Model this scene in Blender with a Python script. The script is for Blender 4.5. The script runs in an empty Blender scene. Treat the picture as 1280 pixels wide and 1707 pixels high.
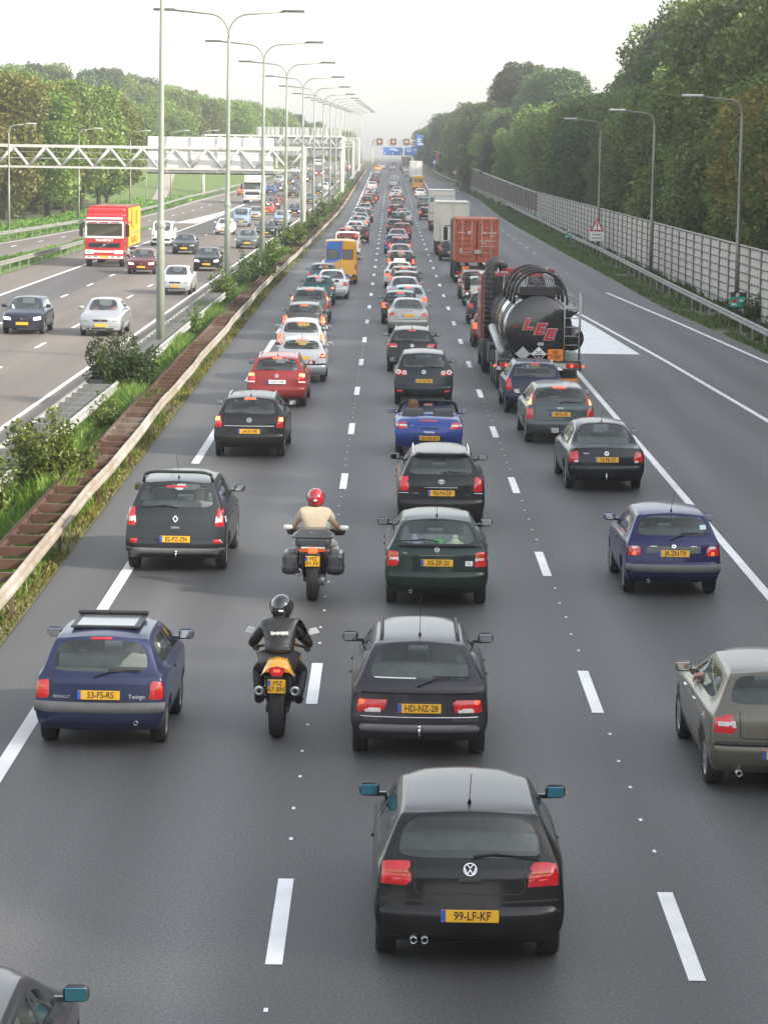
import bpy, bmesh, math, random
import numpy as np
from mathutils import Vector, Matrix
from mathutils.bvhtree import BVHTree
random.seed(7)
SC = bpy.context.scene
COL = SC.collection
PI = math.pi
R = math.radians

# ------------------------------------------------------------------ road profile
def gz(Y):
    a, b, c, d, s = 300., 360., 760., 900., .0098
    if Y < a: return 0.
    t = min(Y, b) - a
    z = s * t * t / (2 * (b - a))
    if Y > b: z += s * (min(Y, c) - b)
    if Y > c:
        t = min(Y, d) - c
        z += s * (t - t * t / (2 * (d - c)))
    return z
def gslope(Y): return math.atan((gz(Y + 2) - gz(Y - 2)) / 4)

# ------------------------------------------------------------------ object helpers
def tag(o, label=None, cat=None, group=None, kind=None):
    if label: o['label'] = label
    if cat: o['category'] = cat
    if group: o['group'] = group
    if kind: o['kind'] = kind
    return o
def empty(name, loc=(0, 0, 0), rz=0, label=None, cat=None, group=None):
    o = bpy.data.objects.new(name, None); COL.objects.link(o)
    o.location = loc; o.rotation_euler = (0, 0, rz)
    o.empty_display_size = .2
    return tag(o, label, cat, group)
def link(name, me, parent=None, mats=None):
    o = bpy.data.objects.new(name, me); COL.objects.link(o)
    if parent is not None: o.parent = parent
    if mats:
        for m in mats: me.materials.append(m)
    return o
def kids(o):
    return list(o.children)
def copy_tree(o, parent=None):
    c = o.copy(); COL.objects.link(c)
    if parent is not None: c.parent = parent
    for ch in kids(o): copy_tree(ch, c)
    return c

class MB:
    """collects shapes into ONE mesh"""
    def __init__(s): s.v = []; s.f = []; s.m = []; s.sm = []
    def add(s, vs, fs, mi=0, smooth=False):
        n = len(s.v); s.v += [tuple(v) for v in vs]
        for f in fs:
            s.f.append(tuple(i + n for i in f)); s.m.append(mi); s.sm.append(smooth)
        return s
    def box(s, c, d, mi=0, rz=0, ry=0, rx=0, taper=None):
        hx, hy, hz = d[0] / 2, d[1] / 2, d[2] / 2
        P = []
        for z in (-1, 1):
            tx = ty = 1
            if taper and z == 1: tx, ty = taper
            for x, y in ((-1, -1), (1, -1), (1, 1), (-1, 1)): P.append(Vector((x * hx * tx, y * hy * ty, z * hz)))
        M = Matrix.Rotation(rz, 3, 'Z') @ Matrix.Rotation(ry, 3, 'Y') @ Matrix.Rotation(rx, 3, 'X')
        P = [M @ p + Vector(c) for p in P]
        return s.add(P, [(3, 2, 1, 0), (4, 5, 6, 7), (0, 1, 5, 4), (1, 2, 6, 5), (2, 3, 7, 6), (3, 0, 4, 7)], mi)
    def bbox(s, c, d, b=.02, mi=0, smooth=False):
        """bevelled box"""
        bm = bmesh.new(); bmesh.ops.create_cube(bm, size=1)
        for v in bm.verts: v.co = Vector((v.co.x * d[0], v.co.y * d[1], v.co.z * d[2])) + Vector(c)
        bmesh.ops.bevel(bm, geom=bm.edges[:], offset=min(b, min(d) * .49), segments=2, affect='EDGES', profile=.5)
        bm.verts.index_update()
        s.add([v.co for v in bm.verts], [[v.index for v in f.verts] for f in bm.faces], mi, smooth); bm.free()
        return s
    def tube(s, pts, r, n=8, mi=0, cap=True, smooth=True):
        pts = [Vector(p) for p in pts]; rr = r if isinstance(r, (list, tuple)) else [r] * len(pts)
        V = []; F = []
        up = None
        for k, p in enumerate(pts):
            t = (pts[min(k + 1, len(pts) - 1)] - pts[max(k - 1, 0)])
            if t.length < 1e-9: t = Vector((0, 0, 1))
            t.normalize()
            if up is None:
                up = Vector((0, 0, 1)) if abs(t.z) < .9 else Vector((1, 0, 0))
            a = t.cross(up)
            if a.length < 1e-6: a = t.orthogonal()
            a.normalize(); b = a.cross(t).normalized(); up = b
            for q in range(n):
                w = 2 * PI * q / n
                V.append(p + (a * math.cos(w) + b * math.sin(w)) * rr[k])
        for k in range(len(pts) - 1):
            for q in range(n):
                F.append((k * n + q, k * n + (q + 1) % n, (k + 1) * n + (q + 1) % n, (k + 1) * n + q))
        if cap:
            F.append(tuple(range(n))[::-1]); F.append(tuple(range((len(pts) - 1) * n, len(pts) * n)))
        return s.add(V, F, mi, smooth)
    def lathe(s, prof, c=(0, 0, 0), axis='Z', n=24, mi=0, smooth=True, ang=2 * PI):
        """prof: (r, h)"""
        V = []; F = []
        full = abs(ang - 2 * PI) < 1e-6
        nn = n if full else n + 1
        for (r, h) in prof:
            for q in range(nn):
                w = ang * q / n; a, b = r * math.cos(w), r * math.sin(w)
                p = (a, b, h) if axis == 'Z' else ((h, a, b) if axis == 'X' else (a, h, b))
                V.append(Vector(p) + Vector(c))
        for k in range(len(prof) - 1):
            for q in range(n):
                q2 = (q + 1) % nn
                F.append((k * nn + q, k * nn + q2, (k + 1) * nn + q2, (k + 1) * nn + q))
        return s.add(V, F, mi, smooth)
    def prism(s, poly, axis, a, b, mi=0):
        """poly extruded along axis: 'Y' poly in (x,z); 'X' poly in (y,z); 'Z' poly in (x,y)"""
        n = len(poly)
        def P(p, t): return (p[0], t, p[1]) if axis == 'Y' else ((t, p[0], p[1]) if axis == 'X' else (p[0], p[1], t))
        V = [P(p, a) for p in poly] + [P(p, b) for p in poly]
        F = [tuple(range(n))[::-1], tuple(range(n, 2 * n))]
        for k in range(n): F.append((k, (k + 1) % n, n + (k + 1) % n, n + k))
        return s.add(V, F, mi)
    def grid(s, P, mi=0, smooth=True, flip=False):
        """P[i][j] points"""
        n, m = len(P), len(P[0]); V = [q for r in P for q in r]; F = []
        for i in range(n - 1):
            for j in range(m - 1):
                f = (i * m + j, i * m + j + 1, (i + 1) * m + j + 1, (i + 1) * m + j)
                F.append(f[::-1] if flip else f)
        return s.add(V, F, mi, smooth)
    def build(s, name, mats, parent=None, loc=None):
        me = bpy.data.meshes.new(name)
        me.from_pydata(s.v, [], s.f)
        mats = mats if isinstance(mats, (list, tuple)) else [mats]
        for m in mats: me.materials.append(m)
        if len(s.f):
            me.polygons.foreach_set('material_index', s.m)
            me.polygons.foreach_set('use_smooth', s.sm)
        bm = bmesh.new(); bm.from_mesh(me); bmesh.ops.recalc_face_normals(bm, faces=bm.faces); bm.to_mesh(me); bm.free()
        me.update()
        o = link(name, me, parent)
        if loc is not None: o.location = loc
        return o

# ------------------------------------------------------------------ materials
_M = {}
def mat(name):
    m = bpy.data.materials.new(name); m.use_nodes = True
    nt = m.node_tree
    return m, nt, nt.nodes['Principled BSDF']
def lk(nt, a, b): nt.links.new(a, b)
def noise(nt, scale, detail=4, vec=None, rough=.6):
    n = nt.nodes.new('ShaderNodeTexNoise'); n.inputs['Scale'].default_value = scale
    n.inputs['Detail'].default_value = detail; n.inputs['Roughness'].default_value = rough
    if vec is not None: lk(nt, vec, n.inputs['Vector'])
    return n
def ramp(nt, fac, stops):
    r = nt.nodes.new('ShaderNodeValToRGB'); e = r.color_ramp.elements
    while len(e) < len(stops): e.new(.5)
    for k, (p, c) in enumerate(stops):
        e[k].position = p; e[k].color = (*c, 1) if len(c) == 3 else c
    lk(nt, fac, r.inputs['Fac']); return r
def pos(nt, scale=(1, 1, 1), obj=False):
    if obj:
        t = nt.nodes.new('ShaderNodeTexCoord'); src = t.outputs['Object']
    else:
        t = nt.nodes.new('ShaderNodeNewGeometry'); src = t.outputs['Position']
    mp = nt.nodes.new('ShaderNodeMapping'); mp.inputs['Scale'].default_value = scale
    lk(nt, src, mp.inputs['Vector']); return mp.outputs['Vector']
def mixc(nt, fac, a, b, mode='MIX'):
    m = nt.nodes.new('ShaderNodeMix'); m.data_type = 'RGBA'; m.blend_type = mode
    for sock, val in ((m.inputs[0], fac), (m.inputs[6], a), (m.inputs[7], b)):
        if isinstance(val, (int, float)): sock.default_value = val
        elif isinstance(val, (tuple, list)): sock.default_value = (*val, 1)
        else: lk(nt, val, sock)
    return m.outputs[2]
def bump(nt, b, h, strength=.3, dist=.02):
    n = nt.nodes.new('ShaderNodeBump'); n.inputs['Strength'].default_value = strength; n.inputs['Distance'].default_value = dist
    lk(nt, h, n.inputs['Height']); lk(nt, n.outputs['Normal'], b.inputs['Normal'])
def plain(name, col, rough=.5, metal=0, var=.15, scale=6, coat=0, spec=.5, emit=None, es=0):
    """procedural surface: base colour with soft noise wear"""
    if name in _M: return _M[name]
    m, nt, b = mat(name)
    n = noise(nt, scale, 5, pos(nt, obj=True))
    d = tuple(c * (1 - var) for c in col); u = tuple(min(1, c * (1 + var)) for c in col)
    r = ramp(nt, n.outputs['Fac'], [(.3, d), (.7, u)])
    lk(nt, r.outputs['Color'], b.inputs['Base Color'])
    b.inputs['Roughness'].default_value = rough; b.inputs['Metallic'].default_value = metal
    b.inputs['Coat Weight'].default_value = coat; b.inputs['Coat Roughness'].default_value = .04
    b.inputs['Specular IOR Level'].default_value = spec
    if emit:
        b.inputs['Emission Color'].default_value = (*emit, 1); b.inputs['Emission Strength'].default_value = es
    _M[name] = m; return m
def paint(name, col, metal=.25):
    """car paint: coloured base under clear coat, light road dust low on the body"""
    if name in _M: return _M[name]
    m, nt, b = mat(name)
    v = pos(nt, obj=True)
    n = noise(nt, 3.5, 6, v); fl = noise(nt, 900, 0, v)
    g = ramp(nt, n.outputs['Fac'], [(.35, col), (.75, tuple(c * .92 + .008 for c in col))])
    sep = nt.nodes.new('ShaderNodeSeparateXYZ'); lk(nt, v, sep.inputs[0])
    mr = nt.nodes.new('ShaderNodeMapRange'); lk(nt, sep.outputs[2], mr.inputs[0])
    mr.inputs[1].default_value = .75; mr.inputs[2].default_value = .2; mr.inputs[3].default_value = 0; mr.inputs[4].default_value = .16
    mu = nt.nodes.new('ShaderNodeMath'); mu.operation = 'MULTIPLY'; lk(nt, mr.outputs[0], mu.inputs[0]); lk(nt, n.outputs['Fac'], mu.inputs[1])
    c2 = mixc(nt, mu.outputs[0], g.outputs['Color'], (.10, .09, .08))
    lk(nt, c2, b.inputs['Base Color'])
    b.inputs['Metallic'].default_value = metal; b.inputs['Roughness'].default_value = .38; b.inputs['Specular IOR Level'].default_value = .25
    b.inputs['Coat Weight'].default_value = .5; b.inputs['Coat Roughness'].default_value = .06
    rr = ramp(nt, n.outputs['Fac'], [(.3, (.05,) * 3), (.8, (.16,) * 3)]); lk(nt, rr.outputs['Color'], b.inputs['Coat Roughness'])
    _M[name] = m; return m
def glass_mat(name, tint, k=.055, mx=.95):
    m = bpy.data.materials.new(name); m.use_nodes = True; nt = m.node_tree; nt.nodes.clear()
    out = nt.nodes.new('ShaderNodeOutputMaterial')
    tr = nt.nodes.new('ShaderNodeBsdfTransparent'); tr.inputs[0].default_value = (*tint, 1)
    gl = nt.nodes.new('ShaderNodeBsdfGlossy'); gl.inputs['Roughness'].default_value = .03; gl.inputs[0].default_value = (.9, .95, .95, 1)
    df = nt.nodes.new('ShaderNodeBsdfDiffuse'); df.inputs[0].default_value = (.22, .25, .25, 1)
    n = noise(nt, 3, 4, pos(nt, obj=True))
    lw = nt.nodes.new('ShaderNodeLayerWeight'); lw.inputs['Blend'].default_value = .5
    pw = nt.nodes.new('ShaderNodeMath'); pw.operation = 'POWER'; lk(nt, lw.outputs['Facing'], pw.inputs[0]); pw.inputs[1].default_value = 3.2
    mr = nt.nodes.new('ShaderNodeMapRange'); lk(nt, pw.outputs[0], mr.inputs[0]); mr.inputs[3].default_value = k; mr.inputs[4].default_value = mx
    dust = nt.nodes.new('ShaderNodeMath'); dust.operation = 'MULTIPLY'; lk(nt, n.outputs['Fac'], dust.inputs[0]); dust.inputs[1].default_value = .10
    m0 = nt.nodes.new('ShaderNodeMixShader'); lk(nt, dust.outputs[0], m0.inputs[0]); lk(nt, tr.outputs[0], m0.inputs[1]); lk(nt, df.outputs[0], m0.inputs[2])
    mx_ = nt.nodes.new('ShaderNodeMixShader'); lk(nt, mr.outputs[0], mx_.inputs[0]); lk(nt, m0.outputs[0], mx_.inputs[1]); lk(nt, gl.outputs[0], mx_.inputs[2])
    lk(nt, mx_.outputs[0], out.inputs[0])
    return m
GLASS = glass_mat('window_glass', (.80, .86, .84))
RUBBER = plain('tyre_rubber', (.018, .018, .019), .85, var=.3, scale=30)
TRIM = plain('black_trim', (.02, .02, .022), .5, var=.2)
GREYTRIM = plain('grey_plastic_trim', (.13, .13, .13), .6, var=.15)
INTER = plain('dark_interior', (.085, .085, .085), .8)
INTERL = plain('grey_seat_cloth', (.26, .265, .26), .9)
CHROME = plain('chrome', (.75, .75, .76), .15, 1, var=.05)
ALLOY = plain('alloy_rim', (.45, .46, .48), .35, .8, var=.15)
TRED = plain('tail_lamp_red', (.40, .010, .014), .2, var=.25, scale=14, coat=1, emit=(.6, .015, .02), es=.10)
TDARK = plain('tail_lamp_dark_red', (.22, .010, .010), .2, var=.2, scale=14, coat=1)
TAMB = plain('lamp_amber', (.52, .085, .015), .2, var=.2, scale=14, coat=1)
TWHITE = plain('lamp_clear', (.75, .70, .68), .2, var=.15, scale=14, coat=1)
LIT = plain('brake_lamp_lit', (.9, .12, .03), .3, var=.1, emit=(1, .07, .025), es=.9)
LITHOT = plain('brake_lamp_bulb', (.9, .5, .2), .3, var=.1, emit=(1, .22, .05), es=1.7)
HEAD = plain('head_lamp_clear', (.38, .40, .42), .12, .4, var=.2, scale=12, coat=1)
HEADLIT = plain('head_lamp_lit', (.95, .95, .9), .2, var=.05, emit=(1, .96, .85), es=3.)
PLATE = plain('plate_yellow', (.80, .42, .02), .45, var=.06)
PLATEW = plain('plate_white', (.75, .76, .78), .45, var=.06)
EUBLUE = plain('plate_blue', (.03, .10, .45), .45)
INK = plain('plate_lettering', (.012, .012, .012), .6)
WHITEP = plain('white_lettering', (.8, .8, .78), .5, var=.05)
MIRG = plain('mirror_glass', (.80, .83, .84), .03, 1, var=.03)
MIRBLUE = plain('blue_mirror_glass', (.12, .42, .55), .05, .9, var=.05)
SKIN = plain('skin', (.52, .28, .19), .6, var=.1, scale=20)

def text(s, size, m, parent, loc, rot, name='lettering', ex=.002, align='CENTER', sx=1, shear=0, offset=0):
    cu = bpy.data.curves.new(name, 'FONT'); cu.body = s; cu.size = size; cu.extrude = ex; cu.resolution_u = 3
    cu.align_x = align; cu.align_y = 'CENTER'; cu.shear = shear; cu.offset = offset
    to = bpy.data.objects.new(name + '_src', cu)
    me = bpy.data.meshes.new_from_object(to)
    bpy.data.objects.remove(to); bpy.data.curves.remove(cu)
    me.name = name
    me.materials.clear(); me.materials.append(m)
    o = link(name, me, parent); o.location = loc; o.rotation_euler = rot; o.scale = (sx, 1, 1)
    return o
# ================================================================== cars
# a car is built nose along +Y, rear bumper at y=0, ground at z=0
U = [-1, -.93, -.5, 0, .5, .93, 1]
def car_levels(S, kind, zt, wscale=1.):
    W = S['W'] / 2
    zb = S.get('zb', .25); zs = S['zs']; zg = S['zg']
    if kind == 'R':
        z = [zb, zb + .17, S.get('zm', .56), zs, zg, zt - .10, zt - .025]
        w = [W * .91, W * .975, W, W * .985, S['wg'], S['wr'] + .05, S['wr']]
    else:
        z = [zb, zb + .17, min(S.get('zm', .56), zt - .16), zt - .11, zt - .06, zt - .03, zt - .012]
        w = [W * .91, W * .975, W, W * .975, W * .93, W * .88, W * .82]
    return z, [q * wscale for q in w]
def car_shell(S):
    st = S['st']; nj = len(st); nk = 7; ni = 7
    Zl = []; Wl = []; Yl = []; Cr = []
    for s in st:
        z, w = car_levels(S, s['k'], s['z'], s.get('ws', 1))
        for key, arr in (('zo', z), ('wo', w)):
            for kk, vv in s.get(key, {}).items(): arr[kk] = vv
        y = [s['y']] * 7
        if 'yk' in s: y = list(s['yk'])
        Zl.append(z); Wl.append(w); Yl.append(y); Cr.append(s.get('cr', .045 if s['k'] == 'R' else .03))
    idx = {}; V = []
    cr_r = S.get('cr_r', .10); cr_f = S.get('cr_f', .16)
    def vid(i, j, k):
        q = (i, j, k)
        if q in idx: return idx[q]
        u = U[i]; x = u * Wl[j][k]; z = Zl[j][k]; y = Yl[j][k]
        if k == 6: z += Cr[j] * (1 - u * u)
        elif k == 5: z += Cr[j] * (1 - u * u) * .8
        elif k == 4: z += Cr[j] * (1 - u * u) * (.3 if st[j]['k'] == 'R' else .6)
        if j == 0: y += cr_r * abs(u) ** 2.5
        elif j == 1: y += cr_r * .5 * abs(u) ** 2.5 * (1 if k > 3 else .4)
        if j == nj - 1: y -= cr_f * u * u
        elif j == nj - 2: y -= cr_f * .4 * u * u
        # roof ends bow in plan
        if k == 6 and 'bow' in st[j]: y += st[j]['bow'] * (1 - u * u)
        idx[q] = len(V); V.append((x, y, z)); return idx[q]
    F = []; M = []
    GR, GS, GF = 1, 2, 3
    sg = S['side_glass']; rg = S['rear_glass']; ws = S['wind']
    for j in range(nj - 1):
        for k in range(nk - 1):
            m = 0
            if k == 4 and sg[0] <= j < sg[1]: m = GS
            if k == 0 and S.get('sill', True): m = 4
            F.append((vid(0, j + 1, k), vid(0, j, k), vid(0, j, k + 1), vid(0, j + 1, k + 1))); M.append(m)
            F.append((vid(6, j, k), vid(6, j + 1, k), vid(6, j + 1, k + 1), vid(6, j, k + 1))); M.append(m)
        for i in range(ni - 1):
            m = 0
            if j == ws and 1 <= i <= 4: m = GF
            if rg == ('T', j) and 1 <= i <= 4: m = GR
            F.append((vid(i, j, 6), vid(i + 1, j, 6), vid(i + 1, j + 1, 6), vid(i, j + 1, 6))); M.append(m)
            F.append((vid(i, j + 1, 0), vid(i + 1, j + 1, 0), vid(i + 1, j, 0), vid(i, j, 0))); M.append(4)
    for i in range(ni - 1):
        for k in range(nk - 1):
            m = 0
            if rg == 'R' and k == 4 and 1 <= i <= 4: m = GR
            if k == 0 and S.get('sill', True): m = 4
            F.append((vid(i, 0, k), vid(i + 1, 0, k), vid(i + 1, 0, k + 1), vid(i, 0, k + 1))); M.append(m)
            F.append((vid(i + 1, nj - 1, k), vid(i, nj - 1, k), vid(i, nj - 1, k + 1), vid(i + 1, nj - 1, k + 1))); M.append(4 if k == 0 else 0)
    me = bpy.data.meshes.new('shell'); me.from_pydata(V, [], F)
    me.polygons.foreach_set('material_index', M)
    for n in range(6): me.materials.append(TRIM)
    bm = bmesh.new(); bm.from_mesh(me)
    cl = bm.edges.layers.float.new('crease_edge')
    inv = {v: k for k, v in idx.items()}
    bm.verts.ensure_lookup_table()
    for e in bm.edges:
        ms = {f.material_index for f in e.link_faces}
        a, b = inv[e.verts[0].index], inv[e.verts[1].index]
        c = 0
        if len(ms) > 1 and ms & {1, 2, 3}: c = .92 if 1 in ms else .6
        if a[2] == b[2] == 6 and a[0] == b[0] and a[0] in (0, 6): c = max(c, .18)
        if a[1] == b[1] == 0 and a[2] == b[2] == 6: c = max(c, .6)
        if a[1] == b[1] == 0 and a[0] == b[0] and a[0] in (0, 6): c = max(c, S.get('rear_edge', .45))
        if a[2] == b[2] == 3: c = max(c, S.get('shoulder', .5))
        if a[2] == b[2] == 0: c = .5
        e[cl] = c
    bmesh.ops.recalc_face_normals(bm, faces=bm.faces)
    bm.to_mesh(me); bm.free()
    o = bpy.data.objects.new('shell', me); COL.objects.link(o)
    md = o.modifiers.new('s', 'SUBSURF'); md.levels = 2; md.render_levels = 2
    # wheel arches
    cm = MB()
    for ya in S['axles']:
        cm.lathe([(0, -2), (S['rw'] + .055, -2), (S['rw'] + .055, 2), (0, 2)], (0, ya, S['rw'] + .0), 'X', 20)
    cut = cm.build('cut', TRIM)
    cut.data.materials.clear()
    b = o.modifiers.new('b', 'BOOLEAN'); b.operation = 'DIFFERENCE'; b.object = cut; b.solver = 'EXACT'
    dg = bpy.context.evaluated_depsgraph_get(); dg.update()
    ev = o.evaluated_get(dg)
    out = bpy.data.meshes.new_from_object(ev, preserve_all_data_layers=True, depsgraph=dg)
    bpy.data.objects.remove(o); bpy.data.objects.remove(cut)
    # black window surrounds
    bm = bmesh.new(); bm.from_mesh(out)
    bm.normal_update()
    for mi, th in ((1, S.get('frit', .028)), (2, .025), (3, .03)):
        fs = [f for f in bm.faces if f.material_index == mi]
        if not fs: continue
        r = bmesh.ops.inset_region(bm, faces=fs, thickness=th, depth=-.004, use_even_offset=True, use_boundary=True)
        for f in r['faces']: f.material_index = 4 if (mi != 1 or S.get('frit_black', True)) else 0
    for f in bm.faces: f.smooth = True
    bm.to_mesh(out); bm.free()
    return out
def split_mesh(me, want):
    bm = bmesh.new(); bm.from_mesh(me)
    kill = [f for f in bm.faces if not want(f)]
    bmesh.ops.delete(bm, geom=kill, context='FACES')
    r = bpy.data.meshes.new('part'); bm.to_mesh(r); bm.free()
    return r

class Conf:
    """drops flat outlines on the car's surface along an axis"""
    def __init__(s, me):
        s.bvh = BVHTree.FromPolygons([v.co.copy() for v in me.vertices], [tuple(p.vertices) for p in me.polygons])
    def hit(s, d, a, b):
        o, dr = {'rear': (Vector((a, -4, b)), Vector((0, 1, 0))), 'front': (Vector((a, 14, b)), Vector((0, -1, 0))),
                 'top': (Vector((a, b, 6)), Vector((0, 0, -1))), 'left': (Vector((-4, a, b)), Vector((1, 0, 0))),
                 'right': (Vector((4, a, b)), Vector((-1, 0, 0)))}[d]
        h = s.bvh.ray_cast(o, dr)
        if h[0] is None: return None, -dr
        n = h[1]
        if n.dot(dr) > 0: n = -n
        return h[0], n
    def patch(s, mb, d, q, off=.012, n=5, m=5, mi=0, edge=-.004):
        """q: bl, br, tr, tl in the two axes of the view; bilinear, pillow edge"""
        P = []; last = None
        for i in range(m + 1):
            row = []
            for j in range(n + 1):
                u, v = j / n, i / m
                a = (q[0][0] * (1 - u) + q[1][0] * u) * (1 - v) + (q[3][0] * (1 - u) + q[2][0] * u) * v
                b = (q[0][1] * (1 - u) + q[1][1] * u) * (1 - v) + (q[3][1] * (1 - u) + q[2][1] * u) * v
                p, nn = s.hit(d, a, b); tr = 0
                while p is None and tr < 30:
                    a *= .985; tr += 1; p, nn = s.hit(d, a, b)
                if p is None: p, nn = (last if last else (Vector((a, 0, b)), Vector((0, -1, 0))))
                if tr: nn = Vector((nn.x, nn.y, nn.z)).normalized()
                last = (p, nn)
                e = edge if (i in (0, m) or j in (0, n)) else off
                row.append(p + nn * e)
            P.append(row)
        mb.grid(P, mi, True)
    def ribbon(s, mb, d, pts, w=.012, off=.003, mi=0, seg=6):
        pp = []
        for k in range(len(pts) - 1):
            for t in range(seg): pp.append([pts[k][c] + (pts[k + 1][c] - pts[k][c]) * t / seg for c in (0, 1)])
        pp.append(pts[-1])
        P = []
        for k, q in enumerate(pp):
            a = pp[max(0, k - 1)]; b = pp[min(len(pp) - 1, k + 1)]
            t = Vector((b[0] - a[0], b[1] - a[1])).normalized(); nrm = Vector((-t.y, t.x)) * (w / 2)
            r = []
            for sg in (-1, 1):
                h, nn = s.hit(d, q[0] + nrm.x * sg, q[1] + nrm.y * sg)
                if h is None: return
                r.append(h + nn * off)
            P.append(r)
        mb.grid(P, mi, True)

def wheel(parent, x, y, r, w, steel=False, spokes=5):
    sg = 1 if x > 0 else -1
    t = MB()
    t.lathe([(r * .66, w * .46), (r * .72, w * .5), (r * .93, w * .5), (r, w * .36), (r * 1.005, 0), (r, -w * .36), (r * .93, -w * .5), (r * .5, -w * .5), (r * .5, -w * .3)], (0, 0, 0), 'X', 26)
    o = t.build('wheel', RUBBER, parent, (x, y, r))
    m = MB()
    m.lathe([(r * .69, .46 * w), (r * .66, .40 * w), (r * .60, .25 * w), (r * .58, -.1 * w)], (0, 0, 0), 'X', 24)
    if steel: m.lathe([(r * .62, .30 * w), (r * .5, .42 * w), (r * .25, .40 * w), (0, .46 * w)], (0, 0, 0), 'X', 20)
    else:
        for k in range(spokes):
            a = 2 * PI * k / spokes
            m.box((.34 * w, math.cos(a) * r * .36, math.sin(a) * r * .36), (.05, r * .13, r * .62), 0, 0, 0, -a + 0)
        m.lathe([(r * .16, .3 * w), (r * .14, .44 * w), (0, .46 * w)], (0, 0, 0), 'X', 14)
        m.lathe([(r * .62, -.05 * w), (0, -.05 * w)], (0, 0, 0), 'X', 16, 1)
    ro = m.build('rim', [ALLOY, TRIM], o)
    if sg < 0: o.rotation_euler = (0, 0, PI)
    return o

def rot_of(n, up=Vector((0, 0, 1))):
    """rotation taking local +Z to n, local +Y near up"""
    z = n.normalized(); x = up.cross(z).normalized(); y = z.cross(x)
    return Matrix((x, y, z)).transposed().to_euler()
def number_plate(car, cf, d, z, txt=None, x=0, w=.52, h=.112, white=False, tilt=None):
    p, n = cf.hit(d, x, z)
    n = Vector((0, n.y, max(-.2, min(.25, n.z)))).normalized()
    rot = rot_of(n)
    m = MB(); m.bbox((0, 0, 0), (w, h, .014), .004)
    o = m.build('number_plate', PLATEW if white else PLATE, car); o.location = p + n * (.022 if z > .63 else .052); o.rotation_euler = rot
    e = MB(); e.box((-w / 2 + .022, 0, .0), (.042, h * .96, .0175)); e.build('country_strip', EUBLUE, o)
    if txt:
        text(txt, h * .98, INK, o, (.022, -.002, .0085), (0, 0, 0), ex=.0012, sx=min(1.15, .8 * w / (len(txt) * h * .98 * .58)), offset=.0012)
    return o

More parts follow.
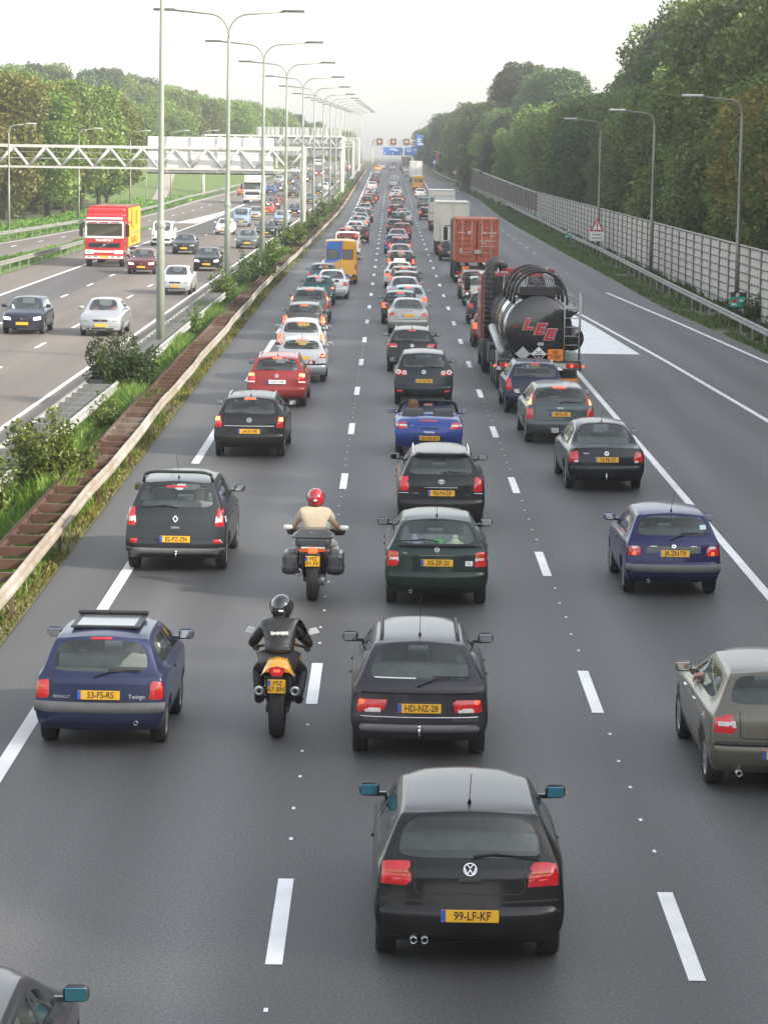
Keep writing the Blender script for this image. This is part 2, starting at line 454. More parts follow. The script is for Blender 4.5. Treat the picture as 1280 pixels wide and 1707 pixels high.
def finish_car(S, name, paint_m, D):
    """builds every part of one car from its proportions S and details D; returns the Empty"""
    car = empty(name)
    sh = car_shell(S); cf = Conf(sh)
    def add_part(nm, want, mats):
        me = split_mesh(sh, want)
        if not len(me.polygons): return None
        me.materials.clear()
        o = link(nm, me, car)
        for m in mats: me.materials.append(m)
        return o
    bo = add_part('body', lambda f: f.material_index in (0, 4, 5), [paint_m])
    for p in bo.data.polygons: p.material_index = p.material_index if p.material_index < 1 else 1
    bo.data.materials.append(D.get('lower_mat', TRIM))
    for s_ in bo.material_slots[:1]: s_.link = 'OBJECT'; s_.material = paint_m
    gm = D.get('glass', GLASS)
    add_part('rear_window', lambda f: f.material_index == 1, [gm])
    add_part('windscreen', lambda f: f.material_index == 3, [gm])
    add_part('side_window', lambda f: f.material_index == 2 and f.calc_center_median().x < 0, [gm])
    add_part('side_window', lambda f: f.material_index == 2 and f.calc_center_median().x > 0, [gm])
    W = S['W']; L = S['L']
    # B pillars and shut lines
    for sd, sgn in (('left', -1), ('right', 1)):
        m = MB()
        for yb in D.get('pillars', []):
            cf.ribbon(m, sd, [(yb - .02, S['zg'] + .02), (yb + .10, S['zt0'] - .11)], .07, .004, 0)
        for ln in D.get('side_lines', []):
            cf.ribbon(m, sd, ln, .012, .002, 0)
        if m.v: m.build('door_seam', TRIM, car)
        for yh in D.get('handles', []):
            p, n = cf.hit(sd, yh, S['zs'] - .06)
            if p is not None:
                h = MB(); h.bbox((0, 0, 0), (.03, .16, .03), .01)
                ho = h.build('door_handle', D.get('handle_mat', TRIM), car); ho.location = p + n * .012
        for key, mt in (('rub', D.get('rub_mat', TRIM)),):
            for (z, y0, y1, w_) in D.get(key, []):
                h = MB(); cf.ribbon(h, sd, [(y0, z), (y1, z)], w_, .012, 0, 14)
                if h.v: h.build('side_moulding', mt, car)
    # wheels
    for ya in S['axles']:
        for sg in (-1, 1):
            wheel(car, sg * (W / 2 - .135), ya, S['rw'], .19, D.get('steel', False), D.get('spokes', 5))
    # details on the tail and nose
    lamps = {}
    for it in D.get('parts', []):
        nm, d, mt, quads = it[:4]; opt = it[4] if len(it) > 4 else {}
        for side in ((1, -1) if opt.get('mir', True) else (1,)):
            m = MB()
            for q in quads:
                qq = [(a * side, b) for a, b in q]
                if side < 0: qq = [qq[1], qq[0], qq[3], qq[2]]
                cf.patch(m, d, qq, opt.get('off', .012), opt.get('n', 5), opt.get('m', 4), 0, opt.get('edge', -.004))
            par = car
            if opt.get('on'): par = lamps.get((opt['on'], side), car)
            mm = paint_m if mt == 'PAINT' else mt
            o = m.build(nm, mm, par)
            if opt.get('key'): lamps[(opt['key'], side)] = o
            if mt == 'PAINT' or opt.get('swap'):
                o.material_slots[0].link = 'OBJECT'; o.material_slots[0].material = mm
                o['swap'] = opt.get('swap', 'paint')
    for (nm, d, mt, pts, w) in D.get('lines', []):
        m = MB(); cf.ribbon(m, d, pts, w, .004, 0)
        if m.v: m.build(nm, mt, car)
    # wing mirrors
    my, mz = D['mirror'][:2]; mw = D.get('mirror_w', .2)
    for sg in (-1, 1):
        p, n = cf.hit('right' if sg > 0 else 'left', my, mz - .04)
        x0 = p.x if p is not None else sg * W * .46
        m = MB(); m.bbox((sg * (mw * .5 + .045), 0, .02), (mw, .10, .14), .045, 0, True)
        m.box((sg * .05, .01, -.03), (.14, .05, .04), 0)
        mm = paint_m if D.get('mirror_paint', True) else TRIM
        o = m.build('wing_mirror', mm, car, (x0, my, mz + .02))
        if D.get('mirror_paint', True):
            o.material_slots[0].link = 'OBJECT'; o.material_slots[0].material = mm; o['swap'] = 'paint'
        g = MB(); g.bbox((sg * (mw * .5 + .048), -.051, .02), (mw * .80, .006, .10), .003)
        g.build('mirror_glass', D.get('mirror_glass', MIRG), o)
    # wiper, aerial, plate, exhaust, tow ball
    if 'wiper' in D:
        (x0, z0), (x1, z1) = D['wiper']
        a, na = cf.hit('rear', x0, z0); b, nb = cf.hit('rear', x1, z1); c, nc = cf.hit('rear', (x0 + x1) / 2, (z0 + z1) / 2 + .02)
        if a and b and c:
            m = MB(); m.tube([a + na * .02, c + nc * .03, b + nb * .02], [.014, .011, .007], 6)
            a2, n2 = cf.hit('rear', x0 + (x1 - x0) * .45, z0 + (z1 - z0) * .45)
            m.box(b + nb * .014, (abs(x1 - x0) * 1.1, .012, .016)) if D.get('blade', True) else None
            m.build('wiper', TRIM, car)
    if 'aerial' in D:
        x, y, ln = D['aerial']; p, n = cf.hit('top', x, y)
        m = MB(); m.tube([p, p + Vector((0, -.03, .04))], [.02, .008], 6); m.tube([p + Vector((0, -.03, .04)), p + Vector((0, -ln * .75, ln * .65))], .004, 5)
        m.build('aerial', TRIM, car)
    if D.get('plate'): number_plate(car, cf, 'rear', *D['plate'])
    if D.get('fplate'): number_plate(car, cf, 'front', *D['fplate'])
    for (x, z, r) in D.get('exhaust', []):
        m = MB(); m.lathe([(r * .75, .1), (r * .75, 0), (r * .9, 0), (r * .9, .25)], (0, 0, 0), 'Y', 12); m.build('exhaust_pipe', ALLOY, car, (x, -.015, z))
    if 'rails' in D:
        x0, y0, y1, h = D['rails']
        for sg in (-1, 1):
            ps = []
            for t in range(9):
                yy = y0 + (y1 - y0) * t / 8; p, n = cf.hit('top', sg * x0, yy)
                hh = h if 0 < t < 8 else 0
                ps.append(p + Vector((0, 0, hh)))
            m = MB(); m.tube(ps, .02, 6); m.build('roof_rail', D.get('rail_mat', CHROME), car)
    if 'towball' in D:
        x, z = D['towball']; m = MB(); m.tube([(0, .1, -.1), (0, -.06, -.08), (0, -.07, .02)], .016, 6); m.lathe([(0, .06), (.02, .05), (.026, .035), (.02, .018), (0, .01)], (0, -.07, .0), 'Z', 10)
        m.build('tow_ball', CHROME, car, (x, .02, z))
    # cabin
    I = MB(); y0 = D.get('cab0', .35); y1 = D.get('cab1', L * .62); w = W * .80
    zf = S['zs'] - .42
    I.box((0, (y0 + y1) / 2, zf), (w, y1 - y0, .04))
    I.bbox((0, y1 - .22, S['zs'] - .10), (w, .42, .24), .06)
    if D.get('shelf', True): I.box((0, y0 + .22, S['zg'] - .06), (w * .93, .42, .03))
    I.build('cabin_floor', INTER, car)
    rows = D.get('seats', [y0 + .62, y1 - 1.15])
    for r_i, ys in enumerate(rows):
        m = MB()
        if r_i == 0 and len(rows) > 1:
            m.bbox((0, ys, S['zs'] - .12), (w * .92, .16, .60), .06, 0, True)
            for sx in (-.42, .42): m.bbox((sx * w, ys - .02, S['zs'] + .24), (.24, .10, .16), .045, 0, True)
            m.build('rear_seat', INTERL, car)
        else:
            for sx in (-.26, .26):
                m2 = MB(); m2.bbox((sx * w, ys, S['zs'] - .08), (.46, .15, .66), .06, 0, True); m2.bbox((sx * w, ys + .26, S['zs'] - .36), (.46, .5, .16), .05, 0, True)
                m2.bbox((sx * w, ys - .02, S['zs'] + .36), (.25, .10, .19), .045, 0, True)
                m2.build('front_seat', INTER, car)
    bpy.data.meshes.remove(sh)
    return car, cf

def mk_hatch(L=4.1, W=1.73, H=1.44, zs=.90, zg=.97, rake=.42, wr=.56, wg=.80, hood=1.05, tail=(.10, .0, .02, .08, .14), rw=.31, nose=.80, **k):
    """two-box body. rake = how far the roof's rear edge sits ahead of the bumper"""
    t = tail; zt = H - .03
    yk = [t[0], t[1], t[2], t[3], t[4], rake - .06, rake]
    yk1 = [t[0] + .30, t[1] + .32, t[2] + .34, t[3] + .34, t[4] + .38, rake + .12, rake + .20]
    cowl = L - hood
    zh = k.get('zh', zs + .06)
    S = dict(W=W, L=L, zs=zs, zg=zg, wr=wr, wg=wg, rw=rw, zt0=H - .03,
             st=[dict(k='R', y=0, z=zt - .03, yk=yk, zo={4: k.get('zgr', zg + .03) - .02, 5: H - .085}, wo=k.get('rwo', {4: wg * .95, 3: W * .465}), ws=.985, bow=-.05),
                 dict(k='R', y=0, z=zt, yk=yk1),
                 dict(k='R', y=L * .30, z=zt + .01),
                 dict(k='R', y=L * .42, z=zt + .012),
                 dict(k='R', y=cowl - .80, z=zt - .015, bow=.06),
                 dict(k='D', y=cowl, z=zh, ws=.985, wo={3: W * .49, 6: W * .40}, bow=.12),
                 dict(k='D', y=cowl + hood * .45, z=zh - .05, ws=.97),
                 dict(k='D', y=L - .22, z=nose + .04, ws=.92),
                 dict(k='D', y=L - .02, z=nose - .06, ws=.86, zo={2: .47})],
             side_glass=(1, 5), rear_glass='R', wind=4, axles=(k.get('ax', .72), L - .85))
    S.update(k.get('S', {}))
    return S
def mk_saloon(L=4.6, W=1.75, H=1.45, zs=.90, zg=.96, wr=.55, wg=.80, hood=1.12, boot=.62, boot_z=.99, rw=.31, roof_back=1.30, nose=.78, **k):
    cowl = L - hood; zt = H - .03; zh = k.get('zh', zs + .06)
    S = dict(W=W, L=L, zs=zs, zg=zg, wr=wr, wg=wg, rw=rw, zt0=H - .03,
             st=[dict(k='D', y=0, z=boot_z - .02, yk=[.12, .02, 0, .03, .06, .08, .10], ws=.97, zo={2: .58, 3: .80, 4: boot_z - .12, 5: boot_z - .06}, wo={6: W * .40, 5: W * .42, 4: W * .44}),
                 dict(k='D', y=.25, z=boot_z + .0, ws=.985),
                 dict(k='D', y=boot, z=boot_z, ws=.99, wo={6: wg * .96}),
                 dict(k='R', y=roof_back, z=zt - .015, bow=-.06),
                 dict(k='R', y=L * .45, z=zt + .01),
                 dict(k='R', y=cowl - .78, z=zt - .015, bow=.06),
                 dict(k='D', y=cowl, z=zh, ws=.985, wo={3: W * .49, 6: W * .40}, bow=.12),
                 dict(k='D', y=cowl + hood * .45, z=zh - .05, ws=.97),
                 dict(k='D', y=L - .22, z=nose + .04, ws=.93),
                 dict(k='D', y=L - .02, z=nose - .06, ws=.88, zo={2: .45})],
             side_glass=(2, 6), rear_glass=('T', 2), wind=5, axles=(.95, L - .85))
    S.update(k.get('S', {}))
    return S
def Q(x0, z0, x1, z1): return [(x0, z0), (x1, z0), (x1, z1), (x0, z1)]
# ================================================================== the car models
def emblem(car, cf, kind, x, z, r, d='rear', m=None):
    m = m or CHROME
    p, n = cf.hit(d, x, z)
    if p is None: return
    B = MB(); N = 20
    def ring(rx, rz, w):
        for k in range(N):
            a0, a1 = 2 * PI * k / N, 2 * PI * (k + 1) / N
            V = []
            for a in (a0, a1):
                for q in (1, 1 - w):
                    V.append((rx * q * math.cos(a), rz * q * math.sin(a), .006))
            B.add(V, [(0, 2, 3, 1)])
    def bar(x0, z0, x1, z1, w):
        dx, dz = x1 - x0, z1 - z0; l = math.hypot(dx, dz); B.box(((x0 + x1) / 2, (z0 + z1) / 2, .005), (l, w, .004), 0, math.atan2(dz, dx))
    if kind == 'vw':
        ring(r, r, .16); w = r * .16
        for s in (-1, 1):
            bar(s * .45 * r, .78 * r, 0, .12 * r, w); bar(s * .85 * r, .35 * r, s * .42 * r, -.78 * r, w); bar(s * .42 * r, -.78 * r, 0, -.05 * r, w)
    elif kind == 'opel':
        ring(r, r, .2); bar(-r * 1.0, -.12 * r, .25 * r, .12 * r, r * .2); bar(-.25 * r, -.12 * r, r * 1.0, .12 * r, r * .2)
    elif kind == 'toyota':
        ring(r * 1.35, r, .16); ring(r * .5, r * .8, .3); bar(-r * .8, .4 * r, .8 * r, .4 * r, r * .18)
    elif kind == 'diamond':
        for a, b in (((0, 1.25), (.9, 0)), ((.9, 0), (0, -1.25)), ((0, -1.25), (-.9, 0)), ((-.9, 0), (0, 1.25))):
            bar(a[0] * r, a[1] * r, b[0] * r, b[1] * r, r * .42)
    elif kind == 'star':
        ring(r, r, .15)
        for a in (90, 210, 330): bar(0, 0, r * math.cos(R(a)), r * math.sin(R(a)), r * .2)
    else:
        ring(r * 1.2, r, .45)
    o = B.build('badge', m, car); o.location = p + n * .008; o.rotation_euler = rot_of(n)
def surf_text(car, cf, s, x, z, size, m=CHROME, d='rear', name='lettering', sx=1):
    p, n = cf.hit(d, x, z)
    if p is None: return
    text(s, size, m, car, p + n * .006, rot_of(n), name, sx=sx)
P_ = lambda n, c, mt=.25: paint(n, c, mt)
BLACK = P_('paint_black', (.007, .007, .008), .1)
CHARC = P_('paint_charcoal', (.030, .034, .038), .5)
DGREY = P_('paint_dark_grey', (.05, .053, .057), .5)
NAVY = P_('paint_navy', (.014, .018, .055), .3)
TBLUE = P_('paint_violet_blue', (.022, .030, .082), .35)
BLUE = P_('paint_blue', (.025, .06, .27), .35)
DGREEN = P_('paint_dark_green', (.012, .028, .022), .4)
RED = P_('paint_red', (.24, .022, .022), .2)
DRED = P_('paint_dark_red', (.11, .014, .02), .3)
SILVER = P_('paint_silver', (.44, .46, .48), .5)
LBLUE = P_('paint_pale_blue_silver', (.36, .44, .52), .5)
PEWTER = P_('paint_pewter', (.16, .147, .118), .5)
GREYB = P_('paint_grey_brown', (.10, .095, .095), .45)
GREYGR = P_('paint_grey_green', (.13, .155, .15), .45)
WHITE = P_('paint_white', (.72, .72, .70), 0)
TEAL = P_('paint_teal', (.012, .09, .10), .35)
YELL = P_('paint_yellow', (.72, .34, .02), 0)
SKYB = P_('paint_sky_blue', (.30, .41, .52), .3)
ORNG = P_('paint_orange', (.62, .13, .03), 0)

def std(S, plate_z=.56, lamp=None, bands=(), brake=True, pl=None, **k):
    """common tail: lamps, high brake lamp, plate, seams"""
    H, W = S['H_'], S['W']
    rl = S['rear_glass'] == 'R'
    parts = []
    if lamp: parts.append(('tail_lamp', 'rear', TRED, [lamp], dict(key='L', swap='lamp')))
    for (mt, q, nm) in bands: parts.append((nm, 'rear', mt, [q], dict(on='L', off=.017, edge=.010, n=3, m=2)))
    if k.get('btop', .62): parts.insert(0, ('bumper', 'rear', 'PAINT', [[(-W * .455, S.get('zb', .25) + .03), (W * .455, S.get('zb', .25) + .03), (W * .487, k.get('btop', .62)), (-W * .487, k.get('btop', .62))]], dict(mir=False, off=.032, n=16, m=6, edge=-.012)))
    D = dict(parts=parts, lines=[], plate=(plate_z, pl) if plate_z else None, mirror=(S['L'] - S['hood_'] - .42, S['zg'] + .07), cab0=.30, cab1=S['L'] - S['hood_'] - .05,
             pillars=[S['L'] * .43], handles=[S['L'] * .36, S['L'] * .58] if k.get('doors4', True) else [S['L'] * .42])
    y3 = S['L'] - S['hood_']
    D['side_lines'] = [[(S['L'] * .43, .34), (S['L'] * .43, S['zs'] - .02)], [(y3 - .02, .34), (y3 + .02, S['zs'] - .06)]]
    if not rl: D.update(cab0=1.15, seats=[1.75, S['L'] - S['hood_'] - 1.2])
    D.update(k); return D
def hatch(**k):
    S = mk_hatch(**k); S['H_'] = k.get('H', 1.44); S['hood_'] = k.get('hood', 1.05); return S
def saloon(**k):
    S = mk_saloon(**k); S['frit'] = .03; S['H_'] = k.get('H', 1.45); S['hood_'] = k.get('hood', 1.12); return S
def gate(xw, z0, z1, top=None):
    """tailgate seam"""
    return [('tailgate_seam', 'rear', TRIM, [(-xw, z1), (-xw * .98, z0 + .03), (-xw * .9, z0), (xw * .9, z0), (xw * .98, z0 + .03), (xw, z1)], .012)]
def brake_strip(z, w=.2, h=.035, lit=False):
    return ('brake_lamp', 'rear', TRED if not lit else LIT, [Q(-w, z, w, z + h)], dict(mir=False, swap='lamp'))

CARS = {}
def b_golf():
    S = hatch(L=4.15, W=1.76, H=1.45, zs=.92, zg=1.0, rake=.40, wr=.60, wg=.83, hood=1.15, rw=.315, zgr=1.0)
    D = std(S, .53, [(.50, .76), (.875, .775), (.845, .99), (.53, 1.0)], [(TAMB, Q(.55, .875, .73, .91), 'indicator_lens'), (TRED, Q(.60, .80, .72, .85), 'lamp_glow')], pl='99-LF-KF',
            wiper=((.03, 1.03), (.42, 1.03)), aerial=(0, .62, .55), exhaust=[(-.50, .30, .035), (-.40, .30, .035)], mirror_glass=MIRBLUE, doors4=False)
    D['lines'] += gate(.50, .715, 1.0) + [('bumper_line', 'rear', TRIM, [(-.80, .66), (-.3, .645)], .02), ('bumper_line', 'rear', TRIM, [(.3, .645), (.80, .66)], .02)]  # bumper ribbons paint the shade of the bumper crease in black
    D['parts'] += [('handle_recess', 'rear', TRIM, [Q(-.13, .80, .13, .86)], dict(mir=False, off=.004))]
    c, cf = finish_car(S, 'hatchback_car', BLACK, D); emblem(c, cf, 'vw', 0, .93, .062); return c
def b_405():
    S = hatch(L=4.4, W=1.70, H=1.44, zs=.90, zg=.96, rake=.62, wr=.53, wg=.78, hood=1.12, zgr=.985, rw=.30, tail=(.12, .0, .03, .06, .10), S=dict(rear_edge=.6))
    D = std(S, .665, [(.42, .60), (.83, .60), (.82, .775), (.36, .775)], [(TWHITE, Q(.47, .61, .66, .67), 'reversing_lens'), (LIT, Q(.66, .70, .73, .755), 'lamp_glow')], pl='HD-NZ-28', btop=0,
            wiper=((-.03, .92), (.38, 1.02)), aerial=(0, .9, .9), towball=(0, .42), rails=(.47, .80, 2.6, .035), rail_mat=TRIM, mirror_paint=False, rub_mat=CHROME, rub=[(.58, .35, 3.7, .03)], steel=True)
    D['parts'] += [('bumper_bar', 'rear', GREYTRIM, [Q(-.84, .36, .84, .47)], dict(mir=False, n=12, off=.03)), ('boot_lip', 'rear', 'PAINT', [Q(-.72, .83, .72, .88)], dict(mir=False, off=.03, n=10)),
                   ('tail_panel', 'rear', TRIM, [Q(-.36, .595, .36, .78)], dict(mir=False, off=.004)),
                   ('brake_strip_moulding', 'rear', CHROME, [Q(-.84, .545, .84, .565)], dict(mir=False, n=12, off=.02)),
                   ('window_lettering', 'rear', WHITEP, [Q(-.55, 1.008, -.05, 1.018)], dict(mir=False, off=.006, edge=.004))]
    D['lines'] += gate(.66, .50, .9)
    c, cf = finish_car(S, 'estate_car', P_('paint_slate_violet', (.036, .034, .043), .4), D)
    surf_text(c, cf, 'PEUGEOT', -.56, .525, .055, GREYTRIM); surf_text(c, cf, 'VOGUE BREAK', .56, .525, .05, GREYTRIM)
    return c
def b_astra():
    S = hatch(L=4.1, W=1.71, H=1.43, zs=.93, zg=.99, rake=.78, wr=.55, wg=.78, hood=1.05, zgr=1.04, tail=(.10, 0, .02, .05, .12), S=dict(rear_edge=.35))
    D = std(S, .75, [(.60, .66), (.86, .67), (.80, 1.0), (.62, .98)], [(TAMB, [(.625, .835), (.82, .84), (.81, .91), (.63, .90)], 'indicator_lens'), (TWHITE, [(.615, .775), (.83, .78), (.82, .835), (.625, .83)], 'reversing_lens')], pl='XS-ZP-32',
            wiper=((.02, 1.06), (-.44, 1.07)), aerial=(0, .95, .7), exhaust=[(-.42, .28, .03)])
    D['parts'] += [('spoiler', 'rear', TRIM, [[(-.72, .99), (.72, .99), (.68, 1.03), (-.68, 1.03)]], dict(mir=False, off=.05, n=12)), ('plate_recess', 'rear', TRIM, [Q(-.31, .68, .31, .82)], dict(mir=False, off=.003)),
                   ('grip_bar', 'rear', GREYTRIM, [Q(-.34, .855, .34, .875)], dict(mir=False, off=.014)), ('country_sticker', 'rear', WHITEP, [[(.46, .70), (.58, .70), (.58, .78), (.46, .78)]], dict(mir=False, off=.005, edge=.004))]
    D['lines'] += gate(.59, .60, 1.0) + [('bumper_line', 'rear', TRIM, [(-.83, .56), (0, .535), (.83, .56)], .012)]
    c, cf = finish_car(S, 'hatchback_car', DGREEN, D); emblem(c, cf, 'opel', 0, .955, .04)
    surf_text(c, cf, 'NL', .52, .74, .05, INK); surf_text(c, cf, 'ASTRA', .50, .88, .04); surf_text(c, cf, 'OPEL', -.52, .90, .035)
    # soft toys on the parcel shelf
    for (x, col, nm, kind) in ((-.36, (.45, .45, .6), 'soft_toy', 0), (.02, (.10, .45, .12), 'soft_toy', 1), (.30, (.62, .65, .45), 'soft_toy', 2)):
        m = MB()
        m.lathe([(0, .13), (.05, .12), (.08, .07), (.09, .02), (.07, 0), (0, 0)], (0, 0, 0), 'Z', 12)
        if kind == 1:
            for k in range(7):
                a = 2 * PI * k / 7; m.tube([(0, 0, .06), (math.cos(a) * .12, math.sin(a) * .06, .10)], [.03, .004], 6)
        else:
            for s in (-1, 1): m.tube([(s * .05, 0, .06), (s * .13, 0, .04)], [.03, .02], 6)
            m.lathe([(0, .19), (.04, .17), (.05, .13), (.03, .10)], (0, 0, 0), 'Z', 10)
        PENDING.append((m, nm, plain('toy_%d' % kind, col, .9), (x, .48, .965), ('pale lilac', 'bright green spiky', 'cream and grey')[kind] + ' soft toy on the parcel shelf of the dark green hatchback', c))
    return c
def b_avensis():
    S = hatch(L=4.7, W=1.76, H=1.50, zs=.95, zg=1.02, rake=.60, wr=.56, wg=.80, hood=1.1, zgr=1.08, rw=.32, tail=(.10, 0, .02, .05, .12))
    D = std(S, .73, [(.62, .74), (.86, .75), (.82, 1.06), (.64, 1.08)], [], pl='95-PH-DP', wiper=((0, 1.10), (.34, 1.11)), rails=(.55, .9, 3.0, .04))
    D['parts'] += [('spoiler', 'rear', 'PAINT', [Q(-.56, 1.385, .56, 1.42)], dict(mir=False, off=.09, n=10)), ('plate_recess', 'rear', TRIM, [Q(-.31, .66, .31, .80)], dict(mir=False, off=.003)),
                   ('grip_bar', 'rear', CHROME, [Q(-.36, .83, .36, .845)], dict(mir=False, off=.014)), ('lamp_edge', 'rear', CHROME, [Q(.63, .715, .86, .735)], dict())]
    D['lines'] += gate(.61, .60, 1.1)
    c, cf = finish_car(S, 'estate_car', BLACK, D); emblem(c, cf, 'toyota', 0, .95, .045); surf_text(c, cf, 'TOYOTA', -.5, .72, .035); surf_text(c, cf, 'AVENSIS', .5, .70, .035); return c
def b_scenic():
    S = hatch(L=4.26, W=1.80, H=1.62, zs=1.00, zg=1.08, rake=.46, wr=.60, wg=.83, hood=.95, zgr=1.13, rw=.32, zh=1.04)
    D = std(S, .60, [(.67, .80), (.88, .80), (.83, 1.16), (.72, 1.17)], [(TWHITE, [(.69, .88), (.87, .88), (.855, .99), (.70, .99)], 'reversing_lens')], pl='82-PZ-ZN',
            wiper=((.04, 1.14), (-.38, 1.15)), aerial=(0, .75, .7), towball=(.02, .36), glass=GLASS)
    D['parts'] += [('reflector', 'rear', TRED, [Q(.66, .52, .78, .60)], dict(off=.045, edge=.03)), ('plate_recess', 'rear', TRIM, [Q(-.36, .53, .36, .67)], dict(mir=False, off=.003)), ('bumper_skirt', 'rear', GREYTRIM, [Q(-.86, .34, .86, .46)], dict(mir=False, n=12, off=.055, edge=.02)), brake_strip(1.47, .18)]
    D['lines'] += gate(.66, .70, 1.1)
    c, cf = finish_car(S, 'people_carrier', CHARC, D); emblem(c, cf, 'diamond', 0, .95, .045); surf_text(c, cf, 'SCENIC', 0, .80, .045)
    # roof rear spoiler: a raised bar across the roof
    p, n = cf.hit('top', 0, .62); m = MB()
    P = []
    for k in range(13):
        u = -1 + k / 6; P.append((u * .58, .54 + .04 * u * u, p.z + .13 - .05 * u ** 6))
    m.tube(P, .03, 6); m.tube([P[0], (-.61, .62, p.z - .06)], .03, 6); m.tube([P[-1], (.61, .62, p.z - .06)], .03, 6)
    o = m.build('roof_spoiler', CHARC, c); return c
def b_twingo():
    S = hatch(L=3.43, W=1.63, H=1.42, zs=.90, zg=.97, rake=.36, wr=.55, wg=.75, hood=.62, zgr=.945, rw=.275, zh=.98, tail=(.06, 0, .03, .08, .11))
    D = std(S, .69, [(.60, .62), (.82, .62), (.79, .86), (.62, .88)], [(TAMB, Q(.66, .74, .76, .80), 'indicator_lens')], pl='53-FS-RS', wiper=((-.06, .90), (.30, .98)), lower_mat=TRIM, doors4=False, steel=False, exhaust=[(.46, .36, .03)])
    D['parts'] += [('bumper_strip', 'rear', GREYTRIM, [Q(-.79, .46, .79, .60)], dict(mir=False, n=14, off=.06, edge=.02)), brake_strip(1.335, .15)]
    D['lines'] += gate(.60, .62, .95)
    c, cf = finish_car(S, 'small_hatchback_car', TBLUE, D)
    surf_text(c, cf, 'RENAULT', -.46, .66, .05); surf_text(c, cf, 'Twingo', .46, .67, .075, sx=.9)
    # fabric sunroof: open panel with raised leading edge
    p, n = cf.hit('top', 0, 1.1); m = MB(); m.bbox((0, 1.2, p.z + .01), (.86, 1.0, .03), .01); m.build('sunroof_frame', TRIM, c)
    m = MB(); m.bbox((0, 1.15, p.z + .024), (.72, .82, .012), .004); m.build('sunroof_panel', plain('sunroof_glass', (.10, .115, .13), .22, coat=.4), c)
    m = MB(); m.bbox((0, 1.63, p.z + .055), (.90, .10, .05), .02); m.build('sunroof_deflector', TRIM, c)
    return c
def b_mr2():
    S = mk_saloon(L=3.9, W=1.70, H=1.04, zs=.80, zg=.86, wr=.55, wg=.74, hood=1.3, boot=.9, boot_z=.93, rw=.31, roof_back=1.6); S['H_'] = 1.2; S['hood_'] = 1.3
    # open car: deck and hood, cockpit cut out
    st = [dict(k='D', y=0, z=.88, yk=[.14, .03, 0, .04, .08, .12, .16], ws=.96, zo={2: .56, 3: .76, 4: .82, 5: .855}, wo={6: .66, 5: .72, 4: .76}),
          dict(k='D', y=.30, z=.95, ws=.985, cr=.05), dict(k='D', y=1.05, z=.97, ws=.99), dict(k='D', y=1.10, z=.86, ws=.99, cr=-.35), dict(k='D', y=1.9, z=.86, ws=1, cr=-.35),
          dict(k='D', y=2.30, z=.86, ws=1, cr=-.3), dict(k='D', y=2.36, z=.92, ws=1), dict(k='D', y=3.1, z=.82, ws=.98), dict(k='D', y=3.65, z=.68, ws=.92), dict(k='D', y=3.88, z=.56, ws=.84, zo={2: .42})]
    S.update(st=st, side_glass=(-9, -9), rear_glass=None, wind=-5, axles=(.75, 3.15), zt0=1.2, frit=0)
    D = std(S, .50, [(.48, .70), (.83, .69), (.78, .86), (.56, .89)], [(TWHITE, [(.53, .77), (.79, .77), (.78, .81), (.54, .81)], 'reversing_lens')], pl='60-GD-DV', doors4=False, btop=0)
    D.update(pillars=[], handles=[2.0], mirror=(2.25, .92), seats=[], cab0=1.1, cab1=2.2, shelf=False, mirror_w=.17)
    D['parts'] += [('grille_slot', 'rear', TRIM, [Q(-.30, .70, .30, .75)], dict(mir=False, off=.004)), ('brake_lamp', 'rear', TRED, [Q(-.22, .885, .22, .91)], dict(mir=False, off=.02)), ('diffuser', 'rear', TRIM, [Q(-.5, .36, .5, .56)], dict(mir=False, off=.003))]
    D['lines'] += gate(.5, .60, .9)
    c, cf = finish_car(S, 'open_roadster', BLUE, D); surf_text(c, cf, 'TOYOTA', 0, .63, .06); surf_text(c, cf, 'MR2', -.42, .78, .04)
    m = MB(); m.tube([(-.74, 2.42, .90), (-.66, 2.2, 1.14), (-.56, 2.08, 1.22), (0, 2.04, 1.245), (.56, 2.08, 1.22), (.66, 2.2, 1.14), (.74, 2.42, .90)], .035, 8); m.build('windscreen_frame', TRIM, c)
    g = MB(); g.grid([[(-.70, 2.42, .90), (0, 2.5, .93), (.70, 2.42, .90)], [(-.60, 2.12, 1.19), (0, 2.06, 1.23), (.60, 2.12, 1.19)]]); g.build('windscreen', GLASS, c)
    m = MB(); m.bbox((0, 2.02, 1.13), (.22, .03, .06), .01); m.build('rear_view_mirror', plain('mirror_pink', (.5, .2, .2), .2), c)
    for sx in (-.36, .36):
        m = MB(); m.bbox((sx, 1.30, .80), (.50, .16, .62), .07, 0, True); m.bbox((sx, 1.28, 1.03), (.26, .1, .16), .05, 0, True); m.build('seat', INTER, c)
    return c
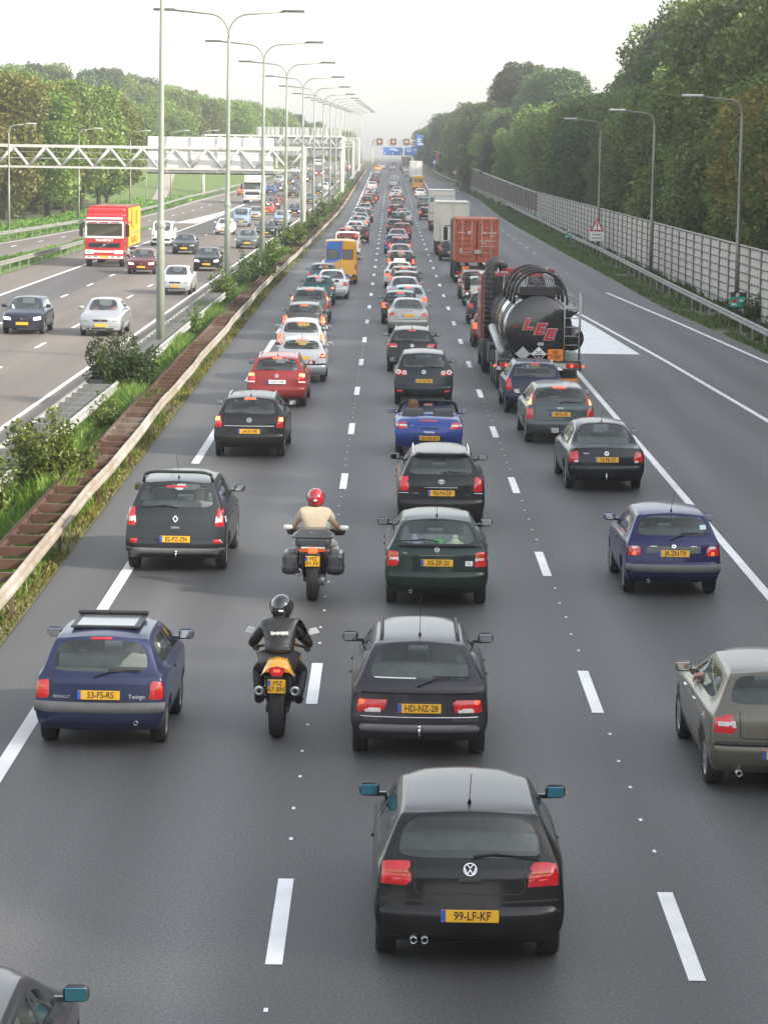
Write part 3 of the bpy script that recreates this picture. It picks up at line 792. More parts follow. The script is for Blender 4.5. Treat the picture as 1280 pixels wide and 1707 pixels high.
def b_plus():
    S = hatch(L=4.2, W=1.76, H=1.58, zs=.97, zg=1.05, rake=.42, wr=.58, wg=.81, hood=.95, zgr=1.12, rw=.32, zh=1.02)
    D = std(S, .74, [(.46, .88), (.86, .88), (.82, 1.06), (.50, 1.06)], [], pl='02-RV-DB', wiper=((0, 1.14), (.36, 1.14)))
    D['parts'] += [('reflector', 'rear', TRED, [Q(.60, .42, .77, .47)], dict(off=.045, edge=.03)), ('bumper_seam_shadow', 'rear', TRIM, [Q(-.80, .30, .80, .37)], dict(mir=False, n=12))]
    D['lines'] += gate(.56, .66, .88) + [('bumper_line', 'rear', GREYTRIM, [(-.80, .50), (.80, .50)], .015)]
    c, cf = finish_car(S, 'tall_hatchback_car', P_('paint_blue_black', (.010, .018, .026), .4), D); emblem(c, cf, 'vw', 0, 1.0, .06)
    for sx in (-1, 1):
        for (x, z, r) in ((.745, .99, .075), (.565, .97, .062)):
            p, n = cf.hit('rear', sx * x, z); m = MB(); m.lathe([(0, .012), (r * .45, .012), (r * .5, .02), (r, .016), (r * 1.05, 0)], (0, 0, 0), 'Z', 20)
            o = m.build('round_lamp', TWHITE, c); o.location = p + n * .01; o.rotation_euler = rot_of(n)
            m = MB(); m.lathe([(0, .024), (r * .42, .02), (r * .45, .01)], (0, 0, 0), 'Z', 14); m.build('lamp_centre', TRED, o)
    return c
def b_bmw():
    S = hatch(L=4.23, W=1.75, H=1.43, zs=.92, zg=.98, rake=.50, wr=.56, wg=.79, hood=1.35, zgr=1.04, rw=.325, tail=(.12, .02, 0, .03, .10))
    D = std(S, .50, [(.52, .70), (.88, .72), (.84, .93), (.60, .99)], [(TWHITE, [(.56, .79), (.865, .80), (.86, .87), (.57, .865)], 'reversing_lens')], pl='47-PS-LB', wiper=((0, 1.07), (.4, 1.07)), spokes=7, exhaust=[(-.52, .27, .04)], aerial=(0, .7, .25))
    D['parts'] += [('bumper_strip', 'rear', TRIM, [Q(-.85, .585, .85, .63)], dict(mir=False, n=12, off=.045, edge=.01)), ('plate_recess', 'rear', TRIM, [Q(-.31, .43, .31, .57)], dict(mir=False, off=.003))]
    D['lines'] += gate(.52, .67, .98)
    D['handle_mat'] = CHROME
    c, cf = finish_car(S, 'hatchback_car', PEWTER, D); return c
def b_ibiza():
    S = hatch(L=3.85, W=1.64, H=1.42, zs=.90, zg=.96, rake=.50, wr=.55, wg=.76, hood=1.0, zgr=1.02, rw=.29)
    D = std(S, .74, [(.54, .685), (.815, .69), (.79, .865), (.55, .865)], [(TWHITE, Q(.60, .80, .70, .855), 'reversing_lens'), (LIT, Q(.62, .71, .69, .775), 'lamp_glow')], pl='JR-ZN-79',
            wiper=((-.05, .96), (.34, 1.06)), aerial=(0, .62, .6), exhaust=[(-.42, .28, .03)], doors4=False)
    D['parts'] += [('bumper_strip', 'rear', GREYTRIM, [Q(-.79, .42, .79, .57)], dict(mir=False, n=14, off=.06, edge=.02)), ('tail_panel', 'rear', GREYTRIM, [[(-.54, .72), (.54, .72), (.54, .88), (-.54, .88)]], dict(mir=False, off=.004, n=8)),
                   ('lamp_strip', 'rear', WHITEP, [Q(.28, .845, .40, .868)], {}), ('window_sticker', 'rear', plain('sticker_pale', (.55, .72, .75), .5), [Q(.45, 1.12, .56, 1.19)], dict(mir=False, off=.006, edge=.005))]
    D['lines'] += gate(.54, .60, .9)
    c, cf = finish_car(S, 'small_hatchback_car', P_('paint_deep_blue', (.014, .016, .085), .35), D); emblem(c, cf, 'oval', 0, .86, .03); return c
def b_passat():
    S = saloon(L=4.68, W=1.745, H=1.46, zs=.90, zg=.96, boot=.62, boot_z=1.0, roof_back=1.30)
    D = std(S, .73, [(.58, .66), (.86, .66), (.83, .90), (.62, .93)], [(TWHITE, Q(.62, .665, .70, .71), 'reversing_lens')], pl='73-FB-XS', towball=(0, .38), aerial=(0, 1.5, .5))
    D['parts'] += [('plate_recess', 'rear', TRIM, [Q(-.32, .66, .32, .80)], dict(mir=False, off=.003))]
    D['lines'] += gate(.57, .60, .93)
    c, cf = finish_car(S, 'saloon_car', P_('paint_ink_black', (.012, .014, .018), .35), D); emblem(c, cf, 'vw', 0, .865, .05); surf_text(c, cf, 'PASSAT', -.44, .86, .04); return c
def b_v70(nm='estate_car', pm=None, pl='49-PL-VL'):
    S = hatch(L=4.71, W=1.80, H=1.49, zs=.95, zg=1.0, rake=.50, wr=.58, wg=.82, hood=1.2, zgr=1.04, rw=.32, tail=(.1, 0, .02, .06, .12), S=dict(rear_edge=.5))
    D = std(S, .77, [(.66, .62), (.90, .62), (.86, .96), (.70, .98)], [], pl=pl, wiper=((0, 1.05), (.36, 1.06)), rails=(.56, .9, 3.0, .03) if pm else None)
    if not D['rails']: D.pop('rails')
    D['parts'] += [('tail_lamp', 'rear', TRED, [[(.705, .985), (.855, .965), (.725, 1.36), (.63, 1.36)]], dict(key='T', swap='lamp', m=8)), ('lamp_glow', 'rear', LITHOT, [[(.74, 1.00), (.81, 1.00), (.785, 1.14), (.72, 1.14)]], dict(on='T', off=.018, edge=.010)),
                   brake_strip(1.41, .2, .045, True), ('grip_bar', 'rear', TRIM, [Q(-.42, .87, .42, .895)], dict(mir=False, off=.014)), ('plate_recess', 'rear', TRIM, [Q(-.38, .69, .38, .86)], dict(mir=False, off=.003))]
    D['lines'] += gate(.66, .62, .98) + [('bumper_line', 'rear', TRIM, [(-.85, .53), (.85, .53)], .016)]
    c, cf = finish_car(S, nm, pm or P_('paint_steel_green', (.085, .105, .108), .5), D); surf_text(c, cf, 'VOLVO', 0, .93, .05); return c
def b_estate(pm, pl=None, white=False, kind='astra', L=4.5, H=1.48, lit=True, badge='opel', rails=True):
    S = hatch(L=L, W=1.75, H=H, zs=.93, zg=1.0, rake=.55, wr=.56, wg=.80, hood=1.1, zgr=1.05, rw=.315, tail=(.1, 0, .02, .05, .11))
    lamp = {'astra': [(.64, .72), (.86, .72), (.83, 1.04), (.68, 1.05)], 'passat': [(.58, .70), (.86, .70), (.84, .98), (.60, .98)], 'wide': [(.46, .84), (.86, .84), (.84, 1.0), (.50, .99)], 'tall': [(.64, .66), (.86, .66), (.82, 1.06), (.68, 1.06)]}[kind]
    bands = []
    if lit: bands.append((LITHOT, [(lamp[0][0] + .06, .90), (lamp[1][0] - .05, .90), (lamp[1][0] - .07, .98), (lamp[0][0] + .07, .98)], 'lamp_glow'))
    if kind in ('wide', 'passat'): bands.append((TWHITE, [(lamp[0][0] + .05, lamp[0][1] + .02), (lamp[1][0] - .03, lamp[0][1] + .02), (lamp[1][0] - .03, lamp[0][1] + .06), (lamp[0][0] + .05, lamp[0][1] + .06)], 'reversing_lens'))
    if kind == 'tall': bands.append((TAMB, [(.67, .86), (.84, .86), (.83, .92), (.68, .92)], 'indicator_lens'))
    D = std(S, .70 if kind != 'astra' else .65, lamp, bands, pl=pl, wiper=((0, 1.07), (-.34, 1.07)), aerial=(0, .75, .3))
    if rails: D['rails'] = (.54, .9, 2.9, .035)
    if white: D['plate'] = (.74, pl, 0, .52, .112, True)
    D['parts'] += [brake_strip(1.385, .15, .05, lit), ('plate_recess', 'rear', TRIM, [Q(-.32, .58, .32, .72)] if kind == 'astra' else [Q(-.32, .63, .32, .80)], dict(mir=False, off=.003))]
    if kind == 'astra': D['parts'].append(('chrome_strip', 'rear', CHROME, [Q(-.64, .76, .64, .79)], dict(mir=False, off=.014, n=10)))
    D['lines'] += gate(.60, .58, 1.0) + [('bumper_line', 'rear', TRIM, [(-.83, .52), (.83, .52)], .014)]
    c, cf = finish_car(S, 'estate_car', pm, D)
    if badge: emblem(c, cf, badge, 0, .92, .055)
    return c
def b_206(pm=None, lit=True):
    S = hatch(L=3.83, W=1.66, H=1.43, zs=.93, zg=1.0, rake=.46, wr=.54, wg=.76, hood=.95, zgr=1.06, rw=.29)
    D = std(S, .80, [(.56, .78), (.83, .78), (.80, .95), (.62, .97)], [(LITHOT, Q(.64, .83, .75, .90), 'lamp_glow')] if lit else [], wiper=((.04, 1.09), (.36, 1.10)), aerial=(0, .6, .3), frit=.05)
    D['parts'] += [('bumper_strip', 'rear', TRIM, [Q(-.79, .57, .79, .63)], dict(mir=False, n=12, off=.05, edge=.02)), brake_strip(1.345, .17, .045, lit)]
    D['lines'] += gate(.55, .68, .95)
    c, cf = finish_car(S, 'small_hatchback_car', pm or SILVER, D); emblem(c, cf, 'oval', 0, .95, .03); return c
def b_merc(pm=None):
    S = saloon(L=4.5, W=1.73, H=1.43, zs=.90, zg=.96, boot=.66, boot_z=1.0, roof_back=1.35, wr=.54)
    D = std(S, .78, [(.46, .74), (.86, .72), (.84, .80), (.64, .95)], [(TWHITE, [(.52, .765), (.83, .75), (.83, .775), (.54, .785)], 'reversing_lens')])
    D['parts'] += [('brake_lamp', 'rear', TRED, [Q(-.2, .955, .2, .97)], dict(mir=False))]
    D['lines'] += gate(.5, .62, .92) + [('bumper_line', 'rear', TRIM, [(-.83, .54), (.83, .54)], .014)]
    c, cf = finish_car(S, 'saloon_car', pm or P_('paint_champagne_silver', (.42, .41, .39), .5), D); emblem(c, cf, 'star', 0, .90, .04, m=WHITEP); return c
# ---- ordinary cars seen from behind further up the queue
def b_far(kind, pm=None, lit=False):
    pm = pm or SILVER
    if kind == 'h':
        S = hatch(zgr=1.03); nm = 'hatchback_car'
        D = std(S, .60, [(.58, .70), (.855, .71), (.82, .96), (.62, .98)], [(TAMB, Q(.63, .82, .80, .86), 'indicator_lens')])
        D['parts'] += [brake_strip(1.34, .15, .04)]; D['lines'] += gate(.57, .60, 1.0)
    elif kind == 'e':
        S = hatch(L=4.5, W=1.75, H=1.48, zs=.92, rake=.5, zgr=1.02, hood=1.1); nm = 'estate_car'
        D = std(S, .66, [(.62, .66), (.865, .67), (.83, 1.02), (.66, 1.04)], [(TWHITE, Q(.67, .76, .83, .80), 'reversing_lens')], rails=(.54, .9, 2.9, .035))
        D['parts'] += [brake_strip(1.38, .15, .04)]; D['lines'] += gate(.6, .58, 1.0)
    else:
        S = saloon(); nm = 'saloon_car'
        D = std(S, .72, [(.56, .68), (.865, .68), (.84, .90), (.60, .92)], [(TAMB, Q(.62, .82, .83, .86), 'indicator_lens')])
        D['lines'] += gate(.56, .60, .92)
    c, cf = finish_car(S, nm, pm, D); return c
# ---- cars seen from the front
def b_front(kind, pm=None, lit=False, pl=True):
    pm = pm or SILVER
    if kind == 'h': S = hatch(L=4.15, W=1.72, H=1.44, zgr=1.03); nm = 'hatchback_car'
    elif kind == 'e': S = hatch(L=4.6, W=1.75, H=1.48, hood=1.15, rake=.5, zgr=1.02); nm = 'estate_car'
    else: S = saloon(); nm = 'saloon_car'
    D = std(S, .62, [(.58, .70), (.855, .71), (.82, .92), (.62, .94)])
    D['fplate'] = (.45, None)
    D['parts'] += [('headlamp', 'front', HEAD, [[(.42, .575), (.77, .60), (.75, .725), (.47, .69)]], dict(n=6, swap='head', off=.015)),
                   ('grille', 'front', TRIM, [[(-.34, .575), (.34, .575), (.38, .685), (-.38, .685)]], dict(mir=False, off=.008)),
                   ('lower_grille', 'front', TRIM, [Q(-.62, .27, .62, .36)], dict(mir=False, n=10, off=.004)),
                   ('bumper_line', 'front', TRIM, [Q(-.72, .385, -.3, .40)], dict(off=.005))]
    c, cf = finish_car(S, nm, pm, D); emblem(c, cf, 'oval', 0, .63, .045, 'front'); return c
PENDING = []
# ================================================================== lorries, vans, motorcycles, people
def truck_wheel(parent, x, y, r=.5, w=.30, name='wheel'):
    sg = 1 if x > 0 else -1
    t = MB(); t.lathe([(r * .55, w * .5), (r * .9, w * .5), (r, w * .38), (r, -w * .38), (r * .9, -w * .5), (r * .3, -w * .5)], (0, 0, 0), 'X', 26)
    o = t.build(name, RUBBER, parent, (x, y, r))
    m = MB(); m.lathe([(r * .58, w * .48), (r * .5, w * .25), (r * .28, w * .2), (r * .24, w * .5), (0, w * .52)], (0, 0, 0), 'X', 18); m.build('rim', plain('truck_rim', (.22, .22, .22), .5, .4), o)
    if sg < 0: o.rotation_euler = (0, 0, PI)
    return o
def simple_part(parent, name, m, fn):
    b = MB(); fn(b); return b.build(name, m, parent)
CREAM = plain('cream_box_panel', (.62, .59, .50), .5, var=.07, scale=1.2)
WBOX = plain('white_box_panel', (.66, .66, .64), .45, var=.06, scale=1.2)
CHASSIS = plain('lorry_chassis', (.03, .03, .032), .7, var=.3)
STEEL = plain('galvanised_steel', (.36, .37, .37), .45, .6, var=.2, scale=9)
TANK = plain('tank_black_paint', (.014, .014, .016), .22, var=.35, scale=3, coat=.7)
TREDP = plain('lorry_red_paint', (.42, .018, .022), .35, var=.12, coat=.6)
CONT = plain('container_orange', (.40, .085, .040), .6, var=.22, scale=2.5)
REFL = plain('orange_marker_board', (.85, .24, .02), .5, var=.08)
LAMPB = plain('lorry_lamp_red', (.45, .02, .02), .3, var=.2)
def cab(parent, y0, y1, w, z0, z1, m, name='cab', front=False):
    """lorry cab as one rounded body with sloped windscreen"""
    b = MB(); h = w / 2
    prof = [(y0, z0), (y0, z1 - .08), (y0 + .1, z1), (y1 - .55, z1), (y1 - .20, z1 - .25), (y1 - .02, z0 + (z1 - z0) * .42), (y1, z0 + .3), (y1 - .02, z0)]
    rows = []
    for u, ins in ((-1, .10), (-.97, .02), (-.9, 0), (.9, 0), (.97, .02), (1, .10)):
        cy = sum(p[0] for p in prof) / len(prof); cz = sum(p[1] for p in prof) / len(prof)
        rows.append([(u * h, cy + (p[0] - cy) * (1 - ins * .35), cz + (p[1] - cz) * (1 - ins * .35)) for p in prof] + [(u * h, cy + (prof[0][0] - cy) * (1 - ins * .35), cz + (prof[0][1] - cz) * (1 - ins * .35))])
    b.grid(rows, 0, False)
    for r in (rows[0], rows[-1]): b.add(r[:-1], [tuple(range(len(prof)))])
    return b.build(name, m, parent)

def lorry_rear_frame(t, L, board=True, wheels=(1.6, 2.9), w=2.5):
    simple_part(t, 'chassis', CHASSIS, lambda b: (b.box((-.4, L / 2, .85), (.12, L * .98, .25)), b.box((.4, L / 2, .85), (.12, L * .98, .25)), b.box((0, .12, .85), (1.0, .1, .2)), b.box((0, 1.5, .8), (1.8, .2, .15)), b.box((0, 3, .8), (1.8, .2, .15))))
    for y in wheels:
        for sx in (-1, 1): truck_wheel(t, sx * (w / 2 - .22), y, .5, .36)
    for sx in (-1, 1):
        simple_part(t, 'mudflap', CHASSIS, lambda b: b.box((sx * (w / 2 - .25), wheels[0] - .62, .55), (.42, .02, .6)))

def b_tanker():
    t = empty('tanker_lorry')
    lorry_rear_frame(t, 9.5, wheels=(1.5, 2.8, 4.1))
    m = MB(); r = 1.02; zc = 1.86; prof = []
    for k in range(9):
        a = k / 8 * PI / 2; prof.append((r * math.sin(a), .22 - .22 * math.cos(a) + .28))
    prof += [(r, 8.4)]
    for k in range(1, 9):
        a = k / 8 * PI / 2; prof.append((r * math.cos(a), 8.4 + .25 * math.sin(a)))
    m.lathe(prof, (0, 0, zc), 'Y', 48); tk = m.build('tank', TANK, t)
    for y in (1.4, 2.1, 4.2, 6.3):
        b = MB(); b.lathe([(r, y - .05), (r + .035, y - .03), (r + .035, y + .03), (r, y + .05)], (0, 0, zc), 'Y', 48); b.build('tank_band', plain('band_rubber', (.02, .02, .02), .5), tk)
    # rollover hoops and manway gear
    simple_part(t, 'spill_tray', TRIM, lambda b: (b.box((.05, 3.4, zc + r + .06), (1.2, 5.6, .10)), b.box((.05, .72, zc + r + .14), (1.25, .05, .22)), b.box((-.55, 3.4, zc + r + .12), (.04, 5.6, .2)), b.box((.65, 3.4, zc + r + .12), (.04, 5.6, .2))))
    for y in (.75, 2.3, 3.9, 5.5):
        b = MB(); P = []
        for k in range(17):
            a = PI * k / 16; P.append((.05 + .80 * math.cos(a), y, zc + r - .28 + 1.0 * math.sin(a) ** .85))
        b.tube(P, .045, 8); b.build('rollover_hoop', TRIM, t)
    for sx in (-.42, .52):
        simple_part(t, 'hand_rail', STEEL, lambda b: (b.tube([(sx, .9, 2.95), (sx * .8 + .01, .95, 3.4), (sx * .8 + .01, 5.6, 3.4), (sx, 5.7, 2.95)], .02, 6), [b.tube([(sx, y, 2.95), (sx * .8 + .01, y + .35, 3.4)], .016, 6) for y in (1.7, 2.6, 3.5, 4.4)]))
    simple_part(t, 'cross_rail', STEEL, lambda b: [b.tube([(-.33, y, 3.1), (-.22, y, 2.95), (.32, y, 2.95), (.43, y, 3.1)], .02, 6) for y in (1.1, 2.5, 4.1)])
    for y in (1.6, 3.1, 4.7):
        simple_part(t, 'manhole_lid', plain('dark_valve_metal', (.06, .06, .06), .4, .5), lambda b: (b.lathe([(0, .30), (.10, .30), (.12, .2), (.27, .18), (.30, .08), (.30, 0)], (.05, y, zc + r + .08), 'Z', 18), b.tube([(-.2, y + .5, 2.95), (-.2, y + .5, 3.2), (.25, y + .5, 3.2), (.25, y + .5, 2.95)], .05, 8)))
    # side walkway with outer rail
    simple_part(t, 'side_walkway', STEEL, lambda b: [b.box((1.08, .9 + .09 * k, 2.44), (.34, .045, .03)) for k in range(68)] + [b.box((.92, 4, 2.43), (.03, 6.2, .06)), b.box((1.25, 4, 2.43), (.03, 6.2, .06))])
    simple_part(t, 'walkway_bracket', TRIM, lambda b: [b.prism([(.80, 2.1), (.95, 2.40), (1.24, 2.40), (1.0, 2.2)], 'Y', y, y + .06) for y in (.95, 2.8, 4.8, 6.8)])
    simple_part(t, 'walkway_rail', STEEL, lambda b: (b.tube([(1.25, .75, 2.72), (1.25, 7.1, 2.72)], .02, 6), [b.tube([(1.25, y, 2.42), (1.25, y, 2.72)], .016, 6) for y in (.9, 2.8, 4.8, 7.0)]))
    simple_part(t, 'ladder', STEEL, lambda b: (b.tube([(.76, .30, .95), (.76, .22, 2.9)], .022, 6), b.tube([(1.20, .30, .75), (1.20, .22, 3.0)], .022, 6), b.tube([(1.26, .6, .95), (1.26, .5, 2.9)], .02, 6), [b.tube([(.76, .28, z), (1.20, .28, z)], .017, 6) for z in (1.15, 1.42, 1.69, 1.96, 2.23, 2.5)]))
    simple_part(t, 'hose_drum', TANK, lambda b: (b.lathe([(0, 0), (.34, .0), (.38, .1), (.38, .4), (0, .45)], (1.0, .5, 1.6), 'Y', 20)))
    # lettering and placards on the tail dome
    RL = plain('tanker_lettering_red', (.50, .02, .03), .45); GL = plain('tanker_lettering_grey', (.45, .45, .46), .5)
    for (ch, x, z) in (('L', -.36, 2.02), ('E', -.02, 1.88), ('E', .28, 1.72)):
        text(ch, .44, GL, t, (x, .238, z), (PI / 2, 0, 0), 'lettering', ex=.012, sx=1.3, shear=.28, offset=.034)
        text(ch, .44, RL, t, (x, .222, z), (PI / 2, 0, 0), 'lettering', ex=.012, sx=1.3, shear=.28, offset=.018)
    text('450', .13, WHITEP, t, (.05, .26, 1.44), (PI / 2, 0, 0), 'lettering', ex=.006, offset=.003)
    text('NR', .10, RL, t, (-.70, .34, 1.95), (PI / 2, 0, 0), 'lettering', ex=.02)
    simple_part(t, 'placard_rail', STEEL, lambda b: b.box((-.05, .25, 1.15), (1.3, .02, .05)))
    for (x, kind) in ((-.48, 0), (0, 1)):
        hz = simple_part(t, 'hazard_placard', GL if kind == 0 else WHITEP, lambda b: b.prism([(x - .22, 1.15), (x, .93), (x + .22, 1.15), (x, 1.37)], 'Y', .205, .225))
        if kind:
            simple_part(hz, 'placard_lower_half', INK, lambda b: b.prism([(x - .16, 1.12), (x, .96), (x + .16, 1.12)], 'Y', .196, .203))
            text('8', .10, WHITEP, hz, (x, .195, 1.04), (PI / 2, 0, 0)); simple_part(hz, 'placard_symbol', INK, lambda b: (b.box((x - .05, .2, 1.22), (.09, .01, .02), 0, 0, .5), b.box((x + .05, .2, 1.22), (.09, .01, .02), 0, 0, -.5), b.box((x, .2, 1.17), (.2, .01, .018))))
    pl = simple_part(t, 'hazard_number_plate', REFL, lambda b: b.bbox((.50, .20, 1.12), (.46, .02, .36), .006))
    text('80', .15, INK, pl, (.50, .186, 1.20), (PI / 2, 0, 0)); text('1789', .15, INK, pl, (.50, .186, 1.04), (PI / 2, 0, 0)); simple_part(pl, 'plate_border', INK, lambda b: b.box((.50, .187, 1.12), (.44, .004, .012)))
    # tail beam
    bm_ = simple_part(t, 'tail_beam', plain('beam_cream', (.60, .59, .54), .5), lambda b: b.bbox((0, .05, .82), (2.42, .12, .20), .02))
    simple_part(t, 'beam_trim', TRIM, lambda b: (b.box((0, .04, .94), (2.5, .2, .035)), b.box((0, .04, .705), (2.5, .14, .025)), b.box((-.42, -.02, .82), (.05, .02, .18)), b.box((.36, -.02, .82), (.05, .02, .18)), b.box((1.23, .04, .8), (.05, .2, .3)), b.box((-1.23, .04, .8), (.05, .2, .3))))
    for sx in (-1, 1):
        lp = simple_part(t, 'tail_lamp', LAMPB, lambda b: b.bbox((sx * 1.0, -.02, .82), (.38, .04, .14), .01)); simple_part(lp, 'lamp_glow', LIT, lambda b: b.bbox((sx * .98, -.042, .82), (.08, .01, .08), .003))
        simple_part(t, 'side_marker', LIT, lambda b: b.bbox((sx * 1.32, .0, .8), (.07, .05, .08), .02))
    p = simple_part(t, 'number_plate', PLATE, lambda b: b.bbox((.02, -.025, .83), (.52, .02, .12), .004)); simple_part(p, 'country_strip', EUBLUE, lambda b: b.box((-.26, -.036, .83), (.06, .004, .11))); text('BF-92-RS', .12, INK, p, (.04, -.037, .83), (PI / 2, 0, 0), sx=.85)
    simple_part(t, 'valve_cover', STEEL, lambda b: b.prism([(.05, .70), (.55, .70), (.40, .42), (.18, .42)], 'Y', .0, .3))
    simple_part(t, 'marker_board', REFL, lambda b: b.box((.85, -.02, .36), (.62, .02, .16)))
    for sx in (-1, 1):
        def mg(b):
            rows = []
            for k in range(13):
                a = PI * (.06 + .88 * k / 12); rows.append([(sx * x, 1.5 - .66 * math.cos(a), .5 + .66 * math.sin(a)) for x in (.80, 1.24)])
            b.grid(rows)
        simple_part(t, 'mudguard', STEEL, mg)
    simple_part(t, 'hose_tube', STEEL, lambda b: (b.tube([(-1.06, .7, 1.15), (-1.10, 5.5, 1.62)], .13, 12), [b.tube([(-1.06, .9 + k * .45, 1.18 + k * .043), (-.9, .9 + k * .45, 1.5 + k * .043)], .012, 5) for k in range(10)]))
    simple_part(t, 'side_locker', CHASSIS, lambda b: (b.bbox((-1.0, 5.7, .8), (.45, 1.6, .6), .03), b.bbox((1.0, 5.7, .8), (.45, 1.6, .6), .03)))
    # tractor
    for sx in (-1, 1): truck_wheel(t, sx * 1.0, 8.2, .5, .55); truck_wheel(t, sx * 1.06, 11.6, .5, .32)
    simple_part(t, 'tractor_frame', CHASSIS, lambda b: (b.box((-.42, 10, .8), (.12, 5, .26)), b.box((.42, 10, .8), (.12, 5, .26)), b.bbox((1.0, 9.7, .7), (.5, 1.0, .6), .08), b.bbox((-1.0, 9.7, .7), (.5, 1.0, .6), .08)))
    TR2 = plain('tractor_dark_red', (.20, .012, .018), .4, var=.15, coat=.5)
    c = cab(t, 10.1, 12.4, 2.48, .95, 3.15, TR2)
    simple_part(c, 'rear_wall', TRIM, lambda b: b.bbox((-.05, 10.07, 2.0), (1.9, .08, 2.1), .03))
    simple_part(c, 'windscreen', TRIM, lambda b: b.add([(-1.05, 12.42, 2.1), (1.05, 12.42, 2.1), (1.0, 12.2, 3.0), (-1.0, 12.2, 3.0)], [(0, 1, 2, 3)]))
    simple_part(t, 'wind_deflector', TR2, lambda b: (b.bbox((.25, 10.35, 3.22), (1.8, .14, .22), .06), b.bbox((1.05, 10.25, 2.6), (.28, .5, 1.5), .08), b.bbox((-1.12, 10.0, 2.1), (.10, .5, 2.2), .03)))
    simple_part(t, 'air_intake_stack', plain('intake_rubber', (.03, .03, .032), .55), lambda b: (b.tube([(-.98, 9.75, 1.2), (-.98, 9.75, 3.2), (-.95, 9.76, 3.42), (-.80, 9.78, 3.55), (-.60, 9.8, 3.50), (-.52, 9.8, 3.3)], [.17, .17, .18, .19, .19, .16], 14), [b.lathe([(.17, 0), (.195, .03), (.17, .06)], (-.98, 9.75, z), 'Z', 14) for z in np.arange(1.4, 3.2, .16)]))
    simple_part(t, 'air_line', STEEL, lambda b: (b.tube([(-.50, 9.7, 3.1), (-.58, 9.6, 2.2)], .02, 6), b.bbox((-.5, 9.62, 3.2), (.28, .05, .06), .02)))
    mr = simple_part(t, 'wing_mirror', TRIM, lambda b: (b.tube([(-1.2, 12.1, 3.0), (-1.62, 12.0, 3.0)], .025, 6), b.bbox((-1.62, 12.0, 2.72), (.22, .12, .48), .05), b.bbox((-1.60, 12.0, 2.34), (.22, .12, .22), .05)))
    simple_part(mr, 'mirror_glass', MIRG, lambda b: b.lathe([(0, -.005), (.07, -.002), (.075, 0)], (-1.60, 11.93, 2.34), 'Y', 14))
    simple_part(t, 'wing_mirror', TRIM, lambda b: (b.tube([(1.2, 12.1, 3.0), (1.50, 12.0, 3.0)], .025, 6), b.bbox((1.5, 12.0, 2.7), (.2, .12, .45), .05)))
    return t

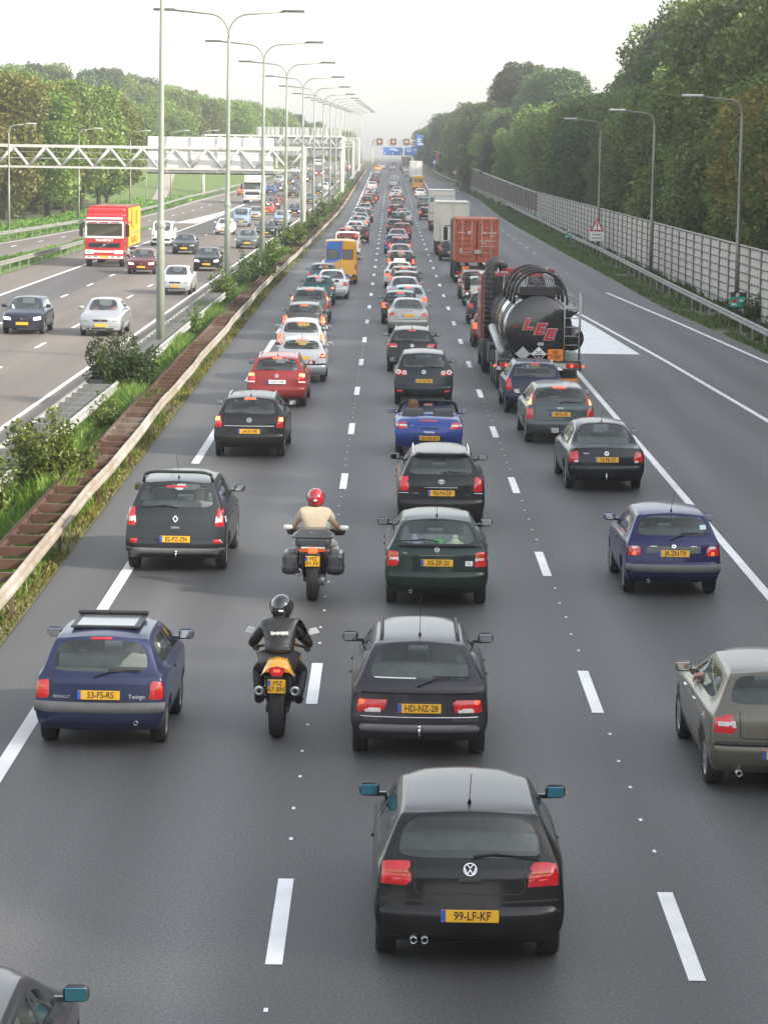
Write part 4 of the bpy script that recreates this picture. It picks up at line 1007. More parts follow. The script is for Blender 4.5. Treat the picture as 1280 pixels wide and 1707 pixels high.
def b_container():
    t = empty('container_lorry'); L = 6.1
    lorry_rear_frame(t, 9.5, wheels=(1.3, 2.6, 3.9))
    z0, z1, w = 1.17, 3.56, 2.40
    def body(b):
        n = 44; h = w / 2
        for sx in (-1, 1):
            P = []
            for z in (z0, z1):
                row = []
                for k in range(n + 1):
                    y = .12 + (L - .2) * k / n; row.append((sx * (h - (.035 if (k % 4) in (1, 2) else 0)), y, z))
                P.append(row)
            b.grid(P, 0, False)
        b.box((0, L / 2, z1 - .01), (w - .02, L - .1, .04)); b.box((0, L / 2, z0 + .05), (w - .02, L - .1, .12)); b.box((0, L - .05, (z0 + z1) / 2), (w - .02, .06, z1 - z0 - .04))
        for sx in (-1, 1): b.box((sx * (h - .05), .1, (z0 + z1) / 2), (.12, .2, z1 - z0))
        b.box((0, .1, z1 - .07), (w - .24, .18, .12)); b.box((0, .1, z0 + .07), (w - .24, .18, .13))
    c = simple_part(t, 'container', CONT, body)
    for sx in (-1, 1):
        def door(b):
            b.box((sx * .56, .09, (z0 + z1) / 2), (1.06, .04, z1 - z0 - .28))
            for k in range(7): b.prism([(.075, z0 + .30 + k * .29), (.045, z0 + .36 + k * .29), (.045, z0 + .42 + k * .29), (.075, z0 + .48 + k * .29)], 'X', sx * .20, sx * .98)
        d = simple_part(c, 'door', CONT, door)
        for x in (.28, .80):
            simple_part(d, 'locking_rod', plain('rod_pale', (.50, .36, .28), .5), lambda b: (b.tube([(sx * x, .03, z0 + .05), (sx * x, .03, z1 - .05)], .024, 6), [b.box((sx * x, .04, zz), (.10, .04, .07)) for zz in (z0 + .12, z1 - .12, z0 + .6, z1 - .6)]))
        simple_part(d, 'door_handle', plain('rod_pale', (.50, .36, .28), .5), lambda b: b.box((sx * .55, .02, z0 + .55), (.5, .02, .04)))
    simple_part(c, 'lock_box', plain('lock_box_grey', (.45, .38, .32), .6), lambda b: (b.bbox((.05, .01, z0 + .58), (.34, .05, .22), .01), b.bbox((-.85, .04, z0 + .62), (.18, .03, .28), .01)))
    simple_part(c, 'data_sticker', plain('sticker_lilac', (.55, .55, .7), .6), lambda b: b.box((-.42, .03, z1 - .75), (.14, .01, .18)))
    WL = plain('container_lettering', (.75, .62, .52), .6)
    for (s, x, z, sz) in (('TRIU', .42, z1 - .76, .15), ('407504', .88, z1 - .76, .14), ('NL22', .86, z1 - .92, .13), ('MAX GROSS', .42, z1 - 1.2, .09), ('TARE 2200 KG', .82, z1 - 1.2, .08), ('4850 LB', .42, z1 - 1.32, .08), ('NET 21800', .42, z1 - 1.5, .09), ('33.0 CU M', .82, z1 - 1.5, .08), ('TRITON', -.85, z1 - .76, .10)):
        text(s, sz, WL, c, (x, .022, z), (PI / 2, 0, 0), 'lettering', ex=.004, offset=.003)
    for sx in (-1, 1):
        for zz in (z0 + .06, z1 - .06): simple_part(c, 'corner_casting', plain('casting_dark', (.2, .05, .03), .6), lambda b: b.bbox((sx * (w / 2 - .08), .06, zz), (.18, .16, .12), .02))
    simple_part(t, 'marker_board', REFL, lambda b: (b.box((-.60, -.02, .86), (.42, .02, .20)), b.box((-.65, -.02, .50), (.6, .03, .13)), b.box((.65, -.02, .50), (.6, .03, .13))))
    simple_part(t, 'rear_bumper', CHASSIS, lambda b: (b.box((0, .05, .62), (2.3, .12, .12)), b.box((-.6, .1, .8), (.1, .1, .4)), b.box((.6, .1, .8), (.1, .1, .4))))
    for sx in (-1, 1): simple_part(t, 'tail_lamp', LAMPB, lambda b: b.bbox((sx * .9, -.03, .62), (.4, .04, .10), .01))
    for sx in (-1, 1): truck_wheel(t, sx * 1.0, 7.6, .5, .55); truck_wheel(t, sx * 1.06, 10.8, .5, .32)
    cb = cab(t, 9.2, 11.6, 2.45, .95, 3.4, plain('cab_dark', (.03, .035, .04), .4, coat=.5))
    simple_part(t, 'wing_mirror', TRIM, lambda b: (b.tube([(-1.2, 11.3, 2.9), (-1.55, 11.2, 2.9)], .03, 6), b.bbox((-1.52, 11.2, 2.45), (.24, .14, .8), .05)))
    return t
def b_boxlorry(m, w=2.5, z0=1.15, z1=3.95, L=8, kind=0, cabm=None):
    t = empty('box_lorry')
    lorry_rear_frame(t, L, wheels=(1.8, 3.1) if kind != 2 else (2.0,))
    c = simple_part(t, 'cargo_box', m, lambda b: b.bbox((0, L / 2 + .03, (z0 + z1) / 2), (w, L, z1 - z0), .05))
    for sx in (-1, 1): simple_part(c, 'rear_door', m, lambda b: b.bbox((sx * w * .235, .02, (z0 + z1) / 2 - .02), (w * .45, .03, z1 - z0 - .26), .012))
    simple_part(c, 'door_frame', plain('frame_alu', (.5, .49, .46), .4, .4), lambda b: (b.box((0, .0, z1 - .05), (w, .08, .09)), b.box((0, .0, z0 + .05), (w, .08, .10)), b.box((w / 2 - .04, .0, (z0 + z1) / 2), (.07, .07, z1 - z0 - .2)), b.box((-w / 2 + .04, .0, (z0 + z1) / 2), (.07, .07, z1 - z0 - .2))))
    for x in (-.12, .12, -.9, .9): simple_part(c, 'locking_rod', plain('frame_alu', (.5, .49, .46), .4, .4), lambda b: b.tube([(x, -.02, z0 + .1), (x, -.02, z1 - .12)], .02, 6))
    if kind == 1:
        simple_part(c, 'roof_header', plain('header_cream', (.68, .64, .55), .5), lambda b: b.box((0, -.03, z1 - .35), (w * .96, .03, .42)))
        simple_part(c, 'green_panel', plain('panel_green', (.05, .25, .16), .5), lambda b: b.box((-w * .40, -.05, z1 - .95), (.36, .02, .42)))
        simple_part(c, 'stripe', plain('panel_ochre', (.5, .28, .06), .5), lambda b: b.box((-w * .40, -.05, z1 - 2.2), (.4, .02, .16)))
    simple_part(t, 'rear_bumper', CHASSIS, lambda b: (b.box((0, .1, .55), (2.3, .1, .12)), b.box((-.7, .15, .8), (.1, .1, .5)), b.box((.7, .15, .8), (.1, .1, .5))))
    simple_part(t, 'marker_board', plain('board_tan', (.5, .22, .08), .6), lambda b: (b.box((-.72, .02, .78), (.7, .02, .24)), b.box((.72, .02, .78), (.7, .02, .24))))
    simple_part(t, 'bumper_strip', WHITEP, lambda b: b.box((0, .03, .62), (2.2, .02, .03)))
    for sx in (-1, 1): simple_part(t, 'tail_lamp', LAMPB, lambda b: b.bbox((sx * .95, .0, .66), (.4, .04, .08), .01))
    cab(t, L + .2, L + 2.4, 2.4, .9, 3.1, cabm or WHITE)
    for sx in (-1, 1): truck_wheel(t, sx * 1.04, L + 1.5, .5, .32)
    return t
def b_frontlorry(kind):
    """lorry facing the camera once turned round: nose at +y"""
    t = empty('lorry'); red = kind == 'red'
    body = TREDP if red else plain('cab_white', (.66, .66, .65), .35, var=.05, coat=.5)
    L = 8.5; y1 = L + 2.3; W = 2.48
    lorry_rear_frame(t, L, wheels=(1.6, 2.9))
    c = simple_part(t, 'cab', body, lambda b: (b.bbox((0, y1 - 1.1, 1.85), (W, 2.2, 1.9), .12), b.bbox((0, y1 - 1.15, 2.95), (W * .97, 2.0, .8 if red else 1.1), .14)))
    simple_part(c, 'windscreen', glass_mat('lorry_windscreen', (.25, .28, .3), .2), lambda b: b.bbox((0, y1 - .01, 2.32), (W * .90, .05, .78), .04))
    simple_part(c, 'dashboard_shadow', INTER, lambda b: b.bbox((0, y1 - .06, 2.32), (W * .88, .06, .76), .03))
    simple_part(c, 'sun_visor', TRIM if not red else WHITEP, lambda b: b.bbox((0, y1 + .10, 2.82), (W * .93, .25, .16), .04))
    simple_part(c, 'grille', TRIM, lambda b: (b.bbox((0, y1 + .02, 1.38), (W * .80, .05, .30), .02), b.bbox((0, y1 + .02, 1.62 if not red else 1.38), (W * .7, .05, .1), .02)))
    if red:
        simple_part(c, 'name_band', WHITEP, lambda b: (b.bbox((0, y1 + .02, 1.88), (W * .99, .04, .13), .01), b.bbox((-W * .47, y1 + .02, 2.4), (.10, .03, .9), .01), b.bbox((W * .47, y1 + .02, 2.4), (.10, .03, .9), .01)))
        text('TRANSPORT', .20, WHITEP, c, (0, y1 + .03, 1.68), (PI / 2, 0, PI), 'lettering', ex=.006, offset=.006)
        simple_part(c, 'grille_bar', CHROME, lambda b: (b.box((0, y1 + .05, 1.38), (.9, .015, .03), 0, 0, .45), b.bbox((0, y1 + .055, 1.38), (.16, .02, .14), .01)))
        simple_part(c, 'visor_lettering', TREDP, lambda b: [b.box((x, y1 + .235, 2.82), (.55, .01, .07)) for x in (-.7, 0, .7)])
    bmp = simple_part(t, 'bumper', body, lambda b: b.bbox((0, y1 + .0, .78), (W, .30, .62 if red else .55), .07))
    if red: simple_part(bmp, 'bumper_band', WHITEP, lambda b: (b.bbox((0, y1 + .145, .98), (W * .9, .03, .12), .01), b.bbox((0, y1 + .145, .62), (W * .96, .03, .16), .01)))
    for sx in (-1, 1):
        hl = simple_part(bmp, 'headlamp', HEADLIT if red else HEAD, lambda b: b.bbox((sx * .92, y1 + .15, .96), (.52, .06, .19), .03))
        fl = simple_part(bmp, 'fog_lamp', HEAD, lambda b: (b.bbox((sx * .92, y1 + .15, .66), (.26, .05, .13), .02), b.bbox((sx * .55, y1 + .15, .66), (.22, .05, .12), .02)))
        mr = simple_part(t, 'wing_mirror', TRIM, lambda b: (b.tube([(sx * 1.2, y1 - .1, 2.75), (sx * 1.48, y1 + .05, 2.7)], .03, 6), b.bbox((sx * 1.46, y1 + .03, 2.3), (.24, .14, .78), .05)))
        truck_wheel(t, sx * 1.05, y1 - 1.0, .5, .32)
    simple_part(t, 'number_plate', PLATE, lambda b: b.bbox((0, y1 + .17, .66), (.52, .02, .12), .004))
    if red:
        tc = plain('curtain_yellow', (.80, .40, .03), .6, var=.08, scale=.8)
        tr = simple_part(t, 'cargo_box', tc, lambda b: b.bbox((0, L / 2 - .8, 2.45), (W, L + .5, 2.5), .04))
        simple_part(tr, 'head_board', TREDP, lambda b: (b.bbox((0, L - .45, 2.5), (W + .02, .3, 2.6), .05), b.box((0, L / 2 - .8, 3.72), (W + .03, L + .5, .10))))
        BR = plain('curtain_brown', (.45, .14, .03), .6); GRN = plain('curtain_green', (.28, .30, .10), .6)
        for sx in (-1, 1):
            x = sx * (W / 2 + .006)
            simple_part(tr, 'curtain_motif', BR, lambda b: (b.box((x, 6.6, 2.75), (.012, 2.4, .16)), b.box((x, 5.3, 3.0), (.012, .7, 1.1)), b.box((x, 4.4, 2.4), (.012, 1.0, .12)), b.box((x, 2.0, 3.0), (.012, 1.1, .9))))
            simple_part(tr, 'curtain_stripe', GRN, lambda b: b.box((x, 1.8, 2.0), (.012, 4.4, .25)))
            text('TRANSPORT', .62, BR, tr, (sx * (W / 2 + .004), 3.6, 1.55), (PI / 2, 0, PI / 2 if sx > 0 else -PI / 2), 'lettering', ex=.004, sx=1.2)
        simple_part(t, 'side_guard', STEEL, lambda b: [b.box((sx * 1.2, 4.9, z), (.04, 2.6, .1)) for sx in (-1, 1) for z in (.55, .85)] + [b.bbox((sx * .95, 6.2, .8), (.5, 1.0, .5), .1) for sx in (-1, 1)])
        simple_part(c, 'roof_deflector', TREDP, lambda b: b.bbox((0, y1 - 1.3, 3.42), (W * .96, 1.3, .5), .12))
        simple_part(c, 'roof_sign', WHITEP, lambda b: b.bbox((0, y1 - .2, 3.06), (W * .92, .5, .12), .04))
    else:
        simple_part(t, 'cargo_box', plain('trailer_white', (.66, .66, .65), .5, var=.05), lambda b: b.bbox((0, L / 2 - .6, 2.4), (W, L - .2, 2.7), .05))
        text('VAN DIJK', .22, plain('lettering_grey', (.3, .32, .34), .5), c, (0, y1 - .15, 3.15), (PI / 2, 0, PI), 'lettering', ex=.02)
    return t
def b_van(pm, kind='lt', front=False, H=2.5, L=5.4, W=1.93):
    S = mk_hatch(L=L, W=W, H=H, zs=1.15 if H > 2.2 else 1.05, zg=1.28 if H > 2.2 else 1.15, rake=.16, wr=W * .42, wg=W * .475, hood=1.05 if not front else 1.0, zgr=1.35, rw=.33, zh=1.22 if H > 2.2 else 1.12, nose=.95, ax=1.1, S=dict(rear_edge=.75, shoulder=.1, frit=.02))
    S['H_'] = H; S['hood_'] = 1.05
    if H > 2.2: S['side_glass'] = (4, 5); S['rear_glass'] = None
    if not front: S['wind'] = 4
    D = std(S, .55, [(W / 2 - .17, .80), (W / 2 - .02, .80), (W / 2 - .03, 1.22), (W / 2 - .16, 1.22)], [(TAMB, Q(W / 2 - .15, 1.06, W / 2 - .05, 1.18), 'indicator_lens')], btop=0, pillars=[], seats=[L - 1.9], shelf=False, cab0=L * .5, mirror_w=.24)
    D['parts'] += [('rear_bumper', 'rear', CHASSIS, [Q(-W * .47, .36, W * .47, .56)], dict(mir=False, n=10, off=.04))]
    if front:
        D['fplate'] = (.50, None)
        D['parts'] += [('headlamp', 'front', HEAD, [[(.50, .72), (.80, .74), (.80, .92), (.54, .86)]], dict(swap='head', off=.015)), ('grille', 'front', TRIM, [Q(-.42, .72, .42, .84)], dict(mir=False, off=.008)), ('bumper_strip', 'front', TRIM, [Q(-.80, .40, .80, .60)], dict(mir=False, n=10, off=.03))]
    elif H > 2.2:
        wz0, wz1 = 1.42, 1.92
        D['parts'] += [('rear_window', 'rear', plain('van_window', (.16, .16, .15), .12, coat=.6), [Q(.14, wz0, W * .36, wz1)], dict(off=.014, edge=.008)), ('window_seal', 'rear', TRIM, [Q(.11, wz0 - .03, W * .36 + .03, wz1 + .03)], dict(off=.007, edge=.005))]
        D['lines'] += [('door_seam', 'rear', TRIM, [(0, .62), (0, H - .12)], .018)]
        if kind == 'lt':
            half = [[(-W * .5 + .05, 1.22), (-.30, 1.22), (.06, 1.42), (-W * .5 + .05, 1.42)], [(-W * .5 + .05, 1.42), (.06, 1.42), (.12, H - .30), (-W * .5 + .06, H - .30)], [(-W * .5 + .06, H - .30), (.12, H - .30), (.16, H - .09), (-W * .42, H - .09)]]
            D['parts'].insert(0, ('blue_panel', 'rear', plain('van_blue', (.04, .16, .52), .4, coat=.5), half, dict(mir=False, off=.003, edge=.002, n=10, m=5)))
    c, cf = finish_car(S, 'panel_van', pm, D)
    return c

# ------------------------------------------------------------------ people
def skin_mesh(name, V, E, Rr, m, parent=None, sub=2, root=0):
    me = bpy.data.meshes.new(name); me.from_pydata([tuple(v) for v in V], E, [])
    o = bpy.data.objects.new(name, me); COL.objects.link(o)
    md = o.modifiers.new('skin', 'SKIN'); md.use_smooth_shade = True
    sl = me.skin_vertices[0].data
    for k, r in enumerate(Rr):
        sl[k].radius = (r, r) if not isinstance(r, tuple) else r
        sl[k].use_root = (k == root)
    s2 = o.modifiers.new('sub', 'SUBSURF'); s2.levels = sub; s2.render_levels = sub
    dg = bpy.context.evaluated_depsgraph_get(); dg.update()
    out = bpy.data.meshes.new_from_object(o.evaluated_get(dg), depsgraph=dg)
    bpy.data.objects.remove(o); bpy.data.meshes.remove(me)
    out.materials.clear(); out.materials.append(m); out.name = name
    for p in out.polygons: p.use_smooth = True
    return link(name, out, parent)
def finger_rig(V, E, Rr, wrist_i, wrist, pdir, side, curl, r=.0085, scale=1.):
    """palm and five bent fingers appended to a skeleton; pdir = hand direction, side = thumb side, curl = bend direction"""
    w = Vector(wrist); d = Vector(pdir).normalized(); s = Vector(side).normalized(); c = Vector(curl).normalized()
    pi = len(V); V.append(w + d * .05 * scale); E.append((wrist_i, pi)); Rr.append((.022, .034))
    for k, (off, ln) in enumerate(((-.030, .062), (-.010, .078), (.011, .074), (.030, .058))):
        a = w + d * .085 * scale - s * off * scale; b = a + (d * .65 + c * .75).normalized() * ln * .5 * scale; e = b + (d * -.1 + c).normalized() * ln * .5 * scale; f = e + (-d * .8 + c * .4).normalized() * ln * .32 * scale
        n = len(V); V += [a, b, e, f]; Rr += [r * 1.1 * scale, r * scale, r * .95 * scale, r * .8 * scale]; E += [(pi, n), (n, n + 1), (n + 1, n + 2), (n + 2, n + 3)]
    a = w + d * .03 * scale + s * .032 * scale; b = a + (d * .7 + s * .55 + c * .35).normalized() * .04 * scale; e = b + (d * .6 + c * .8).normalized() * .03 * scale
    n = len(V); V += [a, b, e]; Rr += [r * 1.3 * scale, r * 1.15 * scale, r * .9 * scale]; E += [(pi, n), (n, n + 1), (n + 1, n + 2)]

def rider(J, jacket, trousers, skin_arms, helmet_m, label, parentloc, visor=True, glove_m=None, belt=None):
    """J: joints of a seated rider. body = one continuous skinned figure; clothes are its children"""
    P = empty('person', parentloc, 0, label, 'person')
    V = [J['pelvis'], J['waist'], J['chest'], J['neck'], J['head']]; E = [(0, 1), (1, 2), (2, 3), (3, 4)]; Rr = [(.14, .10), (.12, .085), (.14, .085), .055, .09]
    for s in (-1, 1):
        f = lambda n: Vector((J[n][0] * s, J[n][1], J[n][2]))
        b = len(V)
        V += [f('shoulder'), f('elbow'), f('wrist')]; Rr += [.050, .046, .030]; E += [(2, b), (b, b + 1), (b + 1, b + 2)]
        d = f('hand') - f('wrist')
        finger_rig(V, E, Rr, b + 2, f('wrist'), d, (-s, .2, 0), (0, .2, -1), .0095)
        h = len(V)
        V += [f('hip'), f('knee'), f('ankle'), f('toe')]; Rr += [.095, .065, .045, .042]; E += [(0, h), (h, h + 1), (h + 1, h + 2), (h + 2, h + 3)]
    body = skin_mesh('body', V, E, Rr, glove_m or SKIN, P)
    # clothes
    V = [J['pelvis'], J['waist'], J['chest'], J['neck']]; E = [(0, 1), (1, 2), (2, 3)]; Rr = [(.20, .165), (.185, .155), (.215, .165), .085]
    for s in (-1, 1):
        f = lambda n: Vector((J[n][0] * s, J[n][1], J[n][2])); b = len(V)
        V.append(f('shoulder')); Rr.append(.098); E.append((2, b))
        if skin_arms:
            V.append(f('shoulder').lerp(f('elbow'), .65)); Rr.append(.066); E.append((b, b + 1))
        else:
            V += [f('elbow'), f('elbow').lerp(f('wrist'), .9)]; Rr += [.068, .048]; E += [(b, b + 1), (b + 1, b + 2)]
    skin_mesh('jacket' if not skin_arms else 'shirt', V, E, Rr, jacket, P)
    if skin_arms:
        pass
    V = [J['pelvis']]; E = []; Rr = [(.20, .15)]
    for s in (-1, 1):
        f = lambda n: Vector((J[n][0] * s, J[n][1], J[n][2])); b = len(V)
        V += [f('hip'), f('knee'), f('ankle')]; Rr += [.118, .085, .062]; E += [(0, b), (b, b + 1), (b + 1, b + 2)]
    skin_mesh('trousers', V, E, Rr, trousers, P)
    for s in (-1, 1):
        f = lambda n: Vector((J[n][0] * s, J[n][1], J[n][2]))
        skin_mesh('boot', [f('ankle') + Vector((0, 0, .10)), f('ankle'), f('toe')], [(0, 1), (1, 2)], [.066, .062, .052], TRIM, P)
    # helmet
    h = Vector(J['head']); m = MB()
    pr = []
    for k in range(13):
        a = -PI * .36 + (PI * .86) * k / 12; pr.append((.142 * math.cos(a), .165 * math.sin(a)))
    m.lathe(pr, (0, 0, 0), 'Z', 24)
    for i, v in enumerate(m.v): m.v[i] = (v[0], v[1] * 1.18, v[2])
    he = m.build('helmet', helmet_m, P); he.location = h + Vector((0, .01, .02)); he.rotation_euler = (R(-12), 0, 0)
    v = MB(); v.lathe([(.146, -.02), (.148, .03), (.140, .075)], (0, 0, 0), 'Z', 14, ang=PI)
    for i, q in enumerate(v.v): v.v[i] = (q[0], q[1] * 1.18, q[2])
    v.build('visor', plain('visor_dark', (.02, .02, .025), .05, coat=1), he)
    v = MB(); v.bbox((0, -.166, -.05), (.06, .012, .022), .004); v.build('helmet_vent', WHITEP, he)
    v = MB(); v.lathe([(.125, -.155), (.138, -.13)], (0, 0, 0), 'Z', 20)
    for i, q in enumerate(v.v): v.v[i] = (q[0], q[1] * 1.18, q[2])
    v.build('helmet_rim', TRIM, he)
    return P
def moto_wheel(b, y, r, w, name, mm):
    m = MB(); m.lathe([(r * .70, w * .3), (r * .80, w * .5), (r * .93, w * .46), (r * .99, w * .25), (r, 0), (r * .99, -w * .25), (r * .93, -w * .46), (r * .80, -w * .5), (r * .70, -w * .3), (r * .70, w * .3)], (0, 0, 0), 'X', 30)
    o = m.build(name, RUBBER, b, (0, y, r))
    m = MB(); m.lathe([(r * .74, w * .3), (r * .62, w * .12), (r * .62, -w * .12), (r * .74, -w * .3)], (0, 0, 0), 'X', 24)
    for k in range(5):
        a = 2 * PI * k / 5; m.box((0, math.cos(a) * r * .35, math.sin(a) * r * .35), (.03, .04, r * .62), 0, 0, 0, -a)
    m.build('rim', ALLOY, o)
def b_sportbike():
    b = empty('motorcycle')
    YB = plain('bike_yellow', (.78, .36, .012), .3, var=.06, coat=.9)
    moto_wheel(b, 0, .315, .19, 'wheel', RUBBER); moto_wheel(b, 1.40, .30, .12, 'wheel', RUBBER)
    def tail(m):
        rows = []
        for (y, w, z0, z1) in ((-.20, .15, .82, .88), (-.12, .20, .76, .93), (.05, .21, .74, .95), (.35, .17, .74, .86), (.55, .13, .72, .80)):
            rows.append([(-w, y, z0), (-w * .92, y, z0 + .03), (-w * .55, y, z1), (0, y, z1 + .02), (w * .55, y, z1), (w * .92, y, z0 + .03), (w, y, z0)])
        m.grid(rows)
        m.add([rows[0][k] for k in range(7)], [tuple(range(7))])
    tu = simple_part(b, 'tail_unit', YB, tail)
    tl = simple_part(b, 'tail_lamp', TRED, lambda m: m.prism([(-.085, .88), (-.10, .84), (-.05, .775), (.05, .775), (.10, .84), (.085, .88), (0, .90)], 'Y', -.235, -.19))
    simple_part(tl, 'lamp_glow', LIT, lambda m: m.bbox((0, -.24, .845), (.08, .012, .03), .004))
    simple_part(b, 'mudguard', TRIM, lambda m: (m.box((0, -.22, .70), (.14, .10, .16)), m.box((0, -.27, .66), (.20, .012, .16))))
    pl = simple_part(b, 'number_plate', PLATE, lambda m: m.bbox((0, -.29, .665), (.215, .012, .165), .004))
    simple_part(pl, 'country_strip', EUBLUE, lambda m: m.box((-.088, -.298, .705), (.032, .004, .07)))
    text('MZ', .08, INK, pl, (.015, -.298, .705), (PI / 2, 0, 0)); text('67 BN', .08, INK, pl, (.0, -.298, .63), (PI / 2, 0, 0))
    for s in (-1, 1):
        e = MB(); e.tube([(s * .17, .30, .50), (s * .20, -.02, .56), (s * .215, -.16, .585)], [.045, .062, .062], 14); ex = e.build('exhaust_silencer', CHROME, b)
        m = MB(); m.lathe([(.062, 0), (.045, -.012), (.028, -.008), (.026, .05), (0, .05)], (s * .215, -.165, .585), 'Y', 14); m.build('exhaust_tip', ALLOY, ex)
        m = MB(); m.lathe([(.026, -.006), (0, -.004)], (s * .215, -.168, .585), 'Y', 12); m.build('exhaust_bore', INK, ex)
        simple_part(b, 'footrest', CHASSIS, lambda q: (q.tube([(s * .12, .36, .42), (s * .30, .36, .40)], .016, 6), q.bbox((s * .19, .32, .46), (.03, .2, .16), .01)))
        mr = simple_part(b, 'wing_mirror', WHITEP, lambda q: (q.tube([(s * .16, 1.18, 1.02), (s * .37, 1.12, 1.12)], .01, 6), q.box((s * .385, 1.10, 1.115), (.14, .05, .07), 0, 0, s * -.25, 0, (.6, .8))))
        simple_part(b, 'fairing_side', YB, lambda q: q.grid([[(s * .10, .62, .92), (s * .24, .9, .84), (s * .24, 1.2, .88)], [(s * .20, .66, .66), (s * .28, .9, .62), (s * .24, 1.25, .74)], [(s * .20, .7, .42), (s * .24, .9, .38), (s * .18, 1.1, .5)]]))
        simple_part(b, 'handlebar_grip', TRIM, lambda q: q.tube([(s * .14, 1.06, .95), (s * .35, .98, .92)], .018, 8))
    simple_part(b, 'swing_arm', CHASSIS, lambda m: (m.box((-.12, .3, .33), (.04, .62, .07)), m.box((.12, .3, .33), (.04, .62, .07)), m.bbox((0, .68, .52), (.34, .5, .42), .06)))
    simple_part(b, 'chain', STEEL, lambda m: m.box((-.11, .28, .31), (.015, .5, .14)))
    simple_part(b, 'fuel_tank', YB, lambda m: m.bbox((0, .78, .88), (.30, .5, .20), .08, 0, True))
    simple_part(b, 'seat', TRIM, lambda m: m.bbox((0, .38, .83), (.28, .42, .07), .03, 0, True))
    simple_part(b, 'front_fairing', YB, lambda m: m.bbox((0, 1.22, .92), (.34, .26, .26), .1, 0, True))
    simple_part(b, 'front_fork', STEEL, lambda m: [m.tube([(s * .1, 1.12, .98), (s * .1, 1.40, .30)], .025, 8) for s in (-1, 1)])
    return b
def b_tourer():
    b = empty('motorcycle')
    BX = plain('bike_box_grey', (.045, .05, .055), .4, var=.12, coat=.3); SV = plain('bike_silver_green', (.45, .46, .43), .3, coat=.6)
    moto_wheel(b, 0, .32, .18, 'wheel', RUBBER); moto_wheel(b, 1.50, .31, .12, 'wheel', RUBBER)
    for s in (-1, 1):
        pn = simple_part(b, 'pannier', BX, lambda m: (m.bbox((s * .335, .12, .60), (.25, .56, .36), .07, 0, False)))
        simple_part(pn, 'pannier_base', TRIM, lambda m: m.bbox((s * .335, .12, .51), (.265, .575, .16), .06))
        simple_part(b, 'indicator', TAMB, lambda m: m.prism([(s * .07, .80), (s * .20, .815), (s * .22, .83), (s * .18, .85), (s * .07, .86)], 'Y', -.235, -.20))
        mr = simple_part(b, 'wing_mirror', WHITEP, lambda q: (q.bbox((s * .43, 1.08, 1.02), (.14, .10, .08), .03, 0, True)))
        simple_part(b, 'hand_guard', TRIM, lambda q: (q.bbox((s * .34, 1.1, .96), (.22, .14, .12), .05, 0, True), q.tube([(s * .12, 1.08, 1.0), (s * .40, 1.0, .98)], .02, 8)))
        simple_part(b, 'fairing_side', SV, lambda q: q.grid([[(s * .12, .62, .92), (s * .26, .95, .90), (s * .28, 1.3, .94)], [(s * .22, .66, .66), (s * .30, .95, .62), (s * .26, 1.35, .74)], [(s * .2, .7, .42), (s * .24, .95, .38), (s * .18, 1.2, .5)]]))
    tb = simple_part(b, 'top_box', BX, lambda m: (m.bbox((0, .02, .955), (.54, .44, .17), .06), ))
    simple_part(tb, 'top_box_lid', BX, lambda m: (m.box((0, .04, 1.085), (.62, .48, .12), 0, 0, 0, 0, (.62, .6)), m.bbox((0, .03, 1.03), (.62, .48, .035), .012)))
    emb = simple_part(tb, 'badge', CHROME, lambda m: m.box((-.02, -.145, 1.09), (.05, .01, .03), 0, 0, .4, .5))
    simple_part(b, 'rear_rack', SV, lambda m: m.bbox((0, -.10, .865), (.36, .26, .03), .012))
    tl = simple_part(b, 'tail_lamp', LIT, lambda m: m.bbox((0, -.225, .825), (.14, .05, .10), .025))
    simple_part(b, 'mudguard', TRIM, lambda m: (m.bbox((0, -.2, .68), (.22, .10, .24), .03), m.bbox((0, -.10, .50), (.20, .2, .1), .03)))
    pl = simple_part(b, 'number_plate', PLATE, lambda m: m.bbox((0, -.265, .66), (.215, .012, .165), .004)); simple_part(pl, 'country_strip', EUBLUE, lambda m: m.box((-.088, -.273, .70), (.032, .004, .07)))
    text('MZ', .08, INK, pl, (.015, -.273, .70), (PI / 2, 0, 0)); text('01 FV', .08, INK, pl, (.0, -.273, .625), (PI / 2, 0, 0))
    e = MB(); e.tube([(-.2, .6, .40), (-.215, -.05, .46), (-.215, -.12, .465)], [.05, .065, .062], 14); ex = e.build('exhaust_silencer', CHASSIS, b)
    m = MB(); m.lathe([(.062, 0), (.04, -.01), (.03, 0), (0, .02)], (-.215, -.12, .465), 'Y', 12); m.build('exhaust_tip', ALLOY, ex)
    simple_part(b, 'swing_arm', CHASSIS, lambda m: (m.box((-.12, .3, .34), (.05, .62, .08)), m.box((.12, .1, .34), (.05, .3, .10)), m.bbox((0, .72, .5), (.36, .55, .44), .06)))
    simple_part(b, 'shaft_drive', STEEL, lambda m: (m.lathe([(0, -.06), (.09, -.05), (.09, .04), (0, .06)], (.14, 0, .33), 'X', 14)))
    simple_part(b, 'seat', TRIM, lambda m: m.bbox((0, .50, .84), (.32, .6, .08), .035, 0, True))
    simple_part(b, 'fuel_tank', SV, lambda m: m.bbox((0, .92, .92), (.32, .46, .22), .08, 0, True))
    simple_part(b, 'front_fairing', SV, lambda m: m.bbox((0, 1.32, .98), (.42, .26, .34), .11, 0, True))
    simple_part(b, 'windshield', GLASS, lambda m: m.grid([[(-.22, 1.25, 1.12), (0, 1.36, 1.12), (.22, 1.25, 1.12)], [(-.18, 1.12, 1.36), (0, 1.2, 1.40), (.18, 1.12, 1.36)]]))
    simple_part(b, 'front_fork', STEEL, lambda m: [m.tube([(s * .1, 1.2, 1.0), (s * .1, 1.5, .31)], .028, 8) for s in (-1, 1)])
    return b
